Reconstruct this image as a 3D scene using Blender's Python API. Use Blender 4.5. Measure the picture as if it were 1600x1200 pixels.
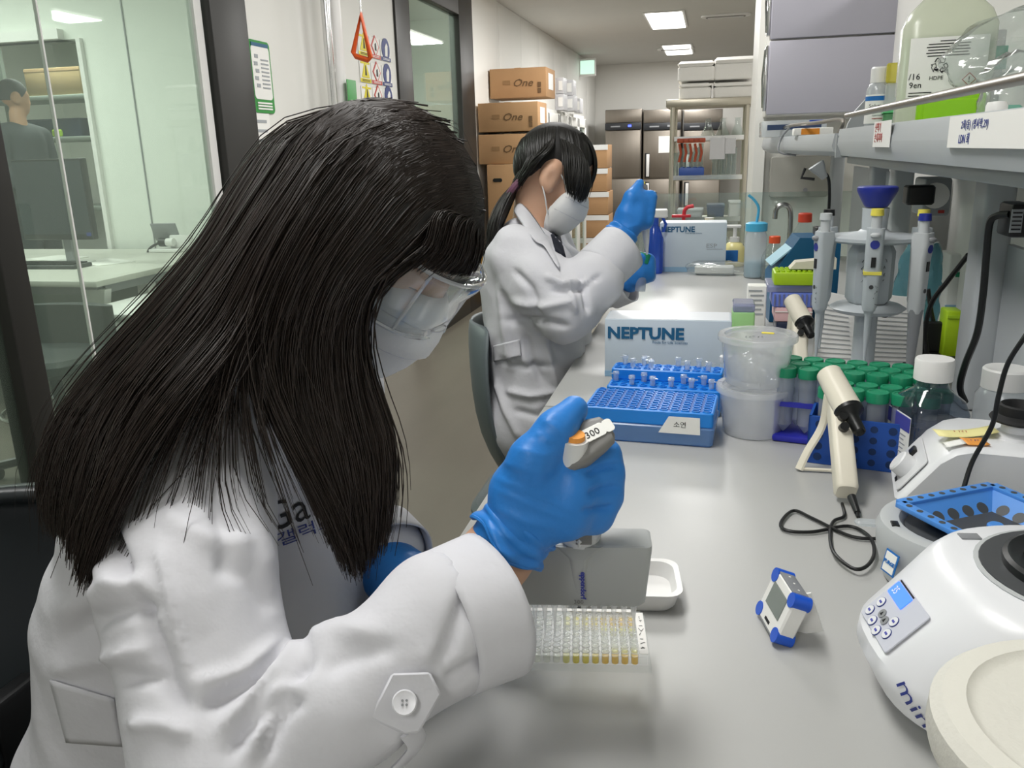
import bpy, bmesh, math, random
import numpy as np
from mathutils import Vector, Matrix, Euler, Quaternion
random.seed(7); RNG = np.random.default_rng(7)
for o in list(bpy.data.objects): bpy.data.objects.remove(o)
SC = bpy.context.scene
COL = SC.collection

# ------------------------------------------------------------------ camera
F = 1300.0                                   # focal length in pixels of a 1600x1200 frame
def _n(v): v = np.array(v, float); return v/np.linalg.norm(v)
_Y = _n((318, 375, -F)); _Z = -_n((130, -(F*F+318*130)/375, -F)); _X = np.cross(_Y, _Z)
CR = np.array([_X, _Y, _Z]); CP = np.array([0, 0, 1.295])
cam = bpy.data.objects.new('camera', bpy.data.cameras.new('camera')); COL.objects.link(cam)
cam.data.sensor_width = 36; cam.data.lens = F/1600*36; cam.data.clip_start = .01
cam.matrix_world = Matrix([[*CR[i], CP[i]] for i in range(3)]+[[0, 0, 0, 1]])
SC.camera = cam
# ------------------------------------------------------------------ light and exposure
SC.view_settings.view_transform = 'Standard'; SC.view_settings.look = 'None'
SC.view_settings.gamma = 1; SC.view_settings.use_curve_mapping = False
SC.view_settings.exposure = 0.0
SC.cycles.transparent_max_bounces = 20; SC.cycles.max_bounces = 6; SC.cycles.diffuse_bounces = 4; SC.cycles.glossy_bounces = 3
w = bpy.data.worlds.new('world'); SC.world = w; w.use_nodes = True
w.node_tree.nodes['Background'].inputs[0].default_value = (.9, .95, 1, 1)
w.node_tree.nodes['Background'].inputs[1].default_value = .3
ZC = 2.57                                    # ceiling height
PANELS = [(-.55, y, .36, 1.15) for y in (-1.6, 1.0, 3.6, 6.6, 9.6, 12.5)] + \
         [(1.75, y, .36, 1.15) for y in (0.2, 3.2, 6.6)] + [(-3.1, 3.0, 1.15, .3), (-4.6, 3.9, 1.15, .3), (-5.2, 6.3, 1.15, .3), (-2.6, 6.4, .3, 1.0)]
for (x, y, sx, sy) in PANELS:
    l = bpy.data.lights.new('panel_light', 'AREA'); l.shape = 'RECTANGLE'; l.size = sx; l.size_y = sy
    l.energy = (24 if y < 5 else 48) if x > -2 else 36; l.color = (1, .99, .97)
    o = bpy.data.objects.new('panel_light', l); COL.objects.link(o); o.location = (x, y, ZC-.035)

# ------------------------------------------------------------------ helpers
def ray(x, y): return CR @ np.array([(x-800)/F, (600-y)/F, -1.0])
def PZ(x, y, z=.8): d = ray(x, y); return Vector(CP+d*(z-CP[2])/d[2])
def PX(x, y, X): d = ray(x, y); return Vector(CP+d*X/d[0])
def PY(x, y, Y): d = ray(x, y); return Vector(CP+d*Y/d[1])
def PD(x, y, d): return Vector(CP+ray(x, y)*d)
def lin(c):
    if isinstance(c, str):
        c = c.lstrip('#'); c = [int(c[i:i+2], 16)/255 for i in (0, 2, 4)]
    return tuple((v/12.92 if v <= .04045 else ((v+.055)/1.055)**2.4) for v in c[:3])
MATS = {}
def mat(name, col='#cccccc', rough=.5, metal=0, spec=.5, bump=0, bscale=40, var=0, vscale=6, trans=0, emit=0, coat=0, sss=0, aniso=0, stretch=None, ior=1.45):
    if name in MATS: return MATS[name]
    m = bpy.data.materials.new(name); m.use_nodes = True; nt = m.node_tree; b = nt.nodes['Principled BSDF']
    c = lin(col); I = b.inputs
    I['Base Color'].default_value = (*c, 1); I['Roughness'].default_value = rough; I['Metallic'].default_value = metal
    I['Specular IOR Level'].default_value = spec; I['IOR'].default_value = ior
    I['Transmission Weight'].default_value = trans; I['Coat Weight'].default_value = coat; I['Coat Roughness'].default_value = .1
    if sss: I['Subsurface Weight'].default_value = sss; I['Subsurface Radius'].default_value = (.01, .005, .003)
    if emit: I['Emission Color'].default_value = (*c, 1); I['Emission Strength'].default_value = emit
    if aniso: I['Anisotropic'].default_value = aniso
    tc = None
    def coords(s):
        t = nt.nodes.new('ShaderNodeTexCoord'); mp = nt.nodes.new('ShaderNodeMapping')
        nt.links.new(t.outputs['Object'], mp.inputs[0])
        mp.inputs['Scale'].default_value = [s*k for k in (stretch or (1, 1, 1))]
        return mp.outputs[0]
    if var:
        n = nt.nodes.new('ShaderNodeTexNoise'); n.inputs['Detail'].default_value = 5; n.inputs['Scale'].default_value = 1
        nt.links.new(coords(vscale), n.inputs['Vector'])
        mx = nt.nodes.new('ShaderNodeMix'); mx.data_type = 'RGBA'
        mx.inputs[6].default_value = (*[max(0, v*(1-var)) for v in c], 1); mx.inputs[7].default_value = (*[min(1, v*(1+var)) for v in c], 1)
        nt.links.new(n.outputs['Fac'], mx.inputs[0]); nt.links.new(mx.outputs[2], I['Base Color'])
    if bump:
        n = nt.nodes.new('ShaderNodeTexNoise'); n.inputs['Detail'].default_value = 4; n.inputs['Scale'].default_value = 1
        nt.links.new(coords(bscale), n.inputs['Vector'])
        bp = nt.nodes.new('ShaderNodeBump'); bp.inputs['Strength'].default_value = bump; bp.inputs['Distance'].default_value = .01
        nt.links.new(n.outputs['Fac'], bp.inputs['Height']); nt.links.new(bp.outputs[0], I['Normal'])
    MATS[name] = m; return m
def clear(name, tint='#ffffff', haze=.1, hcol='#ffffff', rough=.08, refl=1.0):
    """thin clear sheet or plastic wall: tinted transparency, a little milky scatter, Fresnel gloss"""
    if name in MATS: return MATS[name]
    m = bpy.data.materials.new(name); m.use_nodes = True; nt = m.node_tree; nt.nodes.clear()
    out = nt.nodes.new('ShaderNodeOutputMaterial'); tr = nt.nodes.new('ShaderNodeBsdfTransparent'); tr.inputs[0].default_value = (*lin(tint), 1)
    df = nt.nodes.new('ShaderNodeBsdfDiffuse'); df.inputs[0].default_value = (*lin(hcol), 1)
    tl = nt.nodes.new('ShaderNodeBsdfTranslucent'); tl.inputs[0].default_value = (*lin(hcol), 1)
    ad = nt.nodes.new('ShaderNodeMixShader'); ad.inputs[0].default_value = .5; nt.links.new(df.outputs[0], ad.inputs[1]); nt.links.new(tl.outputs[0], ad.inputs[2])
    m1 = nt.nodes.new('ShaderNodeMixShader'); m1.inputs[0].default_value = haze; nt.links.new(tr.outputs[0], m1.inputs[1]); nt.links.new(ad.outputs[0], m1.inputs[2])
    gl = nt.nodes.new('ShaderNodeBsdfGlossy'); gl.inputs['Roughness'].default_value = rough
    ge = nt.nodes.new('ShaderNodeNewGeometry'); dt = nt.nodes.new('ShaderNodeVectorMath'); dt.operation = 'DOT_PRODUCT'
    nt.links.new(ge.outputs['Normal'], dt.inputs[0]); nt.links.new(ge.outputs['Incoming'], dt.inputs[1])
    def mth(op, a, v=None, b=None):
        n = nt.nodes.new('ShaderNodeMath'); n.operation = op
        for i, q in enumerate((a, b if b is not None else v)):
            if q is None: continue
            if isinstance(q, (int, float)): n.inputs[i].default_value = q
            else: nt.links.new(q, n.inputs[i])
        return n
    ab = mth('ABSOLUTE', dt.outputs['Value']); om = mth('SUBTRACT', 1.0, None, ab.outputs[0]); pw_ = mth('POWER', om.outputs[0], 5.0)
    ml = mth('MULTIPLY', pw_.outputs[0], .92); ad2 = mth('ADD', ml.outputs[0], .045); mu = mth('MULTIPLY', ad2.outputs[0], refl); mu.use_clamp = True
    m2 = nt.nodes.new('ShaderNodeMixShader'); nt.links.new(mu.outputs[0], m2.inputs[0]); nt.links.new(m1.outputs[0], m2.inputs[1]); nt.links.new(gl.outputs[0], m2.inputs[2])
    nt.links.new(m2.outputs[0], out.inputs[0]); MATS[name] = m; return m

def T(x=0, y=0, z=0, rx=0, ry=0, rz=0, s=1):
    return Matrix.Translation((x, y, z)) @ Euler((math.radians(rx), math.radians(ry), math.radians(rz))).to_matrix().to_4x4() @ Matrix.Scale(s, 4)
def frame(o, xa, ya):
    """matrix with origin o, x axis xa, y axis near ya"""
    x = Vector(xa).normalized(); z = x.cross(Vector(ya)).normalized(); y = z.cross(x)
    return Matrix([[x[i], y[i], z[i], Vector(o)[i]] for i in range(3)]+[[0, 0, 0, 1]])
def catmull(pts, n=8):
    p = [np.array(q, float) for q in pts]; p = [2*p[0]-p[1]]+p+[2*p[-1]-p[-2]]; out = []
    for i in range(1, len(p)-2):
        for k in range(n):
            t = k/n; a, b, c, d = p[i-1:i+3]
            out.append(.5*((2*b)+(c-a)*t+(2*a-5*b+4*c-d)*t*t+(3*b-a-3*c+d)*t**3))
    out.append(p[-2]); return out
def rrect(w, d, r, n=5):
    r = min(r, w/2-1e-5, d/2-1e-5); out = []
    for cx, cy, a0 in ((w/2-r, d/2-r, 0), (-w/2+r, d/2-r, 90), (-w/2+r, -d/2+r, 180), (w/2-r, -d/2+r, 270)):
        for k in range(n+1):
            a = math.radians(a0+90*k/n); out.append((cx+r*math.cos(a), cy+r*math.sin(a)))
    return out
class MB:
    def __init__(s): s.v = []; s.f = []; s.uv = None
    def add(s, vs, fs, M=None):
        k = len(s.v)
        s.v += [tuple(M @ Vector(v)) for v in vs] if M is not None else [tuple(v) for v in vs]
        s.f += [tuple(i+k for i in f) for f in fs]; return s
    def box(s, c, d, bev=0, M=None, rot=None):
        c = Vector(c); h = Vector(d)/2
        L = Matrix.Translation(c) @ (rot if rot is not None else Matrix())
        if M is not None: L = M @ L
        if not bev:
            vs = [(x*h.x, y*h.y, z*h.z) for x in (-1, 1) for y in (-1, 1) for z in (-1, 1)]
            return s.add(vs, [(0, 1, 3, 2), (4, 6, 7, 5), (0, 4, 5, 1), (2, 3, 7, 6), (0, 2, 6, 4), (1, 5, 7, 3)], L)
        b = min(bev, *[k*.98 for k in h])
        return s.loft([[(x, y, z) for x, y in rrect(2*h.x-2*i, 2*h.y-2*i, max(b-i, 1e-4), 3)] for z, i in ((-h.z, b), (-h.z+b*.3, b*.3), (-h.z+b, 0), (h.z-b, 0), (h.z-b*.3, b*.3), (h.z, b))], L, caps=True)
    def loft(s, rings, M=None, caps=True, closed=True, ends=(True, True)):
        n = len(rings[0]); vs = [p for r in rings for p in r]; fs = []
        for i in range(len(rings)-1):
            for j in range(n if closed else n-1):
                k = (j+1) % n; fs.append((i*n+j, i*n+k, (i+1)*n+k, (i+1)*n+j))
        if caps and ends[0]: fs.append(tuple(range(n-1, -1, -1)))
        if caps and ends[1]: fs.append(tuple((len(rings)-1)*n+j for j in range(n)))
        return s.add(vs, fs, M)
    def lathe(s, prof, seg=24, M=None, caps=True):
        return s.loft([[(r*math.cos(2*math.pi*j/seg), r*math.sin(2*math.pi*j/seg), z) for j in range(seg)] for r, z in prof], M, caps)
    def cyl(s, p0, p1, r0, r1=None, seg=16, caps=True):
        p0, p1 = Vector(p0), Vector(p1); d = p1-p0; q = d.to_track_quat('Z', 'Y').to_matrix().to_4x4()
        return s.lathe([(r0, 0), (r0 if r1 is None else r1, d.length)], seg, Matrix.Translation(p0) @ q, caps)
    def tube(s, pts, r, seg=8, caps=True, closed=False, flat=1):
        P = [Vector(p) for p in pts]; R = r if hasattr(r, '__len__') else [r]*len(P)
        up = None; rings = []
        for i, p in enumerate(P):
            t = (P[min(i+1, len(P)-1)]-P[max(i-1, 0)]).normalized()
            if closed: t = (P[(i+1) % len(P)]-P[i-1]).normalized()
            if up is None: up = t.orthogonal().normalized()
            up = (up-t*up.dot(t)).normalized(); b = t.cross(up)
            rings.append([p+up*R[i]*math.cos(2*math.pi*j/seg)+b*R[i]*flat*math.sin(2*math.pi*j/seg) for j in range(seg)])
        if closed: rings.append(rings[0]); caps = False
        return s.loft(rings, None, caps)
    def prism(s, poly, z0, z1, M=None):
        n = len(poly)
        return s.loft([[(x, y, z0) for x, y in poly], [(x, y, z1) for x, y in poly]], M)
    def rbox(s, w, d, z0, z1, r=.01, e=.003, M=None, taper=1.0):
        rg = []
        for z, i, t in ((z0, e, 1), (z0+e, 0, 1), (z1-e, 0, taper), (z1, e, taper)):
            rg.append([(x*t, y*t, z) for x, y in rrect(w-2*i, d-2*i, max(r-i, 1e-4))])
        return s.loft(rg, M)
    def sheet(s, grid, thick=0):
        n = len(grid[0]); vs = [p for r in grid for p in r]
        fs = [(i*n+j, i*n+j+1, (i+1)*n+j+1, (i+1)*n+j) for i in range(len(grid)-1) for j in range(n-1)]
        return s.add(vs, fs)
    def build(s, name, m, parent=None, loc=None, sharp=35, M=None, solid=0, subd=0):
        me = bpy.data.meshes.new(name); me.from_pydata(s.v, [], s.f); me.update()
        bm = bmesh.new(); bm.from_mesh(me); bmesh.ops.recalc_face_normals(bm, faces=bm.faces)
        bm.to_mesh(me); bm.free()
        return link(name, me, m, parent, loc, sharp, M, solid, subd)
def link(name, me, m, parent=None, loc=None, sharp=35, M=None, solid=0, subd=0):
    if isinstance(m, str): m = MATS[m]
    me.materials.append(m)
    if sharp is not None:
        me.shade_smooth()
        if sharp < 180: me.set_sharp_from_angle(angle=math.radians(sharp))
    o = bpy.data.objects.new(name, me); COL.objects.link(o)
    if parent is not None: o.parent = parent
    if M is not None: o.matrix_local = M
    if loc is not None: o.location = loc
    if solid:
        d = o.modifiers.new('solid', 'SOLIDIFY'); d.thickness = solid; d.offset = 0
    if subd:
        d = o.modifiers.new('sub', 'SUBSURF'); d.levels = d.render_levels = subd
    return o
def tag(o, label, cat, group=None):
    o['label'] = label; o['category'] = cat
    if group: o['group'] = group
    return o
def thing(name, label, cat, loc=(0, 0, 0), rz=0, group=None, M=None):
    o = bpy.data.objects.new(name, None); COL.objects.link(o); o.empty_display_size = .02
    o.location = loc; o.rotation_euler = (0, 0, math.radians(rz))
    if M is not None: o.matrix_world = M
    return tag(o, label, cat, group)
def struct(o): o['kind'] = 'structure'; return o
def copy_tree(o, parent=None):
    c = o.copy(); COL.objects.link(c)
    if parent is not None: c.parent = parent
    for ch in list(o.children): copy_tree(ch, c)
    return c
def text(s, size, m, parent, M, name='lettering', ext=.0002, align='LEFT', shear=0, bold=0, xs=1, spacing=1):
    cu = bpy.data.curves.new('t', 'FONT'); cu.body = s; cu.size = size; cu.extrude = ext; cu.align_x = align; cu.shear = shear; cu.offset = bold; cu.resolution_u = 2; cu.space_character = spacing
    ob = bpy.data.objects.new('t', cu); COL.objects.link(ob)
    bpy.context.view_layer.update()
    me = bpy.data.meshes.new_from_object(ob.evaluated_get(bpy.context.evaluated_depsgraph_get()))
    bpy.data.objects.remove(ob); bpy.data.curves.remove(cu)
    if xs != 1:
        for v in me.vertices: v.co.x *= xs
    me.materials.clear()
    return link(name, me, m, parent, M=M, sharp=None)
def scribble(w, h, seed, m, parent, M, name='handwriting', r=.0006, n=9):
    """a line of handwriting as thin ink strokes"""
    rs = random.Random(seed); b = MB()
    for k in range(n):
        x = w*(k+.1)/n; pts = [(x+rs.random()*w/n*.8, (rs.random()-.5)*h, 0) for _ in range(rs.choice((3, 4)))]
        b.tube(pts, r, 4)
    return b.build(name, m, parent, M=M, sharp=None)

# ================================================================== the room
mat('white_wall', '#e4e3de', .6, var=.03, vscale=1.5); mat('ceil', '#d3d2cd', .8, var=.03, vscale=3)
mat('frame_dark', '#2b2a28', .45); mat('office_wall', '#e8ebe5', .6, var=.02, vscale=1)
mat('steel', '#9a958e', .32, 1, stretch=(1, 1, .05), var=.08, vscale=60); mat('black_plastic', '#141516', .4); mat('white_plastic', '#e9e8e6', .35)
mat('dark_grey', '#3a3b3d', .5); mat('mid_grey', '#8b8d90', .45); mat('ink_black', '#16161a', .6); mat('ink_blue', '#2c3a86', .6); mat('ink_red', '#b23a34', .6)
mat('paper', '#f1f0ec', .7); mat('cardboard', '#b08a63', .85, var=.06, vscale=9); mat('cardboard_edge', '#c2a27c', .85); mat('cardboard_yellow', '#c99a4a', .85, var=.05, vscale=9)
mat('tape_white', '#e6e6e4', .5); mat('rubber_black', '#1a1a1b', .7); mat('chrome', '#d8d8d8', .15, 1)
mat('lamp_panel', '#fffdf6', .5, emit=3.2)
clear('glass_green', '#eaf3ec', .07, '#d8e8dd', .02, 1.0); clear('clear_plastic', '#f6f9fa', .10, '#f4f8fa', .06); clear('acrylic', '#eef4f2', .06, '#e8f0ee', .05)
clear('frosted', '#eef2f4', .42, '#f2f5f7', .2); clear('bag', '#f4f7f6', .14, '#ffffff', .12, 1.6); clear('glassware', '#eef3f2', .06, '#ffffff', .03, 1.5)
fm = mat('vinyl_floor', '#6a655b', .4, spec=.5, var=.16, vscale=2.2, stretch=(2.5, .6, 1), bump=.04, bscale=60)

def slab(name, x0, x1, y0, y1, z0, z1, m, bev=0):
    return struct(MB().box(((x0+x1)/2, (y0+y1)/2, (z0+z1)/2), (x1-x0, y1-y0, z1-z0), bev).build(name, m))
slab('floor', -7.6, 3.2, -3, 14.6, -.08, 0, 'vinyl_floor')
slab('ceiling', -7.6, 3.2, -3, 14.6, ZC, ZC+.08, 'ceil')
slab('wall_back', -7.6, 3.2, 14.3, 14.5, 0, ZC, 'white_wall')
slab('wall_front', -7.6, 3.2, -2.9, -2.7, 0, ZC, 'white_wall')
slab('wall_right', 2.9, 3.1, -2.7, 14.3, 0, ZC, 'white_wall')
slab('wall_far_left', -7.5, -7.3, -2.7, 14.3, 0, ZC, 'office_wall')
XP = -1.94
wl = slab('wall_left', XP-.12, XP-.012, 6.92, 14.3, 0, ZC, 'white_wall')
for k in range(8):                       # wall panels with a narrow joint between them
    y0 = 6.925+k*.92
    MB().box((XP-.005, y0+.457, ZC/2), (.014, .912, ZC-.004), .002).build('wall_panel', 'white_wall', wl)
for k, (ya, yb) in enumerate(((3.40, 4.21), (4.27, 5.19))):
    slab('wall_infill_%d' % (k+1), XP-.1, XP, ya, yb, 0, ZC, 'white_wall')
# dark partition frames: posts, head rail, kick plate
def bar(n, y0, y1, z0, z1, t=.07): return slab('trim_%d' % n, XP-t, XP+.015, y0, y1, z0, z1, 'frame_dark', .004)
ya, yb = PX(12, 500, XP).y, PX(52, 500, XP).y
bar(1, ya, yb, 0, ZC)
bar(2, 3.14, 3.41, 0, ZC); bar(3, 4.20, 4.285, 0, ZC); bar(4, 5.18, 5.44, 0, ZC); bar(5, 6.55, 6.92, 0, ZC)
bar(6, yb, 3.14, 0, .12); bar(7, 5.44, 6.55, 0, .2); bar(8, 5.44, 6.55, 2.29, ZC); bar(9, yb, 3.14, 2.42, ZC); bar(10, -2.7, ya, 2.42, ZC); bar(11, -2.7, ya, 0, .12)
def pane(n, y0, y1, z0, z1):
    return struct(MB().box((XP-.03, (y0+y1)/2, (z0+z1)/2), (.008, y1-y0, z1-z0)).build('window_%d' % n, 'glass_green'))
ys = PX(92, 150, XP).y
pane(1, yb, ys-.002, .12, 2.42); pane(2, ys+.002, 3.14, .12, 2.42); pane(3, 5.44, 6.55, .2, 2.29); pane(4, -2.7, ya, .12, 2.42)
struct(MB().box((XP-.03, ys, 1.27), (.012, .006, 2.3)).build('trim_12', 'white_plastic'))
struct(MB().box((XP-.03, 3.10, 1.27), (.03, .05, 2.3)).build('trim_13', 'white_plastic'))
# bits on the partition
o = tag(MB().rbox(.05, .05, 0, .04, .02, .006, T(XP+.06, 5.32, 0)).build('door_stop', 'white_plastic'), 'small white door stop on the floor beside the dark kick plate', 'door stop')
# ceiling lamps
for i, (x, y, sx, sy) in enumerate(PANELS):
    lbl = {3: 'square lit ceiling panel above the aisle before the glass cabinets', 4: 'brighter lit ceiling panel above the aisle, nearest one in view', 5: 'small far lit ceiling panel in front of the refrigerators'}.get(i, 'lit ceiling panel outside the picture')
    t = thing('ceiling_light', lbl, 'ceiling light', (x, y, ZC), group='lit ceiling panels outside the picture' if 'outside' in lbl else 'lit ceiling panels over the aisle')
    MB().box((0, 0, -.006), (sx+.05, sy+.05, .012), .004).build('lamp_frame', 'white_plastic', t)
    MB().box((0, 0, -.016), (sx, sy, .012), .004).build('diffuser', 'lamp_panel', t)
mat('vent_dark', '#6d6a64', .7)
for (a, b, lb) in ((1134, 23, 'long oval ceiling air vent nearest the pillar'), (1056, 75, 'long oval ceiling air vent between the two lit panels')):
    p = PZ(a, b, ZC); t = thing('ceiling_vent', lb, 'vent', p)
    MB().rbox(.5, .18, -.02, 0, .085, .004).build('vent_rim', 'white_plastic', t); MB().rbox(.4, .1, -.024, -.01, .045, .002).build('vent_slot', 'vent_dark', t)
    for k in range(3): MB().box((0, -.03+k*.03, -.026), (.36, .006, .006)).build('vent_slat', 'white_plastic', t)

# ------------------------------------------------------------------ pictures on the white infill
mat('poster_green', '#2f8f3c', .5); mat('poster_navy', '#2c5f82', .5); mat('sign_yellow', '#e2d21f', .5); mat('sign_red', '#c8463f', .5); mat('sign_blue', '#2b3a78', .5); mat('print_grey', '#a5a9ad', .6)
def wallM(px, py): p = PX(px, py, XP); return Matrix.Translation((XP+.004, p.y, p.z)) @ Matrix([[0, 0, 1, 0], [1, 0, 0, 0], [0, 1, 0, 0], [0, 0, 0, 1]])  # x->+Y, y->Z, z->+X
A, B = PX(385, 62, XP), PX(429, 180, XP)
pw, ph = B.y-A.y, A.z-B.z
def flat(b, x, y, w_, h_, z0, name, m, par): return MB().box((x, y, z0), (w_, h_, .002)).build(name, m, par)
M0 = wallM(407, 121)
t = thing('safety_poster', 'green bordered instruction poster on the white wall beside the dark glass frame', 'poster', M=M0)
MB().rbox(pw, ph, 0, .004, .02, .001).build('poster_sheet', 'poster_green', t)
MB().rbox(pw*.86, ph*.74, .004, .006, .02, .0005, T(0, ph*.06, 0)).build('poster_page', 'paper', t)
flat(None, 0, ph*.44, pw*.8, ph*.05, .006, 'title_band', 'poster_navy', t)
for k in range(8): flat(None, pw*.16, ph*(.24-.055*k), pw*.36, .006, .007, 'print_line', 'print_grey', t)
for k in range(5): flat(None, -pw*(.22+.05*(k % 2)), ph*(.28-.1*k), pw*.16, ph*.05, .007, 'print_picture', 'print_grey', t)
for k in range(3): flat(None, 0, -ph*(.36+.04*k), pw*.7, .007, .006, 'print_line', 'paper', t)
M1 = wallM(408, 212)
t = thing('notice_sheet', 'small white printed notice under the green poster', 'notice', M=M1)
flat(None, 0, 0, .16, .30, 0, 'sheet', 'paper', t)
for k in range(6): flat(None, 0, .1-k*.04, .1, .012, .0015, 'print_line', 'print_grey', t)
# hazard signs: three rows of three
cx = [PX(a, 80, XP).y for a in (567, 585, 606)]; rows = [(68, 94), (108, 134), (146, 168)]
kinds = [('sign_yellow', 'yellow triangle warning'), ('sign_red', 'red diamond hazard'), ('sign_blue', 'dark blue round mandatory')]
for ri, (ra, rb) in enumerate(rows):
    za, zb = PX(585, ra-9, XP).z, PX(585, rb-2, XP).z
    for ci, (mm, nm) in enumerate(kinds):
        wdt = .155; y = cx[1]+(ci-1)*.165; z = (za+zb)/2; h = (za-zb)*.98
        Mx = Matrix.Translation((XP+.003, y, z)) @ Matrix([[0, 0, 1, 0], [1, 0, 0, 0], [0, 1, 0, 0], [0, 0, 0, 1]])
        t = thing('hazard_sign', '%s sign, %s row, behind the orange handle' % (nm, ('top', 'middle', 'bottom')[ri]), 'sign', M=Mx, group='hazard signs on the white wall')
        flat(None, 0, 0, wdt, h, 0, 'sign_card', 'paper', t)
        flat(None, 0, -h*.4, wdt*.96, h*.18, .002, 'caption_band', mm, t)
        for q in range(2): flat(None, 0, -h*(.37+.06*q), wdt*.7, h*.025, .0035, 'print_line', 'paper' if ci else 'ink_black', t)
        if ci == 0:
            MB().prism([(-.055, -.03), (.055, -.03), (0, .065)], 0, .003, T(0, 0, .001)).build('symbol', mm, t); MB().prism([(-.012, -.018), (.012, -.018), (.004, .035), (-.004, .035)], 0, .004, T(0, 0, .001)).build('symbol_mark', 'ink_black', t)
            flat(None, 0, h*.42, wdt*.8, h*.1, .002, 'caption_band', mm, t)
        elif ci == 1:
            MB().prism([(-.06, .01), (0, -.05), (.06, .01), (0, .07)], 0, .003, T(0, 0, .001)).build('symbol', mm, t); MB().prism([(-.048, .01), (0, -.038), (.048, .01), (0, .058)], 0, .004, T(0, 0, .001)).build('symbol_field', 'paper', t)
            MB().prism([(-.012, -.012), (.014, -.015), (.008, .03), (-.01, .022)], 0, .005, T(0, 0, .001)).build('symbol_mark', 'ink_black', t)
        else:
            MB().cyl((0, .01, .001), (0, .01, .004), .062, seg=24).build('symbol', mm, t); MB().prism([(-.02, -.03), (.016, -.03), (.026, .03), (.008, .045), (-.018, .02)], .004, .006).build('symbol_mark', 'paper', t)
# emergency shower: pipe and orange pull handle
mat('orange', '#d9581f', .4); mat('label_green', '#2f8a3a', .5)
t = thing('shower_pipe', 'grey vertical shower pipe with a green tag in front of the white wall', 'pipe', (XP+.12, PX(478, 80, XP).y, 0))
MB().cyl((0, 0, 1.32), (0, 0, ZC), .022).build('pipe', 'chrome', t); MB().cyl((0, .1, 0), (0, .1, ZC), .03).build('riser', 'white_plastic', t)
MB().cyl((0, 0, 1.30), (0, 0, 1.34), .035).build('collar', 'mid_grey', t)
MB().box((.05, .12, 1.52), (.004, .11, .26), .002).build('tag_plate', 'label_green', t); MB().box((.053, .12, 1.52), (.002, .05, .07)).build('tag_symbol', 'paper', t)
t = thing('emergency_shower_handle', 'orange triangular pull handle hanging on a rod from the ceiling', 'pull handle')
d = PX(565, 60, XP+.25).y
pt = [PY(564, 22, d), PY(552, 82, d), PY(556, 88, d), PY(575, 94, d), PY(579, 90, d)]
base = PY(564, 22, d); t.location = base
MB().tube([p-base for p in pt], .013, 8, closed=True).build('handle', 'orange', t); MB().cyl((0, 0, 0), (0, 0, ZC-base.z), .005).build('rod', 'chrome', t)

# ------------------------------------------------------------------ the office behind the glass
YB = 4.9
o = PY(128, 60, YB); zt = o.z; xo = o.x
struct(MB().box(((xo-1.95)/2, YB+.05, ZC/2), (-1.95-xo, .1, ZC)).build('wall_office', 'office_wall'))
struct(MB().box(((xo-7.3)/2, YB+.05, (ZC+zt)/2), (xo+7.3, .1, ZC-zt)).build('wall_office_head', 'office_wall'))
struct(MB().box((xo-.012, YB+.03, zt/2), (.03, .12, zt)).build('trim_14', 'white_plastic'))
struct(MB().box(((xo-7.4)/2-.03, YB+.02, zt+.03), (xo+7.2, .15, .06)).build('trim_15', 'white_plastic'))
slab('wall_store', -7.3, -1.95, 8.6, 8.7, 0, ZC, 'office_wall')
slab('baseboard_office', xo, -1.95, YB-.012, YB, 0, .08, 'white_plastic')
# wall panel joint in the office
struct(MB().box((PY(200, 80, YB).x, YB-.004, ZC/2), (.008, .006, ZC)).build('trim_16', 'mid_grey'))
# shelving seen through the doorway
mat('shelf_grey', '#9aa39c', .5); mat('tub_navy', '#34476a', .5); mat('carton_tan', '#a9926c', .8); mat('lime', '#a8cf2c', .45); mat('green_leaf', '#5a9a52', .6)
ys_ = 6.4; x0, x1 = PY(-40, 200, ys_).x, PY(152, 200, ys_).x
t = thing('storage_shelf', 'grey metal storage shelf seen through the office doorway', 'shelf', ((x0+x1)/2, ys_+.2, 0)); ww = x1-x0
szs = [PY(80, q, ys_).z for q in (153, 218)]
for z in (*szs, .9, .4): MB().box((0, 0, z), (ww, .45, .04), .004).build('shelf_board', 'shelf_grey', t)
for a in (-1, 1):
    for b in (-1, 1): MB().box((a*(ww/2-.02), b*.2, 1.15), (.04, .04, 2.3)).build('post', 'shelf_grey', t)
MB().box((0, .21, .55), (ww, .01, 1.1)).build('back_sheet', 'white_plastic', t)
a, b = PY(35, 103, ys_), PY(128, 141, ys_)
t = thing('storage_carton', 'long tan carton on the top board of the office storage shelf', 'carton', ((a.x+b.x)/2, ys_+.2, szs[0]+.021)); MB().box((0, 0, (a.z-b.z)/2), (b.x-a.x, .4, a.z-b.z), .004).build('carton_body', 'carton_tan', t); MB().box((0, -.201, (a.z-b.z)*.93), (b.x-a.x, .004, .02)).build('carton_lid_edge', 'cardboard_edge', t)
a, b = PY(46, 190, ys_), PY(142, 211, ys_)
t = thing('storage_tub', 'navy blue plastic tub on the lower board of the office storage shelf', 'tub', ((a.x+b.x)/2-.1, ys_+.2, szs[1]+.021)); MB().rbox(.52, .30, 0, .14, .03, .006, taper=1.05).build('tub_body', 'tub_navy', t); MB().rbox(.56, .33, .135, .15, .03, .004).build('tub_rim', 'tub_navy', t)
t = thing('lime_packet', 'lime green packets lying in front of the navy tub', 'packet', (a.x+.2, ys_+.005, szs[1]+.021))
for k in range(3): MB().rbox(.09, .04, 0, .06, .015, .01, T(-.2+k*.13, 0, 0)).build('packet', 'lime', t)
t = thing('white_box', 'white box with dark printed lines at the right of the navy tub', 'box', (b.x+.02, ys_+.15, szs[1]+.021)); MB().box((0, 0, .11), (.13, .2, .22), .004).build('box_body', 'paper', t)
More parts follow.
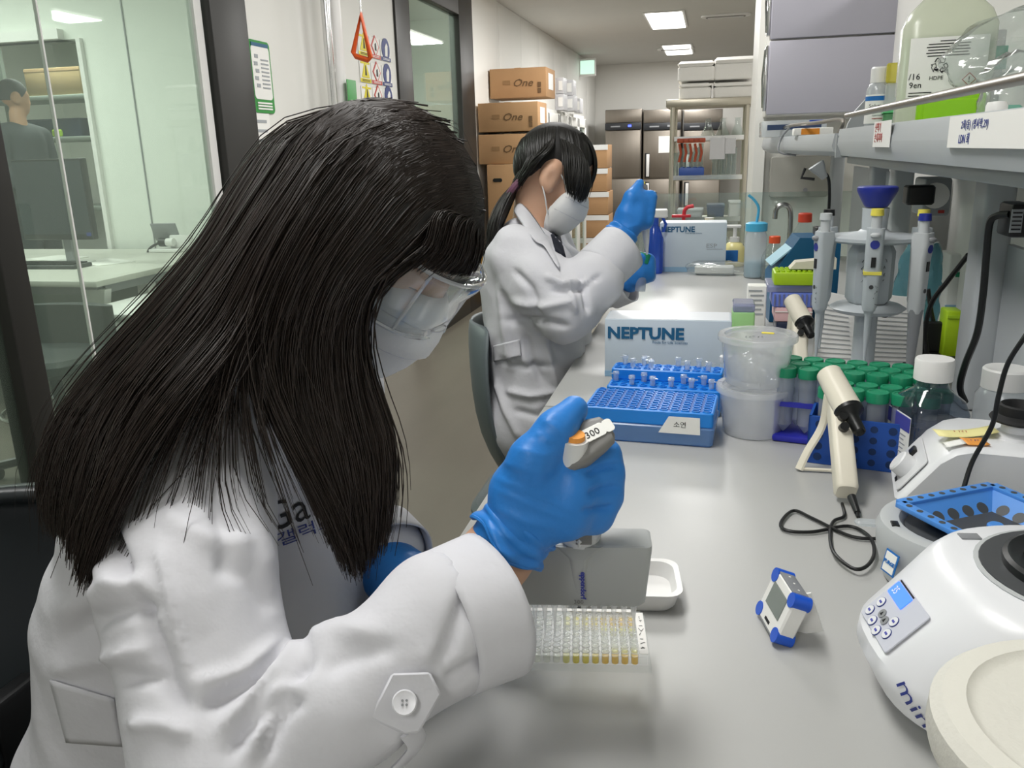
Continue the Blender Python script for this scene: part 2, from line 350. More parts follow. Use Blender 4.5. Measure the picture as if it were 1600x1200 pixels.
for k in range(2): MB().box((0, -.102, .08+.05*k), (.07, .004, .015)).build('print_line', 'ink_black', t)
# desk, monitor, keyboard, socket, papers
mat('desk_top', '#cfcec6', .4); mat('desk_panel', '#8f9890', .5); mat('screen', '#3a3f44', .25); mat('screen_side', '#6e6a66', .5)
c = PZ(150, 440, .73)
t = thing('office_desk', 'pale grey office desk with white legs behind the glass partition', 'desk', (c.x, c.y, 0))
xr = 0.0; MB().box((-.85, .68, .715), (1.7, 1.36, .03), .004).build('desk_top', 'desk_top', t)
MB().box((-.85, .08, .68), (1.6, .05, .05)).build('apron', 'mid_grey', t); MB().box((-.06, .7, .68), (.05, 1.2, .05)).build('apron', 'mid_grey', t)
MB().prism([(-.12, .18), (0, .18), (-.04, -.0), (-.12, -.02)], 0, .05, T(0, .1, .5, rx=90)).build('bracket', 'white_plastic', t)
for (x, y) in ((-.1, .5), (-1.6, .1), (-1.6, 1.2), (-.1, 1.25)): MB().box((x, y, .35), (.07, .07, .7), .004).build('leg', 'white_plastic', t)
MB().box((-.9, 1.2, .36), (1.4, .02, .6)).build('modesty_panel', 'desk_panel', t)
t = thing('desk_monitor', 'black desktop monitor with dark grey screen on the office desk', 'monitor', PZ(105, 412, .73))
q = t.location.y; a, b = PY(20, 250, q), PY(151, 374, q); cxm = (a.x+b.x)/2-t.location.x; czm = (a.z+b.z)/2-.73; wm, hm = b.x-a.x, a.z-b.z
MB().box((cxm, 0, czm), (wm, .045, hm), .006).build('monitor_case', 'black_plastic', t); MB().box((cxm, -.024, czm+.01), (wm*.97, .004, hm*.9)).build('screen', 'screen', t)
MB().box((cxm+wm*.45, -.026, czm-hm*.43), (.03, .003, .02)).build('sticker', 'ink_blue', t); MB().box((0, .04, .12), (.05, .03, .24), .004).build('neck', 'mid_grey', t); MB().rbox(.26, .2, 0, .012, .03, .003).build('foot', 'white_plastic', t)
t = thing('desk_keyboard', 'dark keyboard at the near edge of the office desk', 'keyboard', PZ(75, 418, .73), rz=2)
MB().rbox(.46, .15, 0, .022, .01, .004).build('keyboard_case', 'dark_grey', t)
for r_ in range(4):
    for k in range(13): MB().box((-.195+k*.0325, -.05+r_*.033, .025), (.026, .026, .008)).build('key', 'black_plastic', t)
for k, (x, y, r_) in enumerate(((90, 404, 5), (165, 410, -8))):
    tag(MB().box((0, 0, .002), (.21, .297, .004)).build('paper_sheet', 'paper'), ('white paper sheet under the monitor foot', 'white paper sheet lying to the right of the monitor')[k], 'paper').location = PZ(x, y, .73); COL.objects[-1].rotation_euler.z = math.radians(70+r_)
yy = c.y+1.36-.15
p = PY(263, 380, yy)
t = thing('desk_socket', 'grey desktop power socket with an open flap and a black plug', 'socket', (p.x, p.y, .731))
MB().rbox(.22, .12, 0, .02, .01, .004).build('socket_base', 'white_plastic', t); MB().box((-.03, .03, .12), (.17, .012, .12), .004, rot=Euler((.4, 0, .1)).to_matrix().to_4x4()).build('flap', 'mid_grey', t)
MB().box((.07, .04, .06), (.14, .05, .08), .006).build('socket_block', 'white_plastic', t); MB().cyl((-.05, -.01, .06), (.0, -.01, .06), .028).build('plug', 'black_plastic', t); MB().cyl((0, -.012, .06), (.05, -.012, .06), .025).build('plug_body', 'white_plastic', t)
MB().tube(catmull([(-.05, -.01, .06), (-.12, -.03, .02), (-.14, -.05, -.05), (-.12, -.05, -.09)][:3]), .008, 6).build('cable', 'black_plastic', t)
# drawer pedestal in the office, in front of the glass
a = PZ(112, 492, .62)
t = thing('drawer_pedestal', 'white drawer cabinet with a grey bar handle and orange tag behind the glass', 'drawer cabinet', (a.x+.32, a.y+.32, 0))
MB().box((0, 0, .31), (.62, .6, .6), .008).build('pedestal_body', 'white_plastic', t); MB().box((0, 0, .615), (.66, .64, .025), .008).build('pedestal_top', 'white_plastic', t)
for z in (.46, .18):
    dr = MB().box((0, -.305, z), (.6, .02, .26), .004).build('drawer', 'white_plastic', t); MB().box((0, -.33, z+.06), (.2, .02, .018), .004).build('handle', 'mid_grey', dr)
MB().box((-.25, -.318, .29), (.06, .004, .025)).build('tag_sticker', 'orange', t)
mat('pale_blue', '#9fc8d8', .5)
t = thing('tissue_box', 'white and pale blue tissue box on the drawer cabinet', 'tissue box', (a.x+.42, a.y+.38, .628), rz=-8); MB().box((0, 0, .055), (.24, .13, .11), .003).build('box_body', 'paper', t); MB().box((0, 0, .112), (.24, .13, .004)).build('box_top', 'pale_blue', t)
# office chair: dark shell and chromed ring foot rest
mat('chair_dark', '#33393a', .45)
p = PZ(85, 570, .5); p2 = PZ(60, 660, .3)
t = thing('office_stool', 'dark swivel chair with a chromed foot ring behind the glass partition', 'chair', (p.x-.1, p.y+.1, 0))
MB().rbox(.46, .44, .46, .53, .12, .02).build('seat', 'chair_dark', t); MB().cyl((0, 0, .08), (0, 0, .46), .025).build('gas_column', 'black_plastic', t)
MB().loft([[(x*.21, y*.03+.2+abs(x)*-.05, z) for x, y in rrect(2, 2, .8)] for z in (.5, .54, .62, .68, .70)], T()).build('backrest', 'chair_dark', t); MB().box((0, .2, .50), (.06, .02, .1)).build('back_bar', 'black_plastic', t)
MB().tube([(.22*math.cos(k*.2618), .22*math.sin(k*.2618), .28) for k in range(24)], .011, 8, closed=True).build('foot_ring', 'chrome', t)
for k in range(5): an = k*1.2566; MB().tube([(0, 0, .09), (.28*math.cos(an), .28*math.sin(an), .06)], .02, 8).build('leg', 'black_plastic', t)
for k in range(5): an = k*1.2566; MB().cyl((.28*math.cos(an)-.012, .28*math.sin(an), .026), (.28*math.cos(an)+.012, .28*math.sin(an), .026), .026).build('castor', 'black_plastic', t)

# ------------------------------------------------------------------ far end of the lab
# refrigerators
mat('steel_dark', '#8c857c', .38, .9, stretch=(1, 1, .04), var=.07, vscale=50); mat('strip_black', '#2a2c30', .4); mat('led_blue', '#4a5cff', .4, emit=2.5)
YF = 13.2
for k, (xa, xb) in enumerate(((945, 1003.5), (1005, 1066), (1068, 1130))):
    A = PY(xa, 172, YF); B = PY(xb, 172, YF); W = B.x-A.x; H = A.z
    t = thing('upright_refrigerator', ('brushed steel upright refrigerator at the far end, left one with a blue display', 'brushed steel upright refrigerator with a white sheet on its door', 'brushed steel upright refrigerator behind the glassware rack')[k], 'refrigerator', ((A.x+B.x)/2, YF, 0))
    MB().box((0, .36, H/2+.04), (W-.01, .7, H-.08), .008).build('fridge_body', 'steel_dark', t); MB().box((0, .3, .05), (W-.06, .6, .1)).build('plinth', 'black_plastic', t)
    zt_, zm, zb_ = PY(xa, 205, YF).z, PY(xa, 279, YF).z, .12
    for (z0, z1) in ((zm+.01, zt_), (zb_, zm-.01)):
        d_ = MB().box((0, -.02, (z0+z1)/2), (W-.03, .05, z1-z0), .008).build('fridge_door', 'steel_dark', t)
        zc_ = z1-.5 if z0 > zm else z1-.22
        MB().box((-W/2+.075, -.05, zc_), (.07, .02, .36), .004).build('handle_recess', 'black_plastic', d_); MB().box((-W/2+.085, -.062, zc_), (.045, .02, .33), .006).build('handle', 'white_plastic', d_)
    MB().box((0, -.03, zt_+.06), (W-.02, .05, .1), .004).build('control_strip', 'strip_black', t); MB().box((W*.18, -.057, zt_+.065), (.05, .006, .03)).build('display', 'led_blue' if k == 0 else 'mid_grey', t)
    MB().box((-W*.2, -.057, zt_+.06), (.14, .004, .02)).build('badge', 'mid_grey', t); MB().box((0, -.01, H-.1), (W-.02, .02, .18), .004).build('top_grille', 'steel_dark', t)
    if k == 1: MB().box((W*.12, -.05, zt_-.2), (.23, .004, .24)).build('notice', 'paper', t)
# glass fronted cabinets along the left wall
mat('cab_white', '#e6e5e0', .45)
for k, (y0, y1) in enumerate(((7.36, 8.5), (8.52, 9.6))):
    t = thing('glass_cabinet', ('white glass fronted cabinet nearest the cartons', 'white glass fronted cabinet beyond the first one')[k], 'cabinet', (-1.68, (y0+y1)/2, 0)); L = y1-y0
    MB().box((-.235, 0, .82), (.02, L, 1.62)).build('back_panel', 'cab_white', t); MB().box((0, 0, 1.61), (.5, L, .04), .004).build('top_panel', 'cab_white', t); MB().box((0, 0, .05), (.5, L, .1)).build('plinth', 'cab_white', t)
    for s in (-1, 1): MB().box((0, s*(L/2-.012), .82), (.5, .024, 1.56), .003).build('side_panel', 'cab_white', t)
    for z in (.45, .85, 1.25): MB().box((-.02, 0, z), (.4, L-.06, .02)).build('shelf_board', 'cab_white', t)
    for s in (-1, 1):
        d_ = MB().box((.255, s*L/4, .82), (.006, L/2-.1, 1.42)).build('door_glass', 'glass_green', t)
        for q in (-1, 1): MB().box((.26, s*L/4+q*(L/4-.035), .82), (.03, .06, 1.56), .003).build('door_stile', 'cab_white', d_)
        for z in (.1, 1.55): MB().box((.26, s*L/4, z), (.03, L/2-.03, .09), .003).build('door_rail', 'cab_white', d_)
        MB().box((.255, s*L/4, 1.3), (.004, .2, .16)).build('door_notice', 'pale_blue' if k else 'print_grey', d_)
# cartons
def carton(lbl, c0, W, D, H, logo=True, m='cardboard', group=None, flap=False):
    t = thing('cardboard_carton', lbl, 'carton', c0, group=group)
    MB().box((0, D/2, H/2), (W, D, H), .004).build('carton_body', m, t)
    MB().box((0, D/2, H+.001), (.055, D, .003)).build('seam_tape', 'cardboard_edge', t); MB().box((W/2+.001, D/2, H*.55), (.003, D*.5, H*.55)).build('shipping_label', 'tape_white', t)
    if logo:
        text('One', H*.36, 'carton_print', t, T(-W*.1, -.003, H*.38, rx=90), shear=.35, bold=.001, xs=1.15)
        MB().box((-W*.2, -.003, H*.52), (W*.13, .002, H*.14)).build('printed_emblem', 'carton_print2', t)
        for q in (.42, .22): MB().box((W*.38, -.003, H*q), (.028, .002, .04)).build('printed_mark', 'carton_print', t)
    return t
mat('carton_print', '#6b5238', .85); mat('carton_print2', '#94734f', .85)
Yc = 6.96
def cart_px(lbl, x0, x1, y0, y1, Y, D, **k):
    a, b = PY(x0, y1, Y), PY(x1, y0, Y); return carton(lbl, ((a.x+b.x)/2, Y, a.z), b.x-a.x, D, b.z-a.z, **k)
cart_px('brown carton with a script logo on top of the glass cabinet, highest of all', 766, 853, 104, 154.5, 7.4, .42)
cart_px('brown carton with a script logo, second from the top of the stack', 748, 840, 158, 207, Yc, .38)
cart_px('brown carton with a script logo, third from the top, behind the seated woman', 749, 838, 208, 257, Yc, .38)
a = PY(738, 239, Yc-.03); zb = PY(780, 402, Yc-.03).z
cb = carton('large plain brown carton with a dark hand hole and an open flap', (a.x+.30, Yc-.03, zb), .36, .40, PY(749, 257, Yc).z-zb-.004, logo=False)
H_ = PY(749, 257, Yc).z-zb
MB().rbox(.08, .03, 0, .004, .014, .001, T(-.09, -.001, H_-.13, rx=90)).build('hand_hole', 'black_plastic', cb)
MB().prism([(0, 0), (.14, -.3), (.14, -.02)], 0, .005, T(.19, .02, H_-.02, rx=90, rz=-30)).build('open_flap', 'cardboard_edge', cb)
carton('yellowish carton on the floor under the large brown carton', (a.x+.29, Yc-.03, 0), .5, .40, zb-.002, logo=False, m='cardboard_yellow')
zt0 = PY(930, 226, 9.9).z; hs = zt0/5
for k in range(5):
    o_ = ('lowest', 'second lowest', 'middle', 'second highest', 'highest')[k]
    p = PY(932 if k > 2 else 934, 300, 9.9); t = thing('taped_carton', 'brown carton with white tape, %s of the far stack by the glass cabinets' % o_, 'carton', (p.x-.18, 9.9, hs*k), group='taped cartons in a stack')
    MB().box((0, .25, hs/2), (.6, .5, hs-.006), .004).build('carton_body', 'cardboard', t); MB().box((.08, -.003, hs*.88), (.46, .006, hs*.22)).build('tape', 'tape_white', t)
for k, (xa, ya_, xb, yb_, Y) in enumerate(((868, 116, 880, 138, 7.9), (867, 138, 881, 158, 7.9), (881, 118, 895, 138, 8.2), (880, 138, 897, 163, 8.2), (897, 130, 906, 165, 8.7))):
    a, b = PY(xa, yb_, Y), PY(xb, ya_, Y); sup = 1.632
    lb = ('upper pale grey box on the cabinet next to the top carton', 'lower pale grey box on the cabinet next to the top carton', 'upper pale grey box in the middle of the cabinet top', 'lower pale grey box in the middle of the cabinet top', 'white ring binder box at the far end of the cabinet top')[k]
    low = k in (1, 3, 4); z0 = sup if low else sup+.142; t = thing('storage_box', lb, 'box', ((a.x+b.x)/2, Y, z0)); mat('pale_grey_box', '#c9c9cc', .5)
    MB().box((0, .1, .07), (b.x-a.x, .2, .139), .004).build('box_body', 'pale_grey_box', t); MB().box((b.x*0+.01, -.003, .07), ((b.x-a.x)*.5, .004, .08)).build('box_label', 'paper', t)
mat('exit_green', '#bfe6d2', .4, emit=1.0)
p = PX(905, 106, XP); t = thing('exit_sign', 'small lit exit sign high on the left wall', 'sign', (XP, p.y, p.z)); MB().box((.12, 0, 0), (.24, .04, .24), .006).build('sign_case', 'white_plastic', t); MB().box((.12, -.022, 0), (.2, .006, .18)).build('sign_face', 'exit_green', t)
# glassware rack on the far counter
YR = 6.0; a = PY(1048, 158, YR); b = PY(1172, 158, YR); XW = b.x-a.x; cxr = (a.x+b.x)/2
mat('rack_metal', '#b9b3a4', .35, .7)
t = thing('glassware_rack', 'tall metal rack of glassware standing at the far end of the bench', 'rack', (cxr, YR, 0))
zs = [PY(1100, q, YR).z for q in (160, 219, 280, 345)]
MB().box((0, .2, zs[0]), (XW+.06, .44, .05), .006).build('top_board', 'rack_metal', t)
for z in zs[1:]:
    MB().box((0, .2, z), (XW, .4, .015), .003).build('wire_shelf', 'rack_metal', t); MB().box((0, 0, z+.012), (XW, .012, .03)).build('front_lip', 'chrome', t)
MB().box((0, .2, .6), (XW, .4, .03)).build('lower_board', 'rack_metal', t)
for sx in (-1, 1):
    for sy in (0, .4): MB().cyl((sx*(XW/2-.015), sy, 0), (sx*(XW/2-.015), sy, zs[0]), .016, seg=10).build('post', 'rack_metal', t)
for (px, py, w_, h_) in ((1121, 232, .1, .14), (1141, 228, .07, .1)):
    p = PY(px, py, YR); MB().box((p.x-cxr, -.02, p.z), (w_, .004, h_)).build('hanging_card', 'pale_grey_box', t)
def tube_glass(lbl, loc, r, h, m='glassware', cap=None, group=None, name='test_tube'):
    t = thing(name, lbl, 'glassware', loc, group=group); MB().lathe([(r*.2, 0), (r*.8, r*.2), (r, r*.8), (r, h), (r*1.15, h), (r*.9, h-.004), (r*.9, r)], 10, caps=False).build('glass_wall', m, t)
    if cap: MB().cyl((0, 0, h*.95), (0, 0, h*1.2), r*1.2, seg=10).build('stopper', cap, t)
    return t
mat('rust', '#a4482c', .5); mat('blue_rack', '#3a5aa8', .4); mat('bottle_blue', '#2b52b8', .3)
for k in range(11):
    px = 1056+k*7.6+(14 if k > 5 else 0); p = PY(px, 270, YR+.12)
    tube_glass('clear glass tube on the middle shelf of the rack, %s from the left' % ('first', 'second', 'third', 'fourth', 'fifth', 'sixth', 'seventh', 'eighth', 'ninth', 'tenth', 'eleventh')[k], (p.x, YR+.12+.03*(k % 2), zs[2]+.008), .018, .17+.03*(k % 3), group='tubes on the middle shelf of the rack')
for k in range(5):
    p = PY(1062+k*8, 230, YR+.05); q = thing('hanging_clip', 'rust red clamp hanging under the second rack shelf, %s from the left' % ('first', 'second', 'third', 'fourth', 'fifth')[k], 'clamp', (p.x, YR-.015, zs[1]-.14), group='rust red clamps on the rack'); MB().tube([(0, 0, .12), (.012, 0, .06), (0, 0, 0)], .009, 6).build('clamp_arm', 'rust', q); MB().box((.01, 0, .14), (.05, .03, .03), .006).build('clamp_head', 'rust', q)
for k, px in enumerate((1106, 1129, 1152)):
    p = PY(px, 212, YR+.15); q = thing('glass_flask', 'clear glass flask on the second shelf of the rack, %s of three' % ('left', 'middle', 'right')[k], 'flask', (p.x, YR+.17, zs[1]+.008)); MB().lathe([(.05, 0), (.055, .01), (.02, .09), (.018, .13), (.024, .135)], 14, caps=False).build('flask_wall', 'glassware', q); MB().lathe([(.045, .003), (.04, .02)], 14).build('flask_base', 'green_leaf', q)
q = thing('tube_holder', 'blue tube holder on the middle shelf of the glassware rack', 'tube rack', (PY(1080, 270, YR).x, YR+.06, zs[2]+.008)); MB().box((0, 0, .035), (.17, .06, .07), .006).build('holder_block', 'blue_rack', q)
for k in range(4): MB().cyl((-.06+k*.04, 0, .06), (-.06+k*.04, 0, .075), .015, seg=10).build('holder_ring', 'blue_rack', q)
for k, (px, w_, h_, m_, l_) in enumerate(((1118, .11, .09, 'tub_navy', 'navy blue'), (1148, .08, .11, 'white_plastic', 'white'), (1078, .16, .06, 'pale_grey_box', 'pale grey flat'))):
    p = PY(px, 330, YR); q = thing('plastic_bin', '%s plastic bin on the lowest visible shelf of the glassware rack' % l_, 'bin', (p.x, YR+.12, zs[3]+.008)); MB().rbox(w_, .2, 0, h_, .015, .004, taper=1.08).build('bin_body', m_, q); MB().rbox(w_*1.12, .23, h_-.006, h_+.008, .02, .003).build('bin_rim', m_, q)
# styrofoam boxes on the rack
mat('styrofoam', '#f6f4f0', .9, bump=.15, bscale=120)
for k, (xa, xb, ya_, yb_, Y) in enumerate(((1060, 1112, 124, 152, YR), (1058, 1118, 89, 124, YR), (1114, 1182, 124, 152, YR+.02), (1115, 1184, 84, 124, YR+.02))):
    a, b = PY(xa, yb_, Y), PY(xb, ya_, Y); z0 = zs[0]+.026 if k in (0, 2) else None
    h = b.z-a.z
    if k in (0, 2): base_h = h-(.026-.0)
    z0 = zs[0]+.026 if k in (0, 2) else zs[0]+.028+(PY(1060, 124, YR).z-PY(1060, 152, YR).z)
    t = thing('styrofoam_box', ('lower left white styrofoam box on the glassware rack', 'upper left white styrofoam box with lid on the glassware rack', 'lower right white styrofoam box on the glassware rack', 'upper right white styrofoam box, tallest on the rack')[k], 'foam box', ((a.x+b.x)/2, Y, z0))
    W = b.x-a.x-.004
    MB().rbox(W, .36, 0, h*.68, .02, .006, T(0, .2, 0)).build('box_body', 'styrofoam', t); MB().rbox(W*1.02, .37, h*.68+.002, h-.004, .02, .02, T(0, .2, 0)).build('box_lid', 'styrofoam', t)
# white pillar and wall panel at the end of the bench
a = PY(1174, 300, 4.3)
slab('wall_pillar', a.x+.05, 1.0, 4.3, 4.9, 0, ZC, 'white_wall')
slab('trim_17', a.x, a.x+.05, 4.25, 4.9, 0, ZC, 'cab_white')
p = PY(1248, 276, 4.29)
t = thing('wall_panel_box', 'flat grey cover box on the white pillar under the far shelf', 'cover box', p); mat('cover_grey', '#a8a69f', .5)
MB().rbox(.27, .19, 0, .03, .015, .004, T(rx=90)).build('cover', 'cover_grey', t); MB().cyl((.03, -.045, -.06), (.03, -.028, -.06), .01, seg=10).build('screw', 'mid_grey', t)

# ================================================================== the bench
mat('bench_top', '#aeaeac', .36, spec=.45, var=.025, vscale=5, bump=.01, bscale=90); mat('bench_edge', '#a9a9a6', .5); mat('bench_metal', '#a9adb0', .4, .2); mat('shelf_metal', '#b7bbbe', .42, .0); mat('shelf_end', '#9ca0a2', .45, .0)
ZB = .8
for k, (y0, y1) in enumerate(((-.35, 1.560), (1.564, 3.95))):
    t = thing('lab_bench', ('pale grey worktop section of the lab bench nearest the camera', 'pale grey worktop section of the lab bench beyond the joint')[k], 'bench', (.2, (y0+y1)/2, 0)); L = y1-y0
    MB().box((0, 0, ZB-.0165), (1.03, L, .033), .004).build('worktop', 'bench_top', t); MB().box((-.47, 0, ZB-.07), (.03, L-.06, .06)).build('front_rail', 'bench_metal', t)
    for (x, y) in ((-.46, -L/2+.06), (-.46, L/2-.06), (.46, -L/2+.06), (.46, L/2-.06)): MB().box((x, y, (ZB-.034)/2), (.05, .05, ZB-.034), .004).build('leg', 'bench_metal', t)
    cbn = MB().box((.22, 0, .40), (.5, L-.1, .62), .004).build('under_cabinet', 'cab_white', t)
    n = int(L/.6)
    for q in range(n): d_ = MB().box((-.04, -L/2+.05+(q+.5)*(L-.1)/n, .40), (.02, (L-.1)/n-.01, .6), .003).build('cabinet_door', 'cab_white', t); MB().box((-.06, -L/2+.05+(q+.5)*(L-.1)/n, .62), (.02, .12, .015)).build('door_handle', 'mid_grey', d_)
# divider behind the bench
slab('wall_divider', .70, .78, -.35, 3.95, 0, 1.95, 'white_wall')
# near shelf unit
t = thing('reagent_shelf', 'grey metal reagent shelf with a steel rail above the near bench', 'shelf', (.33, 1.55, 0)); y0, y1 = -1.0, .98
mat('tape_label', '#eceae6', .6)
MB().box((.17, (y0+y1)/2, 1.297), (.35, y1-y0, .012)).build('shelf_board', 'shelf_metal', t)
MB().prism([(0, 1.325), (.012, 1.325), (.012, 1.29), (.02, 1.27), (.02, 1.255), (.006, 1.255), (-.006, 1.285)], y0, y1, Matrix([[1, 0, 0, 0], [0, 0, 1, 0], [0, 1, 0, 0], [0, 0, 0, 1]])).build('front_lip', 'shelf_metal', t)
MB().box((.04, (y0+y1)/2, 1.245), (.03, y1-y0, .022), .003).build('under_rail', 'shelf_end', t)
MB().cyl((.005, y0, 1.357), (.005, y1-.08, 1.357), .0075, seg=12).build('guard_rail', 'steel', t)
pf = [(-.008, 1.25), (.36, 1.25), (.36, 1.44), (.16, 1.44)]+[(.16-.15*math.sin(a)+.0, 1.29+.15*math.cos(a)*1.0) for a in (.25, .5, .75, 1.0, 1.25, 1.5)]+[(-.008, 1.31)]
MB().prism(pf, y1-.02, y1, Matrix([[1, 0, 0, 0], [0, 0, 1, 0], [0, 1, 0, 0], [0, 0, 0, 1]])).build('end_plate', 'shelf_end', t)
for y in (.13, .93, -.9): MB().box((.16, y, (ZB+1.29)/2), (.05, .085, 1.29-ZB), .012).build('post', 'shelf_metal', t); MB().prism([(.0, 0), (.16, 0), (.16, -.07), (.13, -.07)], -.012, .012, T(0.02, y, 1.285, rx=90)).build('bracket', 'shelf_end', t)
MB().box((.185, -.36, .955), (.012, .92, .31)).build('back_panel', 'shelf_metal', t)
MB().box((.30, .2, 1.0), (.01, 1.5, .4)).build('rear_sheet', 'white_wall', t)
for (pa, pb, qa, qb, nm, ink) in ((1366, 196, 1392, 222, 'small_tape_label', 'ink_red'), (1477, 195, 1594, 244, 'tape_label', 'ink_blue')):
    a = PX((pa+qa)/2, (pb+qb)/2, .324); l0 = PX(pa, pb, .324); l1 = PX(qa, pb, .324)
    wd = abs(l0.y-l1.y); hh = .042 if ink == 'ink_blue' else .05
    Mx = Matrix.Translation((-.0075, a.y-1.55, 1.302 if ink == 'ink_blue' else 1.305)) @ Matrix([[0, 0, -1, 0], [-1, 0, 0, 0], [0, 1, 0, 0], [0, 0, 0, 1]])
    lb = MB().box((0, 0, 0), (wd, hh, .001)).build('tape_label', 'tape_label', t, M=Mx)
    if ink == 'ink_blue': text('2회(동) (정사학,29)', .0135, ink, lb, T(-wd*.3, .004, .001), name='handwriting', shear=.1, spacing=1.15); text('LDN 회', .016, ink, lb, T(-wd*.32, -.015, .001), name='handwriting', shear=.1)
    else: text('신책기\n손대지마', .02, ink, lb, T(-wd*.42, .006, .001), name='handwriting', xs=1.2)
# far shelf
t = thing('far_reagent_shelf', 'grey metal shelf with rounded lip further along the bench', 'shelf', (.3, 2.62, 0))
def lip(x, y): return [(x+a, y, z) for a, z in ((0, 1.315), (.015, 1.315), (.015, 1.275), (.03, 1.262), (.3, 1.262), (.3, 1.25), (.03, 1.25), (-.0, 1.265), (-.006, 1.28))]
MB().loft([lip(.03, 0), lip(-.095, 1.36), lip(-.075, 1.42)]).build('shelf_body', 'shelf_metal', t)
MB().tube(catmull([(.04, .02, 1.31), (.05, .02, 1.35), (.02, .3, 1.352), (-.04, .9, 1.35), (-.05, 1.0, 1.31)]), .006, 8).build('guard_rail', 'steel', t)
MB().tube(catmull([(-.03, .8, 1.35), (-.055, .85, 1.31), (-.062, .83, 1.26), (0, .82, 1.245)]), .004, 8).build('wire_clip', 'mid_grey', t)
for y in (.25, 1.2): MB().box((.2, y, (ZB+1.25)/2), (.05, .08, 1.25-ZB), .01).build('post', 'shelf_metal', t)
MB().box((.22, .4, 1.0), (.012, .9, .4)).build('back_panel', 'shelf_metal', t)
# overhead cupboard with two lilac grey flap doors
mat('lilac_grey', '#b4b2bd', .5, var=.02, vscale=3)
a = PY(1193, 181, 3.95); zl = a.z
t = thing('overhead_cupboard', 'lilac grey overhead cupboard with two wide flap doors on the white pillar', 'cupboard', (a.x+.38, 3.95, zl)); z1 = PY(1205, 63, 3.95).z-zl
MB().box((0, .17, .43), (.74, .3, .86), .004).build('cupboard_body', 'cab_white', t)
for q, (za, zb) in enumerate(((.004, z1-.004), (z1+.004, z1*2))):
    d_ = MB().box((0.005, 0, (za+zb)/2), (.75, .025, zb-za), .004).build('flap_door', 'lilac_grey', t); MB().box((-.378, .03, (za+zb)/2), (.014, .05, (zb-za)*.9), .004).build('edge_strip', 'chrome', d_)
    MB().tube([(-.385, .03, za+.03), (-.392, .03, (za+zb)/2), (-.385, .03, zb-.03)], .005, 6).build('gas_strut', 'chrome', d_)
# items on the far shelf
p = PY(1240, 205, 3.55)
t = thing('drawer_tray', 'clear plastic tray with a dark slot on the far shelf', 'tray', (p.x, 3.55, 1.316)); mat('orange_label', '#e8932f', .5)
MB().box((0, .1, .03), (.24, .22, .06), .004).build('tray_shell', 'frosted', t); MB().box((0, -.012, .035), (.2, .004, .02)).build('tray_slot', 'tub_navy', t); MB().box((.08, -.014, .05), (.05, .004, .016)).build('blue_sticker', 'bottle_blue', t)
t = thing('orange_box', 'small orange and white packet lying on the far shelf', 'packet', (PY(1255, 212, 3.2).x+.03, 3.2, 1.316)); MB().box((0, 0, .012), (.13, .06, .024), .003).build('packet_body', 'paper', t); MB().box((-.01, -.031, .012), (.06, .002, .02)).build('packet_label', 'orange_label', t)

# ------------------------------------------------------------------ things on the near shelf (deck z = 1.303)
ZS = 1.304
mat('hdpe_milky', '#dfe4d2', .35, trans=.0, sss=.3); mat('label_white', '#f3f3ee', .5); mat('purple', '#5b2f8c', .4); mat('lime_green', '#8bc51b', .35); mat('tip_yellow', '#e6d95a', .4); mat('tip_green', '#66c986', .4)
clear('hdpe_clear', '#eef1e6', .62, '#eef1e4', .25)
p = PY(1472, 185, 2.05)
t = thing('hdpe_bottle', 'large milky plastic bottle with a printed white label on the near shelf', 'bottle', (p.x+.005, 2.10, ZS), rz=-6)
MB().loft([[(x, y, z) for x, y in rrect(.185-2*i, .12-2*i, .035)] for z, i in ((0, .01), (.01, 0), (.22, 0), (.25, .012), (.28, .04), (.30, .06))]).build('bottle_wall', 'hdpe_clear', t)
MB().loft([[(x, y, z) for x, y in rrect(.175, .11, .03)] for z in (.006, .2)]).build('liquid', 'hdpe_liq' if 'hdpe_liq' in MATS else mat('hdpe_liq', '#d6dfcf', .3), t)
MB().cyl((0, 0, .3), (0, 0, .33), .03).build('cap', 'white_plastic', t)
lb = MB().box((-.002, -.0615, .135), (.15, .0015, .12)).build('bottle_label', 'label_white', t)
for q in range(6): MB().box((-.005+.003*(q % 2), -.0627, .187-q*.0058), (.08 if q else .03, .001, .0018)).build('print_line', 'ink_black', lb)
text('\u267b', .03, 'ink_black', lb, T(-.036, -.063, .128, rx=90), name='recycling_mark', bold=.0004); text('HDPE', .011, 'ink_black', lb, T(-.035, -.063, .110, rx=90), name='lettering')
text('/16', .018, 'ink_black', lb, T(-.075, -.063, .112, rx=90), name='handwriting'); text('9en', .017, 'ink_black', lb, T(-.073, -.063, .095, rx=90), name='handwriting')
MB().prism([(-.014, 0), (0, -.014), (.014, 0), (0, .014)], 0, .001, T(.042, -.0625, .108, rx=90)).build('hazard_diamond', 'ink_red', lb); MB().prism([(-.0115, 0), (0, -.0115), (.0115, 0), (0, .0115)], 0, .001, T(.042, -.0632, .108, rx=90)).build('hazard_field', 'label_white', lb)
text('!', .016, 'ink_black', lb, T(.0395, -.0645, .1025, rx=90), name='hazard_mark', bold=.0003); text('Made in EU', .006, 'ink_black', lb, T(.005, -.0635, .083, rx=90))
for q in range(3): MB().box((-.05, -.0627, .085-q*.006), (.045, .001, .0016)).build('print_line', 'ink_black', lb)
p = PY(1362, 195, 2.36)
t = thing('solution_bottle', 'small white capped solution bottle with a blue band label on the near shelf', 'bottle', (p.x+.012, 2.38, ZS)); clear('pe_white', '#e9edf0', .55, '#f0f3f5', .2)
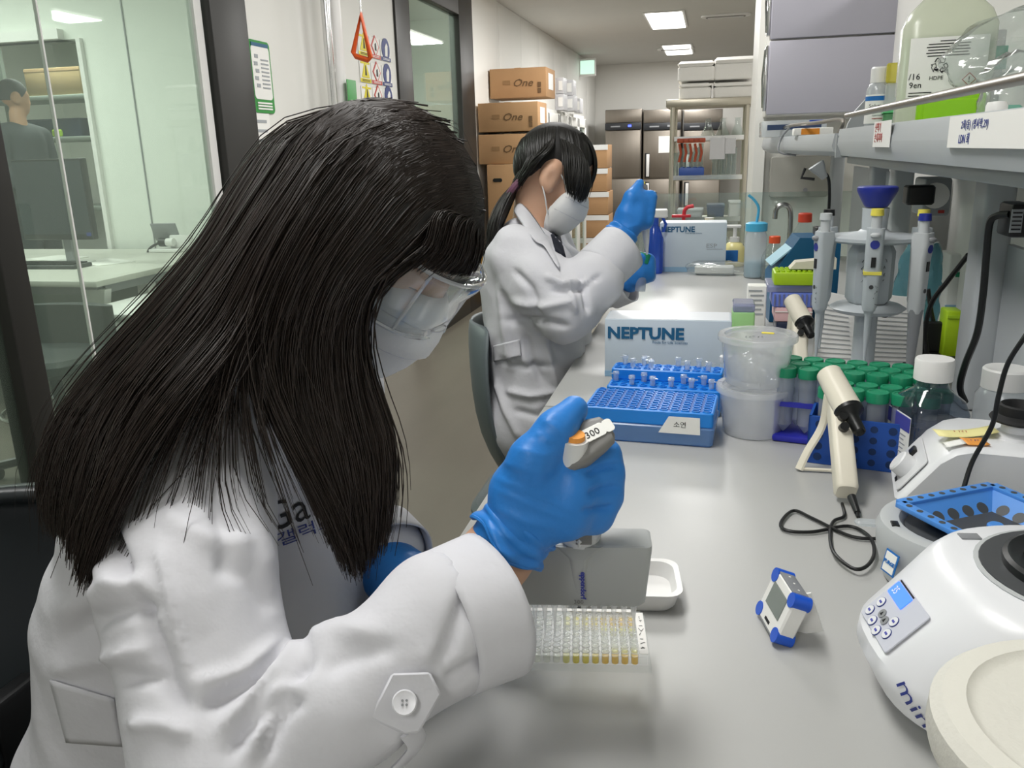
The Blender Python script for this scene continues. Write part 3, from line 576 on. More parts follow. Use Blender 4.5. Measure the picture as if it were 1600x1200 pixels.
MB().lathe([(.026, 0), (.028, .004), (.028, .11), (.022, .125), (.018, .13)], 24).build('bottle_wall', 'pe_white', t); MB().lathe([(.021, .128), (.021, .162), (.018, .166)], 24).build('cap', 'white_plastic', t)
l_ = MB().lathe([(.0285, .03), (.0285, .1)], 24, caps=False).build('bottle_label', 'label_white', t); mat('label_blue', '#1b6db8', .5); MB().lathe([(.0289, .085), (.0289, .096)], 24, caps=False).build('label_band', 'label_blue', t)
text('Solution', .013, 'ink_black', t, T(-.024, -.0292, .068, rx=90), xs=.95)
for q in range(3): MB().box((0, -.0288, .058-q*.008), (.03, .001, .0015)).build('print_line', 'ink_red' if q == 2 else 'print_grey', t)
# tip boxes wrapped in film
for k, (pxx, Y, dz, col, lb) in enumerate(((1393, 2.27, 0, 'tip_green', 'green and yellow tip box wrapped in clear film beside the solution bottle'),)):
    p = PY(pxx, 180, Y); t = thing('tip_box', lb, 'tip box', (p.x+.03, Y+.03, ZS), rz=-8); clear('film_green', '#cdeccf', .45, '#8fd6a0', .15); clear('film_yellow', '#f2efb0', .5, '#e9df6a', .15)
    MB().rbox(.09, .1, 0, .05, .008, .003).build('lower_box', 'film_green', t); MB().box((0, 0, .06), (.092, .102, .016)).build('green_band', 'tip_green', t); MB().rbox(.088, .098, .07, .12, .008, .003).build('upper_box', 'pe_white', t); MB().rbox(.092, .102, .12, .165, .01, .003).build('lid', 'film_yellow', t)
p = PY(1488, 180, 1.72)
t = thing('lime_tray', 'bright lime green plastic tray leaning behind the shelf rail', 'tray', (p.x+.045, 1.93, ZS), rz=-14)
MB().rbox(.125, .02, 0, .075, .01, .004).build('tray_back', 'lime_green', t); MB().rbox(.125, .08, 0, .012, .01, .004, T(0, -.03, 0)).build('tray_foot', 'lime_green', t); MB().rbox(.10, .006, .012, .065, .01, .002, T(0, -.011, 0)).build('tray_panel', 'lime_green', t)
p = PY(1546, 170, 1.5)
t = thing('small_white_bottle', 'small white screw capped bottle behind the rail near the bag', 'bottle', (p.x+.01, 1.5, ZS)); MB().lathe([(.014, 0), (.016, .004), (.016, .024)], 20).build('bottle_wall', 'pe_white', t); MB().lathe([(.0155, .023), (.0155, .036), (.013, .042), (.004, .043)], 20).build('cap', 'white_plastic', t)
mat('teal_pack', '#3aa58a', .5)
p = PY(1548, 60, 2.0)
t = thing('purple_pack', 'purple and green pipette tip pack behind the big bottle', 'pack', (p.x+.02, 2.22, ZS)); MB().box((0, 0, .11), (.13, .05, .22), .004).build('pack_body', 'pale_grey_box', t); MB().box((-.05, -.026, .16), (.03, .003, .05)).build('pack_stripe', 'purple', t); MB().box((.02, -.026, .16), (.1, .003, .05)).build('pack_stripe', 'teal_pack', t); MB().box((-.045, -.026, .12), (.03, .003, .03)).build('pack_stripe', 'tip_yellow', t)
# crumpled clear bag
def bagmesh(w, d, h, seed, amp=.02, nu=26, nv=16, pinch=.25):
    rs = np.random.default_rng(seed); ph = rs.random((6, 3))*6.28; g = []
    for i in range(nv+1):
        v = i/nv; r = []; sc = (1-(2*v-1)**4*.35)*(1-pinch*max(0, v-.55)*2)
        for j in range(nu):
            a = 2*math.pi*j/nu; n = sum(math.sin((k+2)*a+ph[k, 0])*math.sin((k+1)*3*v+ph[k, 1]) for k in range(6))/3
            m_ = math.sin(9*a+13*v+ph[0, 2])*.35
            r.append(((w/2*sc+amp*(n+m_))*math.cos(a), (d/2*sc+amp*(n+m_))*math.sin(a), h*v+amp*.4*n))
        g.append(r)
    return g
p = PY(1580, 170, 1.72)
t = thing('clear_bag', 'crumpled clear plastic bag with teal packets beside the lime tray', 'bag', (p.x+.03, 1.74, ZS+.004))
MB().loft(bagmesh(.16, .12, .13, 3, .012), caps=True).build('bag_film', 'bag', t, sharp=60); MB().rbox(.05, .03, .005, .04, .01, .006, T(-.03, 0, 0, rz=20)).build('teal_packet', 'teal_pack', t); MB().rbox(.05, .04, .005, .03, .01, .006, T(.03, .01, 0, rz=-30)).build('pale_packet', 'pale_blue', t)
p = PY(1580, 60, 1.9)
t = thing('top_bag', 'clear film bag draped over the top of the big milky bottle', 'bag', (p.x+.02, 1.97, ZS+.12)); MB().loft([[(x*1.0, y, z*.9-.05*max(0, -x/.1)) for x, y, z in r] for r in bagmesh(.22, .1, .13, 9, .016, pinch=-.1)], caps=True).build('bag_film', 'bag', t, sharp=60); MB().rbox(.06, .04, .02, .08, .01, .01, T(.06, 0, .0)).build('teal_packet', 'teal_pack', t)

# ------------------------------------------------------------------ NEPTUNE boxes
mat('carton_pale', '#c8d4de', .4, var=.04, vscale=7); mat('carton_white', '#dfe4ea', .35); mat('neptune_blue', '#1f6088', .5); mat('neptune_band', '#8fb3cf', .4)
def neptune(lbl, x0, x1, Y, D, H, extra):
    t = thing('product_carton', lbl, 'box', ((x0+x1)/2, Y, ZB+.0005)); W = x1-x0
    MB().box((0, D/2, H/2), (W, D, H), .0015).build('carton_body', 'carton_pale', t)
    MB().box((0, D/2, H+.0006), (W*.97, D*.94, .0012)).build('carton_lid', 'carton_white', t)
    MB().box((0, -.0008, H*.05), (W, .0012, H*.1)).build('blue_band', 'neptune_band', t)
    s = H*.27 if not extra else H*.155
    text('NEPTUNE', s, 'neptune_blue', t, T(-W*.48, -.0015, H*.68 if not extra else H*.82, rx=90), bold=.0014 if not extra else .001, xs=1.08 if not extra else 1.0)
    text('Tools for Life Sciences', s*.24, 'neptune_blue', t, T(-W*.12, -.0015, H*(.6 if not extra else .78), rx=90))
    if extra: text('ESP', s*.75, 'print_grey', t, T(W*.2, -.0015, H*.5, rx=90), xs=1.3); MB().box((W*.33, -.0015, H*.47), (W*.24, .001, .002)).build('print_line', 'print_grey', t)
neptune('pale blue tip carton lettered NEPTUNE behind the blue tube racks', -.223, .048, 1.80, .10, .130, False)
neptune('pale blue tip carton lettered NEPTUNE and ESP at the far end of the bench', -.205, .056, 3.43, .12, .195, True)

# ------------------------------------------------------------------ blue racks with tubes
mat('rack_blue', '#1f86e0', .35, sss=.05); clear('box_blue', '#b8d8f8', .75, '#8fbdf2', .25); mat('hole_blue', '#0f57a6', .5)
clear('tube_clear', '#f2f6fa', .35, '#eef3f8', .15)
R_ = -4
t = thing('blue_tip_box', 'bright blue ninety six hole rack in a pale blue box with a white name tag', 'tube rack', (-.093, 1.43, ZB+.0005), rz=R_)
MB().rbox(.222, .118, 0, .034, .008, .003, taper=1.02).build('box_base', 'box_blue', t); MB().rbox(.222, .118, .034, .060, .006, .002).build('rack_tray', 'rack_blue', t)
HOLE = MB().lathe([(.0058, 0), (.0072, 0), (.0072, .0022), (.0058, .0022), (.0056, -.0)], 10, caps=False)
hm = None
for i in range(8):
    for j in range(12):
        if hm is None: ho = HOLE.build('well', 'rack_blue', t); hm = ho.data
        else: ho = bpy.data.objects.new('well', hm); COL.objects.link(ho); ho.parent = t
        ho.location = (-.099+j*.018, -.050+i*.0143, .060)
MB().box((0, 0, .0603), (.206, .104, .0004)).build('well_floor', 'hole_blue', t)
lb = MB().prism([(-.035, -.014), (.035, -.014), (.034, .016), (-.018, .016)], 0, .0008, T(.055, -.0605, .036, rx=90)).build('name_tag', 'label_white', t); text('소연', .012, 'ink_black', lb, T(.055, -.0605, .036, rx=90) @ T(-.010, -.002, .001), name='handwriting')
t = thing('blue_tube_rack', 'stepped blue rack holding small clear microtubes in front of the pale carton', 'tube rack', (-.078, 1.59, ZB+.0005), rz=R_)
MB().rbox(.215, .10, 0, .05, .006, .002).build('rack_front', 'rack_blue', t); MB().rbox(.215, .05, .05, .072, .006, .002, T(0, .025, 0)).build('rack_step', 'rack_blue', t)
for j in range(11):
    for i in range(4):
        zz = .0505 if i < 2 else .0725; o = MB() if False else bpy.data.objects.new('well', hm); COL.objects.link(o); o.parent = t; o.location = (-.095+j*.019, -.038+i*.024, zz)
# microtubes standing in it
base = None; rs = random.Random(5)
spots = [(-.095, 1), (-.06, 0), (-.04, 1), (-.02, 0), (.015, 0), (.036, 1), (.053, 0), (.074, 1), (.09, 0), (-.085, 3), (-.066, 2), (-.047, 3), (-.03, 2), (.02, 3), (.04, 2), (.06, 3), (.08, 2)]
cs, sn = math.cos(math.radians(R_)), math.sin(math.radians(R_))
for k, (lx, i) in enumerate(spots):
    ly = -.038+i*.024; loc = (-.078+lx*cs-ly*sn, 1.59+lx*sn+ly*cs, ZB+(.052 if i < 2 else .074))
    if base is None:
        base = thing('microtube', '', 'microtube', loc, group='microtubes in the stepped blue rack')
        MB().lathe([(.0048, 0), (.0052, .012), (.0066, .013), (.0066, .015), (.0045, .0145)], 12, caps=False).build('tube_wall', 'tube_clear', base); MB().lathe([(.0062, .015), (.0062, .0185), (.005, .019)], 12).build('lid', 'tube_clear', base); MB().box((.009, 0, .0155), (.006, .004, .001)).build('hinge', 'tube_clear', base); o = base
    else: o = copy_tree(base); o.location = loc
    o.rotation_euler.z = rs.random()*6; o['label'] = 'small clear microtube, %s row of the stepped blue rack, %s from the left' % (('front', 'second', 'third', 'back')[i], ('first', 'second', 'third', 'fourth', 'fifth')[sorted(a for a, b in spots if b == i).index(lx)])
for k, dx in enumerate((.062, .078)):
    t = thing('white_capped_vial', ('left', 'right')[k]+' white capped vial of the pair standing behind the stepped rack', 'vial', (-.005+dx*.9-.02, 1.665, ZB+.0005)); MB().lathe([(.007, 0), (.0075, .002), (.0075, .07), (.005, .075)], 14).build('vial_wall', 'tube_clear', t); MB().lathe([(.0065, .074), (.0075, .076), (.0075, .086), (.006, .088)], 14).build('cap', 'white_plastic', t)

# ------------------------------------------------------------------ round tubs
clear('tub_plastic', '#fafbfc', .32, '#ffffff', .16, 1.2); clear('crumple', '#f6f8f8', .25, '#ffffff', .12, 1.6); mat('yellow_tag', '#f0dc2e', .5)
for k, zz in enumerate((0, .091)):
    t = thing('round_tub', ('lower empty round translucent tub with lid', 'upper round translucent tub holding crumpled film, yellow tag on its lid')[k], 'tub', (.083, 1.462, ZB+.0005+zz))
    MB().lathe([(.046, .001), (.050, .001), (.052, .004), (.0605, .076), (.064, .077), (.064, .08), (.0585, .08), (.0505, .006), (.046, .004)], 40, caps=False).build('tub_wall', 'tub_plastic', t)
    MB().lathe([(.0001, .001), (.05, .001)], 40, caps=False).build('tub_floor', 'tub_plastic', t)
    l_ = MB().lathe([(.0001, .083), (.055, .083), (.056, .087), (.0655, .0875), (.067, .085), (.067, .077), (.0655, .077)], 40, caps=False).build('lid', 'tub_plastic', t)
    if k == 1:
        MB().loft(bagmesh(.09, .09, .045, 21, .008), caps=True).build('crumpled_film', 'crumple', t, loc=(0, 0, .006), sharp=60)
        MB().rbox(.022, .01, .0836, .0842, .004, .0002, T(.018, .022, 0, rz=-12)).build('yellow_tag', 'yellow_tag', l_); scribble(.035, .012, 3, 'mid_grey', l_, T(-.025, -.01, .084), n=5)

# ------------------------------------------------------------------ fifty millilitre tubes in racks
mat('cap_green', '#1f8a63', .35); mat('rack_violet', '#2b2fa8', .35); mat('rack_royal', '#1c4fa6', .4); mat('hole_dark', '#12305f', .6); clear('falcon', '#e6eaf0', .4, '#dfe5ee', .15)
RZ = -12; c_, s_ = math.cos(math.radians(RZ)), math.sin(math.radians(RZ)); O = Vector((.189, 1.343))
def rl(u, v): return (O.x+u*c_-v*s_, O.y+u*s_+v*c_)
x, y = rl(.058, .012)
t = thing('royal_blue_rack', 'royal blue perforated tube rack behind the clear bottle', 'tube rack', (x, y, ZB+.0005), rz=RZ)
W, D, H = .165, .078, .078
for s in (-1, 1): MB().box((0, s*(D/2-.002), H/2), (W, .004, H)).build('side_plate', 'rack_royal', t); MB().box((s*(W/2-.002), 0, H/2), (.004, D, H)).build('end_plate', 'rack_royal', t)
MB().box((0, 0, .002), (W-.006, D-.006, .004)).build('floor_plate', 'rack_royal', t)
for i in range(4):
    for j in range(6): MB().cyl((-.066+j*.0264, -D/2-.0006, .012+i*.018), (-.066+j*.0264, -D/2+.001, .012+i*.018), .0056 if j % 2 else .0064, seg=12).build('hole', 'hole_dark', t)
x, y = rl(.03, .11)
t = thing('violet_rack', 'violet blue tube rack under the rear green capped tubes', 'tube rack', (x, y, ZB+.0005), rz=RZ)
W, D, H = .24, .11, .07
MB().box((0, 0, .006), (W, D, .012), .004).build('rack_foot', 'rack_violet', t)
for s in (-1, 1): MB().box((s*(W/2-.003), 0, H/2), (.006, D*.8, H), .002).build('end_plate', 'rack_violet', t); MB().box((0, s*(D/2-.008), H-.004), (W, .006, .008)).build('top_rail', 'rack_violet', t)
MB().box((-W/2-.001, -.01, .04), (.001, .04, .03)).build('rack_label', 'label_white', t)
base = None; k = 0
for i in range(5):
    for j in range(7 if i > 1 else 5):
        u = j*.0355+(0 if i < 2 else -.075)+(0.018 if i % 2 else 0); v = i*.0365+(.0 if i < 2 else .004)
        x, y = rl(u, v); loc = (x, y, ZB+(.006 if i < 2 else .014))
        if base is None:
            base = thing('centrifuge_tube', '', 'centrifuge tube', loc, group='green capped centrifuge tubes in the racks')
            MB().lathe([(.001, 0), (.004, .003), (.0138, .015), (.0142, .10), (.013, .10)], 18, caps=False).build('tube_wall', 'falcon', base)
            pr = []
            MB().loft([[(r*(1+(.012 if q % 2 else 0))*math.cos(q*math.pi/24), r*(1+(.012 if q % 2 else 0))*math.sin(q*math.pi/24), z) for q in range(48)] for r, z in ((.0165, .098), (.0165, .112), (.0158, .114), (.013, .114), (.0125, .113))]).build('cap', 'cap_green', base); o = base
        else: o = copy_tree(base); o.location = loc
        o.rotation_euler.z = k; k += 1
        o['label'] = 'green capped clear tube, %s row from the front of the racks, %s from the left' % (('first', 'second', 'third', 'fourth', 'fifth')[i], ('first', 'second', 'third', 'fourth', 'fifth', 'sixth', 'seventh')[j])

# ------------------------------------------------------------------ pipette controllers
mat('cream', '#e2dccb', .4); mat('cream_dark', '#b9b19e', .5)
def controller(lbl, loc, first=None):
    t = thing('pipette_controller', lbl, 'pipette controller', loc)
    # handle rises backwards from its heel on the bench
    h0, h1 = Vector((0, .012, .018)), Vector((.000, .150, .108)); M = frame(h0, h1-h0, (1, .1, 0)); L = (h1-h0).length
    MB().loft([[(z, x, y) for x, y in rrect(w_, d_, .008)] for z, w_, d_ in ((0, .026, .030), (.004, .030, .034), (L*.5, .03, .034), (L*.8, .03, .036), (L, .032, .034))], M).build('handle', 'cream', t)
    hd = h1+Vector((0, .0, .012))
    b0, b1 = hd+Vector((-.012, .028, .026)), hd+Vector((.010, -.036, -.012))
    MB().cyl(b0, b1, .019, .021, 24).build('head', 'cream', t); MB().cyl(b1, b1+(b1-b0).normalized()*.006, .0215, .021, 24).build('nose_ring', 'black_plastic', t)
    d_ = (b1-b0).normalized(); MB().lathe([(.0205, 0), (.012, .008), (.0098, .012), (.0088, .038), (.007, .04), (.005, .038)], 24, Matrix.Translation(b1+d_*.006) @ d_.to_track_quat('Z', 'Y').to_matrix().to_4x4()).build('nose_cone', 'black_plastic', t)
    nrm = M.to_3x3() @ Vector((0, 0, 1)); nrm = nrm if nrm.z > 0 else -nrm
    for f in (.62, .74, .86):
        c = h0.lerp(h1, f)+nrm*.019; MB().cyl(c-nrm*.004, c+nrm*.006-Vector((0, .006, 0)), .0075, .0065, 14).build('trigger', 'black_plastic', t)
    MB().box(tuple(h0.lerp(h1, .02)), (.002, .024, .026), .0, rot=M.to_3x3().to_4x4()).build('heel_label', 'label_white', t)
    for s in (-1, 1): MB().tube(catmull([hd+Vector((s*.016, -.005, 0)), hd+Vector((s*.02, .0, -.05)), (hd.x+s*.03-.01, hd.y-.01, .03), (hd.x+s*.04-.012, hd.y-.02, .003)]), .0035, 8, flat=2).build('stand_leg', 'cream', t)
    MB().tube([(hd.x-.05, hd.y-.02, .0045), (hd.x+.028, hd.y-.02, .0045)], .003, 6).build('stand_foot', 'cream', t)
    return t
controller('cream pipette controller on its stand with a black cable, nearest the camera', (.197, 1.150, ZB))
controller('cream pipette controller with black nose behind the stacked tubs', (.196, 1.80, ZB))
cp = [(1316, 787), (1319, 806), (1303, 814), (1297, 830), (1302, 862), (1330, 887), (1352, 886), (1366, 865), (1358, 838), (1325, 822), (1270, 831), (1230, 829), (1220, 817), (1240, 798), (1272, 811), (1330, 838), (1378, 842)]
tag(MB().tube(catmull([PZ(a, b, ZB+.004+(.004 if 3 < i < 8 else 0)) for i, (a, b) in enumerate(cp)], 6), .0023, 8).build('power_cable', 'black_plastic'), 'thin black cable looped on the bench below the near pipette controller', 'cable')
t = thing('cable_plug', 'black plug pushed into the heel of the near pipette controller', 'plug', (.202, 1.139, ZB+.01)); MB().cyl((0, .008, .008), (.004, -.022, -.002), .006, .004, 12).build('plug_body', 'black_plastic', t); MB().cyl((.004, -.022, -.002), (.004, -.03, -.005), .003, .0025, 10).build('strain_relief', 'black_plastic', t)

# ------------------------------------------------------------------ clear bottle with white cap
clear('bottle_pet', '#b9c3cf', .12, '#8f9db0', .04, 1.6); mat('violet_liquid', '#5f6f93', .2, trans=.6); mat('label_violet', '#4b4ea8', .5)
t = thing('media_bottle', 'square clear media bottle with a ribbed white cap beside the royal blue rack', 'bottle', (.330, 1.312, ZB+.0005), rz=14)
MB().loft([[(x, y, z) for x, y in rrect(w_, w_, r_)] for z, w_, r_ in ((0, .08, .012), (.004, .088, .014), (.10, .088, .014), (.118, .08, .02), (.133, .05, .024), (.14, .044, .0219), (.152, .044, .0219))]).build('bottle_wall', 'bottle_pet', t)
MB().loft([[(x, y, z) for x, y in rrect(.082, .082, .012)] for z in (.004, .085)]).build('liquid', 'violet_liquid', t)
MB().loft([[(r*(1+(.02 if q % 2 else 0))*math.cos(q*math.pi/30), r*(1+(.02 if q % 2 else 0))*math.sin(q*math.pi/30), z) for q in range(60)] for r, z in ((.0268, .147), (.0268, .176), (.0255, .179), (.01, .1795))]).build('cap', 'white_plastic', t)
lb = MB().box((-.0446, 0, .055), (.001, .07, .085)).build('bottle_label', 'label_white', t); MB().box((-.0452, 0, .085), (.001, .07, .022)).build('label_band', 'label_violet', lb)
for q in range(7): MB().box((-.0453, .005*(q % 2), .066-q*.007), (.0006, .05, .002)).build('print_line', 'print_grey', lb)

# ------------------------------------------------------------------ vortex mixer
mat('device_white', '#e3e4e6', .35); mat('device_grey', '#b9bcbd', .38); mat('panel_white', '#dadbdd', .4); mat('note_yellow', '#efe6a2', .6); mat('note_orange', '#efa04a', .6)
t = thing('vortex_mixer', 'white vortex mixer with a black rubber cup and sticky notes', 'vortex mixer', (.382, 1.190, ZB+.0005), rz=-8)
pf = [(-.118, .022), (-.112, .018), (.115, .018), (.115, .096), (.105, .104), (-.035, .104), (-.055, .098), (-.075, .082)]
def pris_y(pf, y0, y1, e=.008):
    cx = sum(p[0] for p in pf)/len(pf); cz = sum(p[1] for p in pf)/len(pf)
    sh = lambda k: [(cx+(x-cx)*k, cz+(z-cz)*k) for x, z in pf]
    return [[(x, y, z) for x, z in sh(k)] for y, k in ((y0, .9), (y0+e*.4, .97), (y0+e, 1), (y1-e, 1), (y1-e*.4, .97), (y1, .9))]
MB().loft(pris_y(pf, -.075, .075, .012)).build('mixer_body', 'device_white', t); MB().rbox(.20, .13, 0, .02, .02, .003, T(.0, 0, 0)).build('mixer_base', 'dark_grey', t)
sl = Vector((.043, 0, .06)).normalized(); nr = Vector((-sl.z, 0, sl.x)); pc = Vector((-.0965, -.005, .052))
MF = frame(pc+nr*.002, (0, -1, 0), sl)
MB().rbox(.11, .058, 0, .002, .008, .0005, MF).build('control_panel', 'panel_white', t)
kn = MB().loft([[(r*(1+(.03 if q % 2 else 0))*math.cos(q*math.pi/20), r*(1+(.03 if q % 2 else 0))*math.sin(q*math.pi/20), z) for q in range(40)] for r, z in ((.0165, .002), (.016, .018), (.014, .02))], MF @ T(.015, -.004, 0)).build('speed_knob', 'device_white', t)
MB().box((-.018, .012, .004), (.02, .012, .006), .002, M=MF).build('rocker_switch', 'black_plastic', t); MB().box((.016, -.026, .0025), (.014, .004, .001), M=MF).build('print_mark', 'ink_black', t)
MB().lathe([(.03, .104), (.028, .108), (.02, .112), (.02, .122)], 28, T(.028, .0, 0)).build('cup_collar', 'device_white', t)
MB().lathe([(.014, .112), (.018, .124), (.034, .127), (.036, .130), (.034, .133), (.026, .136), (.026, .148), (.0235, .150), (.021, .148), (.016, .138)], 32, T(.028, .0, 0)).build('rubber_cup', 'rubber_black', t)
def note(w_, h_, M, m, nm, ink=None, bend=.004):
    g = [[(x*w_, y*h_, bend*(x*2)**2+.0006) for y in (-.5, -.25, 0, .25, .5)] for x in (-.5, -.3, -.1, .1, .3, .5)]
    o = MB().sheet([[M @ Vector(p) for p in r] for r in g]).build(nm, m, t, solid=.0004)
    return o
note(.075, .03, T(-.035, -.012, .1055, rz=12, ry=-6), 'note_yellow', 'sticky_note'); note(.028, .028, T(-.028, -.045, .1055, rz=15), 'note_orange', 'sticky_note', bend=.001); note(.024, .018, T(-.052, -.052, .1035, rz=12, ry=-15), 'label_white', 'sticky_note', bend=.0)
scribble(.02, .006, 8, 'ink_red', t, T(-.05, -.012, .108, rz=12), n=4, r=.0004); scribble(.012, .005, 9, 'ink_blue', t, T(-.034, -.045, .108, rz=12), n=3, r=.0004)

# ------------------------------------------------------------------ grey centrifuge with a blue rotor
mat('bowl_dark', '#4a4c4e', .45); mat('rotor_blue', '#4f8fdc', .35); mat('yellow_plate', '#e2bf2e', .4)
t = thing('open_mini_centrifuge', 'grey open mini centrifuge with a blue strip tube rotor', 'centrifuge', (.322, .955, ZB+.0005))
def el(a, b, z, ox=0, n=40): return [(ox+a*math.cos(2*math.pi*k/n), b*math.sin(2*math.pi*k/n), z) for k in range(n)]
MB().loft([el(.105, .085, 0), el(.112, .092, .004), el(.122, .098, .04), el(.124, .1, .062), el(.120, .096, .072), el(.112, .088, .074), el(.100, .077, .072), el(.095, .072, .066), el(.085, .064, .03), el(.06, .045, .026)], caps=True, ends=(True, True)).build('housing', 'device_grey', t)
MB().loft([el(.0935, .071, .0655), el(.085, .0635, .031), el(.05, .04, .0268)]).build('bowl_lining', 'bowl_dark', t)
MB().box((-.108, -.015, .074), (.008, .012, .003), .0005).build('latch_slot', 'black_plastic', t); MB().rbox(.03, .014, .05, .056, .007, .002, T(-.128, .03, 0)).build('lid_tab', 'frosted', t)
lb = MB().box((0, 0, 0), (.022, .026, .001)).build('brand_label', 'label_blue', t, M=T(-.1155, -.045, .04, rx=78, rz=-66)); MB().box((0, 0, .0006), (.018, .022, .001)).build('label_field', 'label_white', lb); text('PURGE', .0058, 'label_blue', lb, T(-.0088, -.002, .0015), bold=.0002)
MB().cyl((0, 0, .03), (0, 0, .0535), .029, seg=28).build('yellow_disc', 'yellow_plate', t)
for q in range(8): MB().cyl((.022*math.cos(q*.785), .022*math.sin(q*.785), .0535), (.022*math.cos(q*.785), .022*math.sin(q*.785), .0541), .003, seg=8).build('disc_hole', 'bowl_dark', t)
MB().lathe([(.009, .053), (.009, .074), (.007, .076)], 18).build('spindle_cap', 'rotor_blue', t)
ro = MB()
MR = T(0, 0, .0, rz=32)
for q in range(4):
    A = MR @ T(rz=90*q)
    # sloping wall and outer rim with two rows of holes
    ro.add([(.030, -.030, .050), (.030, .030, .050), (.066, .066, .082), (.066, -.066, .082), (.066, .066, .085), (.066, -.066, .085), (.028, -.028, .053), (.028, .028, .053)], [(0, 1, 2, 3), (3, 2, 4, 5), (5, 4, 7, 6)], A)
    ro.box((.070, 0, .0835), (.014, .14, .006), .001, A)
R0 = ro.build('rotor', 'rotor_blue', t)
for q in range(4):
    A = MR @ T(rz=90*q); nz = T(.048, 0, .0695, ry=-41.6)
    for k in range(4): MB().lathe([(.0075, 0), (.0075, .0007)], 16, A @ nz @ T(0, -.033+k*.022, -.0002)).build('rotor_hole', 'bowl_dark', R0)
    for k in range(8): MB().lathe([(.0036, .0862), (.0036, .0868)], 10, A @ T(.070, -.056+k*.016, 0)).build('rim_hole', 'bowl_dark', R0)

# ------------------------------------------------------------------ white mini centrifuge
mat('lcd_blue', '#3f6df0', .3, emit=1.6); mat('centri_white', '#e6e7ea', .3); mat('panel_grey', '#c9cbd6', .4)
t = thing('mini_centrifuge', 'white mini centrifuge with a lit blue display and dark rotor bowl', 'centrifuge', (.325, .735, ZB+.0005), rz=8)
def dshape(z, f, b, wd, n=28):   # rounded front towards -x
    out = []
    for k in range(n+1):
        a = math.pi/2+math.pi*k/n; ca, sa = math.cos(a), math.sin(a); p_ = 2.6
        out.append((f*math.copysign(abs(ca)**(2/p_), ca), wd*math.copysign(abs(sa)**(2/p_), sa), z))
    out += [(b, -wd, z), (b, wd, z)]; return out
MB().loft([dshape(.0, .13, .14, .095), dshape(.006, .137, .145, .1), dshape(.02, .165, .145, .112), dshape(.045, .178, .145, .118), dshape(.06, .176, .145, .118), dshape(.118, .122, .14, .112), dshape(.126, .112, .135, .107), dshape(.13, .10, .13, .1)]).build('housing', 'centri_white', t)
MB().loft([dshape(-.0, .11, .13, .09), dshape(.003, .112, .13, .09)]).build('foot_plate', 'dark_grey', t)
sl = Vector((.054, 0, .058)).normalized(); nr = Vector((-sl.z, 0, sl.x)); pc = Vector((-.1535, .006, .0835))
MF = frame(pc+nr*.0008, (0, -1, 0), sl) @ Matrix.Scale(.8, 4)
pn = MB().rbox(.085, .062, 0, .0022, .004, .0006, MF).build('control_panel', 'panel_grey', t)
MB().rbox(.042, .018, .002, .0034, .002, .0004, MF @ T(-.018, .018, 0)).build('display', 'lcd_blue', pn); text('35', .013, 'label_white', pn, MF @ T(-.034, .0135, .0037), name='display_digits', xs=.8); MB().box((-.018, .0288, .0026), (.04, .002, .0006), M=MF).build('print_line', 'ink_black', pn)
for k, (u, v) in enumerate(((-.030, -.004), (-.032, -.020), (-.014, -.024), (.004, -.026), (.020, -.018), (.012, -.004))): MB().lathe([(.0066, .002), (.0066, .0032)], 18, MF @ T(u, v, 0)).build('key_ring', 'ink_blue', pn); MB().lathe([(.0060, .002), (.0060, .0036)], 18, MF @ T(u, v, 0)).build('key', 'device_white', pn); MB().box((u, v, .0038), (.005, .0025, .0006), M=MF).build('key_print', 'label_violet', pn)
for u, v in ((-.012, -.010), (-.0, -.012)): MB().lathe([(.0056, .002), (.0056, .0036)], 18, MF @ T(u, v, 0)).build('arrow_key', 'mid_grey', pn); MB().prism([(-.002, -.002), (.002, -.002), (0, .0025)], .0036, .0042, MF @ T(u, v, 0)).build('key_print', 'ink_black', pn)
ML = frame(Vector((-.1735, -.035, .0505)), (.28, -.96, -.02), (.33, .1, .94))
MINI = (t, [o for o in t.children if o.name.startswith('housing')][0])
nt_ = MB().box((0, 0, .0004), (.05, .03, .0008)).build('name_tape', 'note_yellow' if False else 'tape_label', t, M=frame(Vector((-.082, -.086, .1165)), (.75, -.66, .0), (.5, .6, .62))); text('소연', .016, 'ink_black', nt_, T(-.018, -.004, .001), name='handwriting')
mat('bowl_black', '#1e2021', .3)
MB().lathe([(.086, .128), (.088, .1315), (.084, .1325), (.078, .128), (.07, .105), (.03, .1305 - .03)], 40, T(.0, 0, 0)).build('bowl_rim', 'device_grey', t); MB().lathe([(.0835, .1327), (.07, .1330)], 40, T(.0, 0, 0), caps=True).build('bowl_lining', 'bowl_dark', t)
rt = MB().lathe([(.066, .1332), (.066, .140), (.062, .142), (.058, .139), (.024, .136), (.02, .142), (.0, .143)], 40, T(.0, 0, 0)).build('rotor', 'bowl_black', t)
for k in range(12): MB().lathe([(.0078, .1385), (.0078, .1398)], 14, T(.042*math.cos(k*.5236), .042*math.sin(k*.5236), .0)).build('rotor_hole', 'black_plastic', rt)
MB().box((-.068, .072, .1305), (.018, .012, .002), .0006).build('latch_slot', 'mid_grey', t)

# ------------------------------------------------------------------ cream lidded bucket in the corner
mat('bucket_cream', '#dcdad0', .75, bump=.12, bscale=220)
c = PZ(1722, 1142, .94)
t = thing('ice_bucket', 'round cream ice bucket with a thick rimmed lid at the near corner', 'ice bucket', (c.x+.012, c.y, ZB+.0005))
MB().lathe([(.085, 0), (.09, .004), (.098, .105)], 48).build('bucket_wall', 'bucket_cream', t); MB().lathe([(.098, .107), (.106, .11), (.108, .118), (.107, .134), (.1, .141), (.086, .142), (.083, .139), (.078, .138), (.0, .139)], 56).build('lid', 'bucket_cream', t)

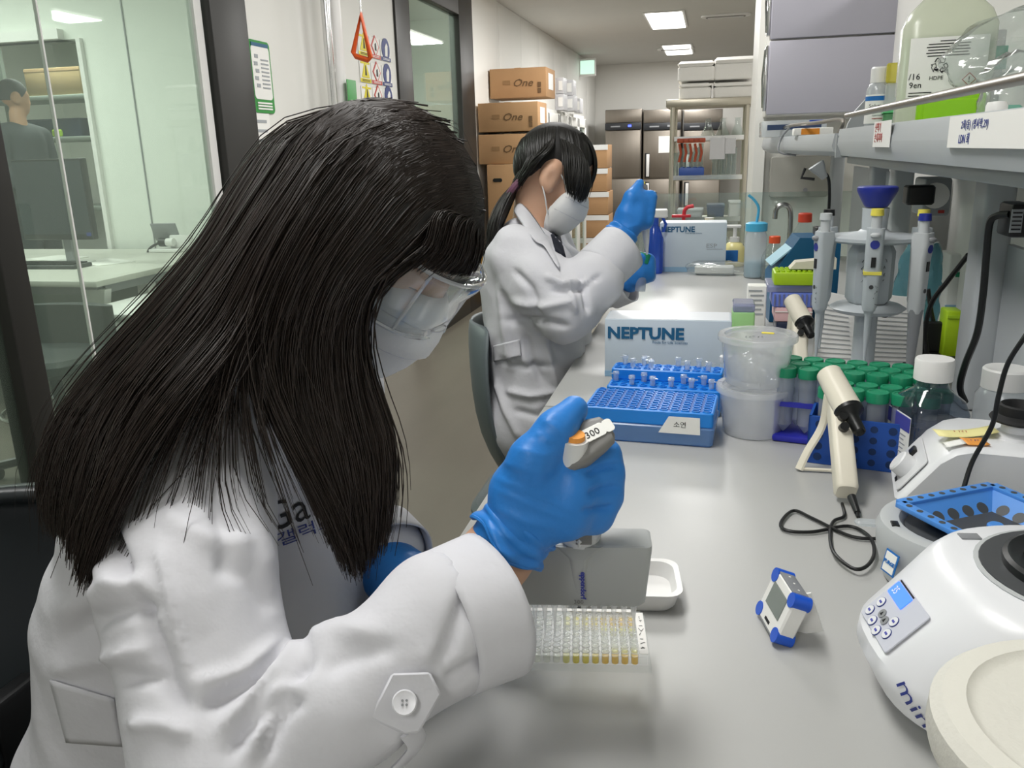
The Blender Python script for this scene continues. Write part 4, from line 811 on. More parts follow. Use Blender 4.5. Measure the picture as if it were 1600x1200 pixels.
# ------------------------------------------------------------------ timer
mat('timer_white', '#ecebe7', .35); mat('timer_blue', '#1f57c8', .3); mat('lcd_grey', '#7d847f', .25); mat('timer_grey', '#85878b', .4)
n0, n1 = PZ(1216, 1016), PZ(1184, 957); ax = (n1-n0).normalized(); lean = math.radians(20)
up = Vector((math.sin(lean), .1, math.cos(lean))).normalized()
t = thing('digital_timer', 'white square digital timer with blue corner caps standing on the bench', 'timer', ((n0+n1)/2+Vector((.004, 0, .0)))); S = (n1-n0).length*1.0
MT = frame((0, 0, .0015), ax, up); zf = MT.to_3x3() @ Vector((0, 0, 1)); flip = 1 if zf.x < 0 else -1
S = .064; SH = .054
MB().rbox(S, SH, -.009, .009, .010, .002, MT @ T(0, SH/2+.002, 0)).build('timer_case', 'timer_white', t)
for (u, v) in ((-1, 0), (1, 0), (-1, 1), (1, 1)): MB().cyl(MT @ Vector((u*(S/2-.006), .002+.006+v*(SH-.012), -.0098)), MT @ Vector((u*(S/2-.006), .002+.006+v*(SH-.012), .0098)), .0078, seg=20).build('corner_cap', 'timer_blue', t)
fz = .0092*flip
MB().box((0, SH/2+.006, fz), (S*.62, SH*.46, .0012), M=MT).build('lcd_window', 'lcd_grey', t); text('TIMER', .006, 'ink_black', t, MT @ T(.0 if flip > 0 else .01, .008, fz*1.06), name='lettering') if False else None
MB().box((0, .009, fz), (S*.2, .003, .001), M=MT).build('printed_mark', 'ink_black', t)
MB().box((0, SH+.0022, 0), (S*.68, .002, .017), .0006, M=MT).build('button_strip', 'timer_grey', t); MB().box((0, .0022, 0), (S*.68, .002, .017), .0006, M=MT).build('button_strip', 'timer_grey', t)
for k in range(3): MB().cyl(MT @ Vector((-.014+k*.014, SH+.003, 0)), MT @ Vector((-.014+k*.014, SH+.0036, 0)), .0012, seg=8).build('button_dot', 'label_white', t)
MB().box((0, .0, 0), (.03, .002, .044), rot=Matrix(), M=Matrix.Translation((.030, .004, .0215)) @ T(ry=-20, rz=-10)).build('stand_flap', 'timer_white', t)

# ------------------------------------------------------------------ pipette carousel
mat('pip_grey', '#c3c6c8', .4); mat('pip_blue', '#27338f', .35); mat('stand_grey', '#b8bec2', .4)
XC, YC = .300, 1.72
t = thing('pipette_stand', 'grey pipette carousel stand with a dark blue knob', 'pipette stand', (XC, YC, ZB+.0005))
MB().lathe([(.085, 0), (.088, .004), (.085, .012), (.03, .02), (.022, .03)], 36).build('stand_base', 'stand_grey', t)
MB().lathe([(.0215, .02), (.0205, .28), (.024, .37)], 28).build('column', 'stand_grey', t); MB().lathe([(.02, .372), (.024, .378), (.033, .395), (.036, .402), (.036, .408), (.033, .41), (.0, .409)], 32).build('knob', 'pip_blue', t)
MB().lathe([(.024, .305), (.078, .308), (.084, .312), (.084, .318), (.03, .325), (.024, .33)], 36).build('carousel_disc', 'stand_grey', t); MB().lathe([(.022, .168), (.06, .172), (.07, .18), (.06, .186), (.022, .19)], 36).build('lower_disc', 'stand_grey', t)
MB().lathe([(.036, .19), (.043, .2), (.043, .288), (.034, .305)], 8).build('carousel_body', 'stand_grey', t)
for q in range(3): scribble(.05, .007, 40+q, 'ink_black', t, T(.043*math.cos(4.2+q*.5)*.96, .043*math.sin(4.2+q*.5)*.96, .28, ry=90, rz=math.degrees(4.2+q*.5)), n=4, r=.0004)
base = None
for k, an in enumerate((200, 262, 318, 20, 80, 140)):
    a = math.radians(an); caps = ('pip_grey', 'tip_yellow', 'pip_blue', 'tip_yellow', 'pip_grey', 'black_plastic')
    loc = (XC+.098*math.cos(a), YC+.098*math.sin(a), ZB+.08+(.012 if k == 1 else 0))
    q = thing('micropipette', '', 'pipette', loc, rz=an, group='pipettes hanging on the carousel')
    q['label'] = ('pipette with a grey plunger at the left of the carousel', 'pipette with a yellow band and plunger at the front of the carousel', 'thick dark cone pipette with a dark blue plunger at the front right of the carousel', 'pipette with yellow plunger at the right of the carousel', 'pipette at the rear of the carousel behind the column', 'pipette with a black plunger at the rear left of the carousel')[k]
    big = k == 2
    MB().loft([[(x-.0, y, z) for x, y in rrect(w_, d_, .008)] for z, w_, d_ in ((.10, .022, .022), (.11, .026, .026), (.2, .028, .03), (.235, .034, .03), (.25, .03, .03))]).build('handle', 'stand_grey' if not big else 'pip_grey', q)
    MB().lathe([(.0022, 0), (.0035, .03), (.0052, .05), (.0062, .09), (.0115, .104)] if not big else [(.006, -.01), (.012, .09), (.0135, .11)], 16).build('shaft', 'stand_grey' if not big else 'mid_grey', q)
    MB().rbox(.036, .018, .234, .243, .008, .003, T(.006, 0, 0)).build('finger_hook', 'pip_grey' if k % 2 else 'mid_grey', q)
    MB().cyl((0, 0, .25), (0, 0, .272), .009, seg=16).build('plunger', 'pip_grey', q); MB().cyl((0, 0, .272), (0, 0, .284), .0115, .0105, 16).build('plunger_cap', caps[k], q)
    MB().cyl((.014, 0, .222), (.0165, 0, .222), .008, seg=18).build('volume_badge', 'pip_blue', q); MB().box((.0148, 0, .19), (.002, .008, .018)).build('volume_window', 'black_plastic', q)
    if k == 1: MB().box((.0, 0, .17), (.029, .031, .006)).build('yellow_band', 'tip_yellow', q)
    MB().cyl((.013, 0, .145), (.0145, 0, .145), .004, seg=10).build('badge', 'dark_grey', q)
    scribble(.04, .008, k, 'ink_black', q, T(.0142, .009, .15, ry=90, rz=0), n=4, r=.0003)

# ------------------------------------------------------------------ behind the carousel
def board(name, lbl, pts, Y, th=.004, lines=True):
    a, b, c, d = [PY(x, y, Y) for x, y in pts]; base = (a+b)/2
    t = thing(name, lbl, 'document', (base.x, Y, ZB))
    vs = [p-Vector((base.x, Y, ZB)) for p in (a, b, c, d)]; vs[0].z = vs[1].z = .001
    vs[2].y = vs[3].y = .03
    MB().add([*vs, *[v+Vector((0, th, 0)) for v in vs]], [(0, 1, 2, 3), (7, 6, 5, 4), (0, 4, 5, 1), (1, 5, 6, 2), (2, 6, 7, 3), (3, 7, 4, 0)]).build('page', 'paper', t)
    for k in range(13):
        f = .12+.06*k; l = vs[0].lerp(vs[3], f).lerp(vs[1].lerp(vs[2], f), .1); r = vs[0].lerp(vs[3], f).lerp(vs[1].lerp(vs[2], f), .85)
        MB().tube([l+Vector((0, -.001, 0)), r+Vector((0, -.001, 0))], .0009, 4).build('print_line', 'print_grey', t)
board('document_folder', 'white ruled page standing left of the carousel column', ((1266, 610), (1340, 610), (1335, 468), (1279, 456)), 1.90)
board('document_folder', 'white ruled page standing right of the carousel column', ((1350, 610), (1437, 610), (1449, 470), (1358, 462)), 1.93)
# stacked boxes behind the tubs
clear('rack_lilac', '#d9dbf0', .5, '#cfd2ec', .2); mat('rack_periwinkle', '#6d82d8', .4); mat('rack_pink', '#e3b9bb', .45); mat('navy_box', '#16223f', .4); mat('lime_rack', '#a9cc1f', .4); mat('teal_device', '#10567e', .4); mat('mint_box', '#9fd08a', .45)
Y = 2.28
def bx(name, lbl, cat, x0, x1, y0, y1, Y, D, m, parts=(), z0=None, nm='body', bev=.004):
    a, b = PY(x0, y1, Y), PY(x1, y0, Y); zz = a.z if z0 is None else z0
    t = thing(name, lbl, cat, ((a.x+b.x)/2, Y, zz)); H = b.z-zz; W = b.x-a.x
    MB().box((0, D/2, H/2), (W, D, H), bev).build(nm, m, t)
    for (pn_, pm, fx, fz, fw, fh) in parts: MB().box((fx*W, -.0015, fz*H), (fw*W, .003, fh*H)).build(pn_, pm, t)
    return t, H, W
t1, H1, W1 = bx('navy_tube_box', 'navy blue tube box at the bottom of the stack behind the tubs', 'tube box', 1210, 1270, 504, 560, Y, .12, 'navy_box', (('front_catch', 'dark_grey', 0, .8, .2, .15),), z0=ZB+.0005)
t2, H2, W2 = bx('pink_tube_box', 'pale pink tube box in the middle of the stack behind the tubs', 'tube box', 1210, 1270, 481, 504, Y, .12, 'rack_pink', (('lid_line', 'paper', 0, .7, 1, .06),), z0=t1.location.z+H1+.0005)
t3, H3, W3 = bx('periwinkle_rack', 'periwinkle blue tip rack near the top of the stack behind the tubs', 'tip rack', 1206, 1272, 458, 481, Y, .12, 'rack_periwinkle', (), z0=t2.location.z+H2+.0005)
for k in range(9): MB().box((-.44*W3+k*.11*W3, -.002, H3*.5), (.004, .004, H3*.8)).build('rack_rib', 'rack_lilac', t3)
t4, H4, W4 = bx('clear_case', 'clear case lid on top of the periwinkle tip rack', 'case', 1198, 1275, 446, 458, Y, .13, 'rack_lilac', (), z0=t3.location.z+H3+.0005)
zz = t4.location.z+H4+.0005
t5, H5, W5 = bx('lime_tip_rack', 'lime green tip rack lying on the clear case', 'tip rack', 1209, 1290, 427, 446, Y-.01, .1, 'lime_rack', (), z0=zz)
for k in range(9):
    for j in range(3): MB().lathe([(.0055, 0), (.0055, .004), (.004, .0045)], 8, T(-.42*W5+k*.105*W5, .02+j*.03, H5)).build('rack_collar', 'lime_rack', t5)
for k, (xa, xb, ya_, yb_, Yk, m_, nm, lb, D) in enumerate(((1166, 1199, 447, 500, 2.3, 'paper', 'printed_box', 'white box with printed text left of the clear case', .05), (1143, 1180, 489, 520, 1.95, 'mint_box', 'mint_tip_box', 'mint green translucent tip box behind the pale carton', .08))):
    t, H, W = bx(nm, lb, 'box', xa, xb, ya_, yb_, Yk, D, m_, z0=ZB+.0005)
    if k == 0:
        for q in range(6): MB().box((-.1*W+.1*W*(q % 2), -.001, H*(.9-.1*q)), (W*.7, .002, .004)).build('print_line', 'print_grey', t)
    else: MB().rbox(W*.98, .076, H, H+.02, .006, .003, T(0, .04, 0)).build('lid', 'rack_lilac', t)
p = PY(1260, 425, 2.42)
t = thing('teal_instrument', 'dark teal sloping instrument behind the lime tip rack', 'instrument', (p.x, 2.45, ZB+.0005), rz=4); hz = PY(1260, 372, 2.45).z-ZB
MB().prism([(-.09, 0), (.09, 0), (.09, hz), (-.02, hz), (-.09, hz*.55)], 0, .14, T(0, .14, 0, rx=90)).build('instrument_body', 'teal_device', t); MB().box((-.06, .07, hz*.79), (.085, .12, .004), rot=Euler((0, -.72, 0)).to_matrix().to_4x4()).build('instrument_screen', 'pale_blue', t)
MB().box((.05, .07, hz+.012), (.04, .06, .024), .004).build('instrument_latch', 'black_plastic', t)
p = PY(1265, 410, 2.36)
t = thing('cream_tape_dispenser', 'cream dispenser with a raised lid standing on the lime tip rack', 'dispenser', (p.x, 2.30, zz+H5+.006), rz=0)
MB().prism([(-.055, 0), (.06, 0), (.06, .028), (-.04, .018)], 0, .05, T(0, .05, 0, rx=90)).build('dispenser_body', 'cream', t); MB().box((.03, .025, .045), (.07, .04, .006), .002, rot=Euler((0, -.85, 0)).to_matrix().to_4x4()).build('dispenser_lid', 'cream', t)

# ------------------------------------------------------------------ end of the bench: bottles, sink, splash screen
struct(MB().box(((-.31+.69)/2, 3.90, ZB+.001+(PY(1100, 302, 3.9).z-ZB)/2), (1.0, .006, PY(1100, 302, 3.9).z-ZB)).build('window_splash', 'acrylic'))
t = thing('wash_bottle', 'clear wash bottle with a sky blue cap and bent spout', 'wash bottle', (PY(1179, 415, 3.3).x, 3.3, ZB+.0005)); mat('sky_blue', '#4fb4dd', .4)
hb = PY(1179, 360, 3.3).z-ZB
MB().lathe([(.036, 0), (.04, .006), (.04, hb-.02), (.034, hb-.004), (.028, hb)], 24).build('bottle_wall', 'pe_white', t); MB().lathe([(.04, hb-.002), (.04, hb+.026), (.03, hb+.03)], 24).build('cap', 'sky_blue', t)
MB().tube(catmull([(0, 0, hb+.03), (.004, 0, hb+.08), (-.012, 0, hb+.11), (-.035, 0, hb+.13)]), .005, 8).build('spout', 'sky_blue', t); MB().lathe([(.037, .005), (.037, hb*.35)], 24).build('liquid', 'pale_blue', t)
t = thing('soap_bottle', 'yellow soap bottle with a white pump behind the far carton', 'pump bottle', (PY(1146, 415, 3.62).x, 3.62, ZB+.0005)); mat('soap_yellow', '#e8dd9a', .3)
hb = PY(1146, 378, 3.62).z-ZB
MB().lathe([(.04, 0), (.046, .01), (.046, hb-.03), (.03, hb-.005), (.018, hb)], 24).build('bottle_wall', 'soap_yellow', t); MB().box((-.01, -.046, hb*.45), (.05, .004, hb*.5), .002).build('bottle_label', 'label_blue', t)
MB().cyl((0, 0, hb), (0, 0, hb+.02), .02).build('pump_collar', 'white_plastic', t); MB().cyl((0, 0, hb+.02), (0, 0, hb+.06), .008).build('pump_stem', 'white_plastic', t); MB().rbox(.07, .025, hb+.058, hb+.07, .008, .003, T(-.01, 0, 0)).build('pump_head', 'white_plastic', t)
def schott(lbl, px, Y, ytop, cap, r, ybot=None):
    p = PY(px, 400, Y); t = thing('glass_bottle', lbl, 'bottle', (p.x, Y, ZB+.0005)); h = PY(px, ytop, Y).z-ZB
    MB().lathe([(r*.9, 0), (r, .006), (r, h*.5), (r*.85, h*.62), (r*.42, h*.82), (r*.38, h*.86)], 24, caps=False).build('glass_wall', 'glassware', t); MB().lathe([(r*.9, .001), (r*.95, .004), (r*.95, h*.3)], 24).build('liquid', 'clear_liquid', t)
    MB().lathe([(r*.46, h*.84), (r*.46, h*.985), (r*.4, h)], 24).build('cap', cap, t); return t
clear('clear_liquid', '#f2f6f6', .12, '#eaf0f2', .03); mat('cap_red', '#c8432c', .4); mat('cap_orange', '#e0562c', .4)
schott('clear glass bottle with a brick red screw cap beside the tap', 1254, 3.55, 333, 'cap_red', .058)
schott('clear bottle with an orange red cap in front of the tap', 1209, 3.25, 369, 'cap_orange', .045)
mat('tap_steel', '#a9aaa8', .2, 1)
p = PY(1226, 370, 3.8)
t = thing('sink_tap', 'steel swan neck tap behind the glass bottles', 'tap', (p.x+.02, 3.8, ZB+.0005)); zz_ = PY(1226, 320, 3.8).z-ZB
MB().cyl((0, 0, 0), (0, 0, .03), .025).build('tap_base', 'tap_steel', t); MB().tube(catmull([(0, 0, .02), (0, 0, zz_*.75), (-.01, 0, zz_*.95), (-.035, 0, zz_), (-.06, 0, zz_*.93), (-.065, 0, zz_*.75)]), .011, 12).build('swan_neck', 'tap_steel', t)
# round flask, red stand, spray bottle and film packet
p = PY(1108, 345, 3.65)
t = thing('round_flask', 'round clear flask with a yellow collar and white stopper behind the far carton', 'flask', (p.x, 3.72, ZB+.0005)); z0 = PY(1108, 352, 3.72).z-ZB
MB().lathe([(.05, 0), (.075, .03), (.085, .1), (.07, z0*.75), (.03, z0*.92), (.02, z0*.97), (.02, z0)], 24, caps=False).build('glass_wall', 'glassware', t); MB().cyl((0, 0, z0*.97), (0, 0, z0*1.11), .024).build('collar', 'yellow_tag', t); MB().cyl((0, 0, z0*1.11), (0, 0, z0*1.2), .016, .02).build('stopper', 'white_plastic', t)
mat('red_plastic', '#c8303a', .4)
p = PY(1068, 350, 3.66)
t = thing('red_stand', 'red plastic tube holder sticking up behind the far carton', 'stand', (p.x, 3.66, ZB+.0005)); z0 = PY(1068, 322, 3.66).z-ZB
MB().rbox(.09, .05, 0, .012, .01, .003).build('foot', 'red_plastic', t); MB().tube(catmull([(0, 0, .01), (0, 0, z0*.8), (.01, 0, z0*.96), (.04, 0, z0)]), .008, 8).build('arm', 'red_plastic', t); MB().box((-.01, 0, z0*.83), (.08, .02, .012), .003).build('cross_bar', 'red_plastic', t)
p = PY(1027, 400, 3.3)
t = thing('spray_bottle', 'blue spray bottle with white and blue trigger beside the far carton', 'spray bottle', (p.x-.02, 3.40, ZB+.0005)); z0 = PY(1027, 350, 3.42).z-ZB; clear('blue_clear', '#7fa4e6', .5, '#4a78d8', .1)
MB().lathe([(.034, 0), (.038, .008), (.038, z0*.7), (.02, z0*.95), (.015, z0)], 20).build('bottle_wall', 'blue_clear', t); MB().cyl((0, 0, z0), (0, 0, z0+.025), .017).build('collar', 'bottle_blue', t); MB().rbox(.08, .028, z0+.025, z0+.06, .01, .005, T(.012, 0, 0)).build('trigger_head', 'white_plastic', t); MB().tube([(.03, 0, z0+.03), (.045, 0, z0-.0), (.035, 0, z0-.03)], .006, 8).build('trigger', 'bottle_blue', t)
p = PY(1004, 400, 3.2)
t = thing('glass_beaker', 'clear glass cylinder beside the blue spray bottle', 'beaker', (p.x-.012, 3.25, ZB+.0005)); z0 = PY(1004, 352, 3.25).z-ZB; MB().lathe([(.03, 0), (.032, .003), (.032, z0), (.034, z0), (.03, z0-.002), (.03, .005)], 20, caps=False).build('glass_wall', 'glassware', t); MB().lathe([(.03, .002), (.03, z0*.5)], 20).build('liquid', 'clear_liquid', t)
p = PZ(1120, 432)
t = thing('film_packet', 'clear film packet of white tubes lying in front of the far carton', 'packet', (p.x, p.y+.05, ZB+.001), rz=-3); g = bagmesh(.24, .09, .05, 31, .006, pinch=0)
MB().loft(g).build('packet_film', 'bag', t, sharp=60); MB().rbox(.15, .05, .004, .035, .012, .005, T(-.01, 0, 0)).build('white_tubes', 'white_plastic', t)

# ------------------------------------------------------------------ sockets, adapters and cables on the divider
XW_ = .70
p = PX(1462, 310, .60)
t = thing('wall_socket', 'grey wall socket box with a black adapter plugged in under the shelf', 'socket', (.55, 1.98, 1.10)); 
p0, p1 = PY(1440, 338, 1.98), PY(1490, 278, 1.98)
t.location = ((p0.x+p1.x)/2, 1.98, p0.z); hh = p1.z-p0.z; ww = p1.x-p0.x
MB().box((0, .05, hh/2), (ww, .1, hh), .006).build('socket_box', 'shelf_end', t); MB().cyl((-.005, -.001, hh*.55), (-.005, -.008, hh*.55), .027, seg=20).build('socket_face', 'paper', t)
MB().rbox(.055, .05, hh*.35, hh*.85, .008, .004, T(-.045, -.035, 0)).build('adapter', 'black_plastic', t)
for k in range(2): MB().box((-.02+k*.03, -.001, hh*.12), (.012, .003, .006)).build('indicator', 'ink_red', t)
q0, q1 = PY(1576, 372, 1.30), PY(1620, 318, 1.30)
t = thing('power_adapter', 'black power adapter with a printed label at the right edge', 'adapter', ((q0.x+q1.x)/2, 1.30, q0.z)); hh = q1.z-q0.z; ww = q1.x-q0.x
MB().box((0, .03, hh/2), (ww, .06, hh), .005).build('adapter_case', 'black_plastic', t); lb = MB().box((-.008, -.001, hh*.5), (ww*.5, .002, hh*.68)).build('rating_label', 'print_grey', t)
for k in range(5): MB().box((-.008, -.0025, hh*(.26+.12*k)), (ww*.4, .001, .002)).build('print_line', 'ink_black', lb)
def cable(name, lbl, pts, r, m='black_plastic'):
    return tag(MB().tube(catmull([PY(a, b, Y) for a, b, Y in pts], 8), r, 8).build(name, m), lbl, 'cable')
cable('thick_cable', 'thick black cable hanging from the adapter down the grey post', ((1578, 335, 1.31), (1558, 337, 1.33), (1546, 350, 1.34), (1541, 400, 1.35), (1536, 460, 1.36), (1527, 520, 1.37), (1508, 570, 1.38), (1500, 605, 1.39), (1508, 628, 1.4)), .0052)
cable('thin_cable', 'thin black cable hanging in front of the vortex mixer', ((1620, 500, 1.06), (1600, 528, 1.06), (1574, 570, 1.07), (1560, 620, 1.07), (1550, 665, 1.07), (1520, 720, 1.07), (1505, 765, 1.06)), .003)
cable('scanner_cable', 'black cable looping down from the grey scanner under the far shelf', ((1280, 268, 2.9), (1293, 275, 2.9), (1296, 300, 2.92), (1294, 350, 2.95), (1292, 390, 2.97), (1290, 410, 3.0)), .005)
cable('tangled_cable', 'black cable crossing behind the carousel towards the post', ((1513, 398, 1.78), (1480, 440, 1.84), (1455, 475, 1.88), (1446, 520, 1.9), (1450, 570, 1.9)), .005)
cable('tangled_cable', 'black cable curving along the bench behind the ruled page', ((1450, 452, 2.05), (1458, 500, 2.05), (1475, 550, 2.05), (1500, 530, 2.05), (1520, 515, 2.05)), .005)
cable('tangled_cable', 'short black coiled lead hanging under the front pipette', ((1388, 465, 1.78), (1380, 480, 1.78), (1376, 492, 1.78), (1386, 494, 1.78), (1392, 478, 1.78), (1384, 470, 1.78)), .0022)
p = PY(1278, 262, 2.9)
t = thing('barcode_scanner', 'grey handheld scanner clipped under the far shelf', 'scanner', p); MB().loft([[(x, y+k*.0, z) for x, y in rrect(w_, d_, .01)] for k, (z, w_, d_) in enumerate(((-.04, .02, .03), (-.02, .03, .04), (.0, .045, .05), (.012, .05, .05)))], T(ry=-35)).build('scanner_body', 'shelf_end', t); MB().tube([(-.04, -.02, .0), (-.05, -.02, -.03), (-.01, -.02, -.035)], .005, 8).build('scanner_ring', 'black_plastic', t)
# teal bag, lime folder and dark tray behind the right pipettes
t = thing('teal_film_bag', 'teal tinted film bag hanging behind the right hand pipettes', 'bag', (PY(1440, 430, 2.1).x, 2.12, ZB+.0005)); clear('teal_film', '#bcd8de', .5, '#7fb2bd', .15)
MB().loft(bagmesh(.10, .07, .26, 17, .010, pinch=.1)).build('bag_film', 'teal_film', t, sharp=60); MB().box((0, 0, .275), (.03, .02, .03), .004).build('bag_clip', 'pale_blue', t)
t, H, W = bx('lime_file', 'lime green plastic file corner behind the grey post', 'file', 1474, 1506, 487, 540, 2.0, .06, 'lime_rack', (('file_edge', 'lime', 0, .9, .9, .05),), z0=ZB+.0005)
t, H, W = bx('white_bench_box', 'white box with a blue top edge behind the grey post', 'box', 1476, 1530, 398, 480, 2.35, .1, 'paper', (('blue_edge', 'neptune_band', 0, .3, 1, .12), ('green_mark', 'cap_green', -.1, .75, .3, .06)), z0=ZB+.0005)
t = thing('black_tray', 'black document tray under the tangle of cables', 'tray', (PY(1475, 560, 1.9).x+.01, 1.98, ZB+.0005), rz=-5); MB().rbox(.16, .16, 0, .02, .01, .003).build('tray_base', 'black_plastic', t); MB().rbox(.15, .02, .02, .09, .006, .003, T(0, .06, 0)).build('tray_back', 'black_plastic', t)
p = PY(1575, 590, 1.42)
t = thing('white_capped_jar', 'white ribbed cap jar behind the vortex mixer at the right edge', 'jar', (p.x-.01, 1.40, ZB+.0005)); zt_ = PY(1575, 575, 1.40).z-ZB; MB().lathe([(.036, 0), (.04, .006), (.04, zt_-.045), (.03, zt_-.03)], 28).build('jar_wall', 'pe_white', t); MB().lathe([(.0335, zt_-.032), (.0335, zt_-.003), (.031, zt_)], 28).build('cap', 'white_plastic', t)
# ------------------------------------------------------------------ reservoir behind the plate
t = thing('reagent_tray', 'white rounded reagent tray on the bench behind the well plate', 'tray', (-.085, .858, ZB+.0005), rz=8)
MB().loft([[(x, y, z) for x, y in rrect(w_, d_, .018)] for z, w_, d_ in ((0, .112, .07), (.003, .116, .074), (.02, .124, .082), (.022, .13, .088), (.023, .13, .088), (.0225, .118, .076), (.006, .11, .068))]).build('tray_shell', 'white_plastic', t)

# ================================================================== people: smooth implicit surfaces
def V3(v): return np.array(v, float)
def d_caps(P, a, b, ra, rb):
    a, b = V3(a), V3(b); ab = b-a; h = np.clip(((P-a) @ ab)/max(ab @ ab, 1e-12), 0, 1)
    return np.linalg.norm(P-a-h[..., None]*ab, axis=-1)-(ra+(rb-ra)*h)
def d_ell(P, c, r, R):
    q = ((P-V3(c)) @ R)/V3(r); k = np.linalg.norm(q, axis=-1); return (k-1)*min(r)*(.6+.4*np.clip(k, 0, 1))
def prim_d(P, p): return d_caps(P, *p[1:]) if p[0] == 'c' else d_ell(P, *p[1:])
def prim_bb(p):
    if p[0] == 'c':
        r = max(p[3], p[4]); return np.minimum(V3(p[1]), V3(p[2]))-r, np.maximum(V3(p[1]), V3(p[2]))+r
    m = max(p[2]); return V3(p[1])-m, V3(p[1])+m
def smin(a, b, k): h = np.clip(.5+.5*(b-a)/k, 0, 1); return b+(a-b)*h-k*h*(1-h)
I3 = np.eye(3)
def chain(pts, rs): return [('c', pts[i], pts[i+1], rs[i], rs[i+1]) for i in range(len(pts)-1)]
def sdf_points(P, prims, k):
    d = np.full(P.shape[:-1], 1.0)
    for p in prims: d = smin(d, prim_d(P, p), k)
    return d
def sdf_mesh(prims, k, h, cut=None, lo=None, hi=None):
    bb = [prim_bb(p) for p in prims]; L = np.min([b[0] for b in bb], 0)-3*h-k*.3; U = np.max([b[1] for b in bb], 0)+3*h+k*.3
    if lo is not None: L = np.maximum(L, lo)
    if hi is not None: U = np.minimum(U, hi)
    n = np.ceil((U-L)/h).astype(int)+1; D = np.full(n, 1.0)
    ax = [L[i]+h*np.arange(n[i]) for i in range(3)]; mg = k+3*h
    for p, b in zip(prims, bb):
        i0 = np.clip(((b[0]-mg-L)/h).astype(int), 0, n-1); i1 = np.clip(((b[1]+mg-L)/h).astype(int)+2, 1, n)
        sl = tuple(slice(i0[i], i1[i]) for i in range(3))
        G = np.stack(np.meshgrid(ax[0][sl[0]], ax[1][sl[1]], ax[2][sl[2]], indexing='ij'), -1)
        D[sl] = smin(D[sl], prim_d(G, p), k)
    if cut is not None:
        G = np.stack(np.meshgrid(*ax, indexing='ij'), -1); D = np.maximum(D, cut(G))
    # surface nets
    S = D < 0
    c = [S[i:n[0]-1+i, j:n[1]-1+j, l:n[2]-1+l] for i in (0, 1) for j in (0, 1) for l in (0, 1)]
    cnt = sum(x.astype(int) for x in c); act = (cnt > 0) & (cnt < 8); idx = np.full(act.shape, -1); ids = np.argwhere(act); idx[act] = np.arange(len(ids))
    acc = np.zeros((len(ids), 3)); w_ = np.zeros(len(ids))
    cor = [(i, j, l) for i in (0, 1) for j in (0, 1) for l in (0, 1)]
    val = {q: D[ids[:, 0]+q[0], ids[:, 1]+q[1], ids[:, 2]+q[2]] for q in cor}
    for a in cor:
        for x in range(3):
            if a[x]: continue
            b = list(a); b[x] = 1; b = tuple(b); va, vb = val[a], val[b]; m = (va < 0) != (vb < 0)
            t = np.where(m, va/np.where(m, va-vb, 1), 0); pt = np.zeros((len(ids), 3)); pt += a; pt[:, x] += t
            acc += pt*m[:, None]; w_ += m
    Vt = L+(ids+acc/np.maximum(w_, 1)[:, None])*h; F_ = []
    for x in range(3):
        y, z = (x+1) % 3, (x+2) % 3
        A = S.take(range(0, n[x]-1), x); B = S.take(range(1, n[x]), x); e = np.argwhere(A != B)
        e = e[(e[:, y] > 0) & (e[:, z] > 0) & (e[:, y] < n[y]-1) & (e[:, z] < n[z]-1)]
        def at(dy, dz): q = e.copy(); q[:, y] -= dy; q[:, z] -= dz; return idx[q[:, 0], q[:, 1], q[:, 2]]
        q = np.stack([at(1, 1), at(0, 1), at(0, 0), at(1, 0)], 1); inside = A[e[:, 0], e[:, 1], e[:, 2]]
        q[~inside] = q[~inside][:, ::-1]; F_.append(q)
    return Vt, np.concatenate(F_)
def smooth_mesh(Vt, Fq, it=2, lam=.5):
    e = np.concatenate([Fq[:, [i, (i+1) % 4]] for i in range(4)]); n = len(Vt)
    deg = np.bincount(e.ravel(), minlength=n).astype(float)
    for _ in range(it):
        a = np.zeros_like(Vt)
        for x in range(3):
            a[:, x] = np.bincount(e[:, 0], Vt[e[:, 1], x], n)+np.bincount(e[:, 1], Vt[e[:, 0], x], n)
        Vt = Vt+(a/np.maximum(deg, 1)[:, None]-Vt)*lam
    return Vt
def normals(Vt, Fq):
    fn = np.cross(Vt[Fq[:, 2]]-Vt[Fq[:, 0]], Vt[Fq[:, 3]]-Vt[Fq[:, 1]]); N = np.zeros_like(Vt)
    for i in range(4):
        for x in range(3): N[:, x] += np.bincount(Fq[:, i], fn[:, x], len(Vt))
    return N/np.maximum(np.linalg.norm(N, axis=1), 1e-12)[:, None]
def project(P): q = (P-CP) @ CR; return np.stack([800+F*q[:, 0]/-q[:, 2], 600-F*q[:, 1]/-q[:, 2]], 1)
def polydist(Q, pts):
    best = np.full(len(Q), 1e9); along = np.zeros(len(Q)); n = len(pts)-1
    for i in range(n):
        a, b = V3(pts[i]), V3(pts[i+1]); ab = b-a; h = np.clip(((Q-a) @ ab)/(ab @ ab), 0, 1); d = np.linalg.norm(Q-a-h[:, None]*ab, axis=1)
        m = d < best; best[m] = d[m]; along[m] = (i+h[m])/n
    return best, along
def fold(Vt, Fq, lines):
    """raise or sink soft creases that follow traced lines of the cloth on the near side"""
    N = normals(Vt, Fq); s = np.sign(np.mean(np.sum(N*(Vt-Vt.mean(0)), 1))); N = N*s
    vis = np.clip(np.sum(N*_rows(CP-Vt), 1)*3+.2, 0, 1); Q = project(Vt); disp = np.zeros(len(Vt))
    for pts, amp, wd in lines:
        d, t = polydist(Q, pts); disp += amp*np.exp(-(d/wd)**2)*np.clip(np.minimum(t, 1-t)*6+.15, 0, 1)
    return Vt+N*(disp*vis)[:, None]
def _rows(a): return a/np.linalg.norm(a, axis=1)[:, None]
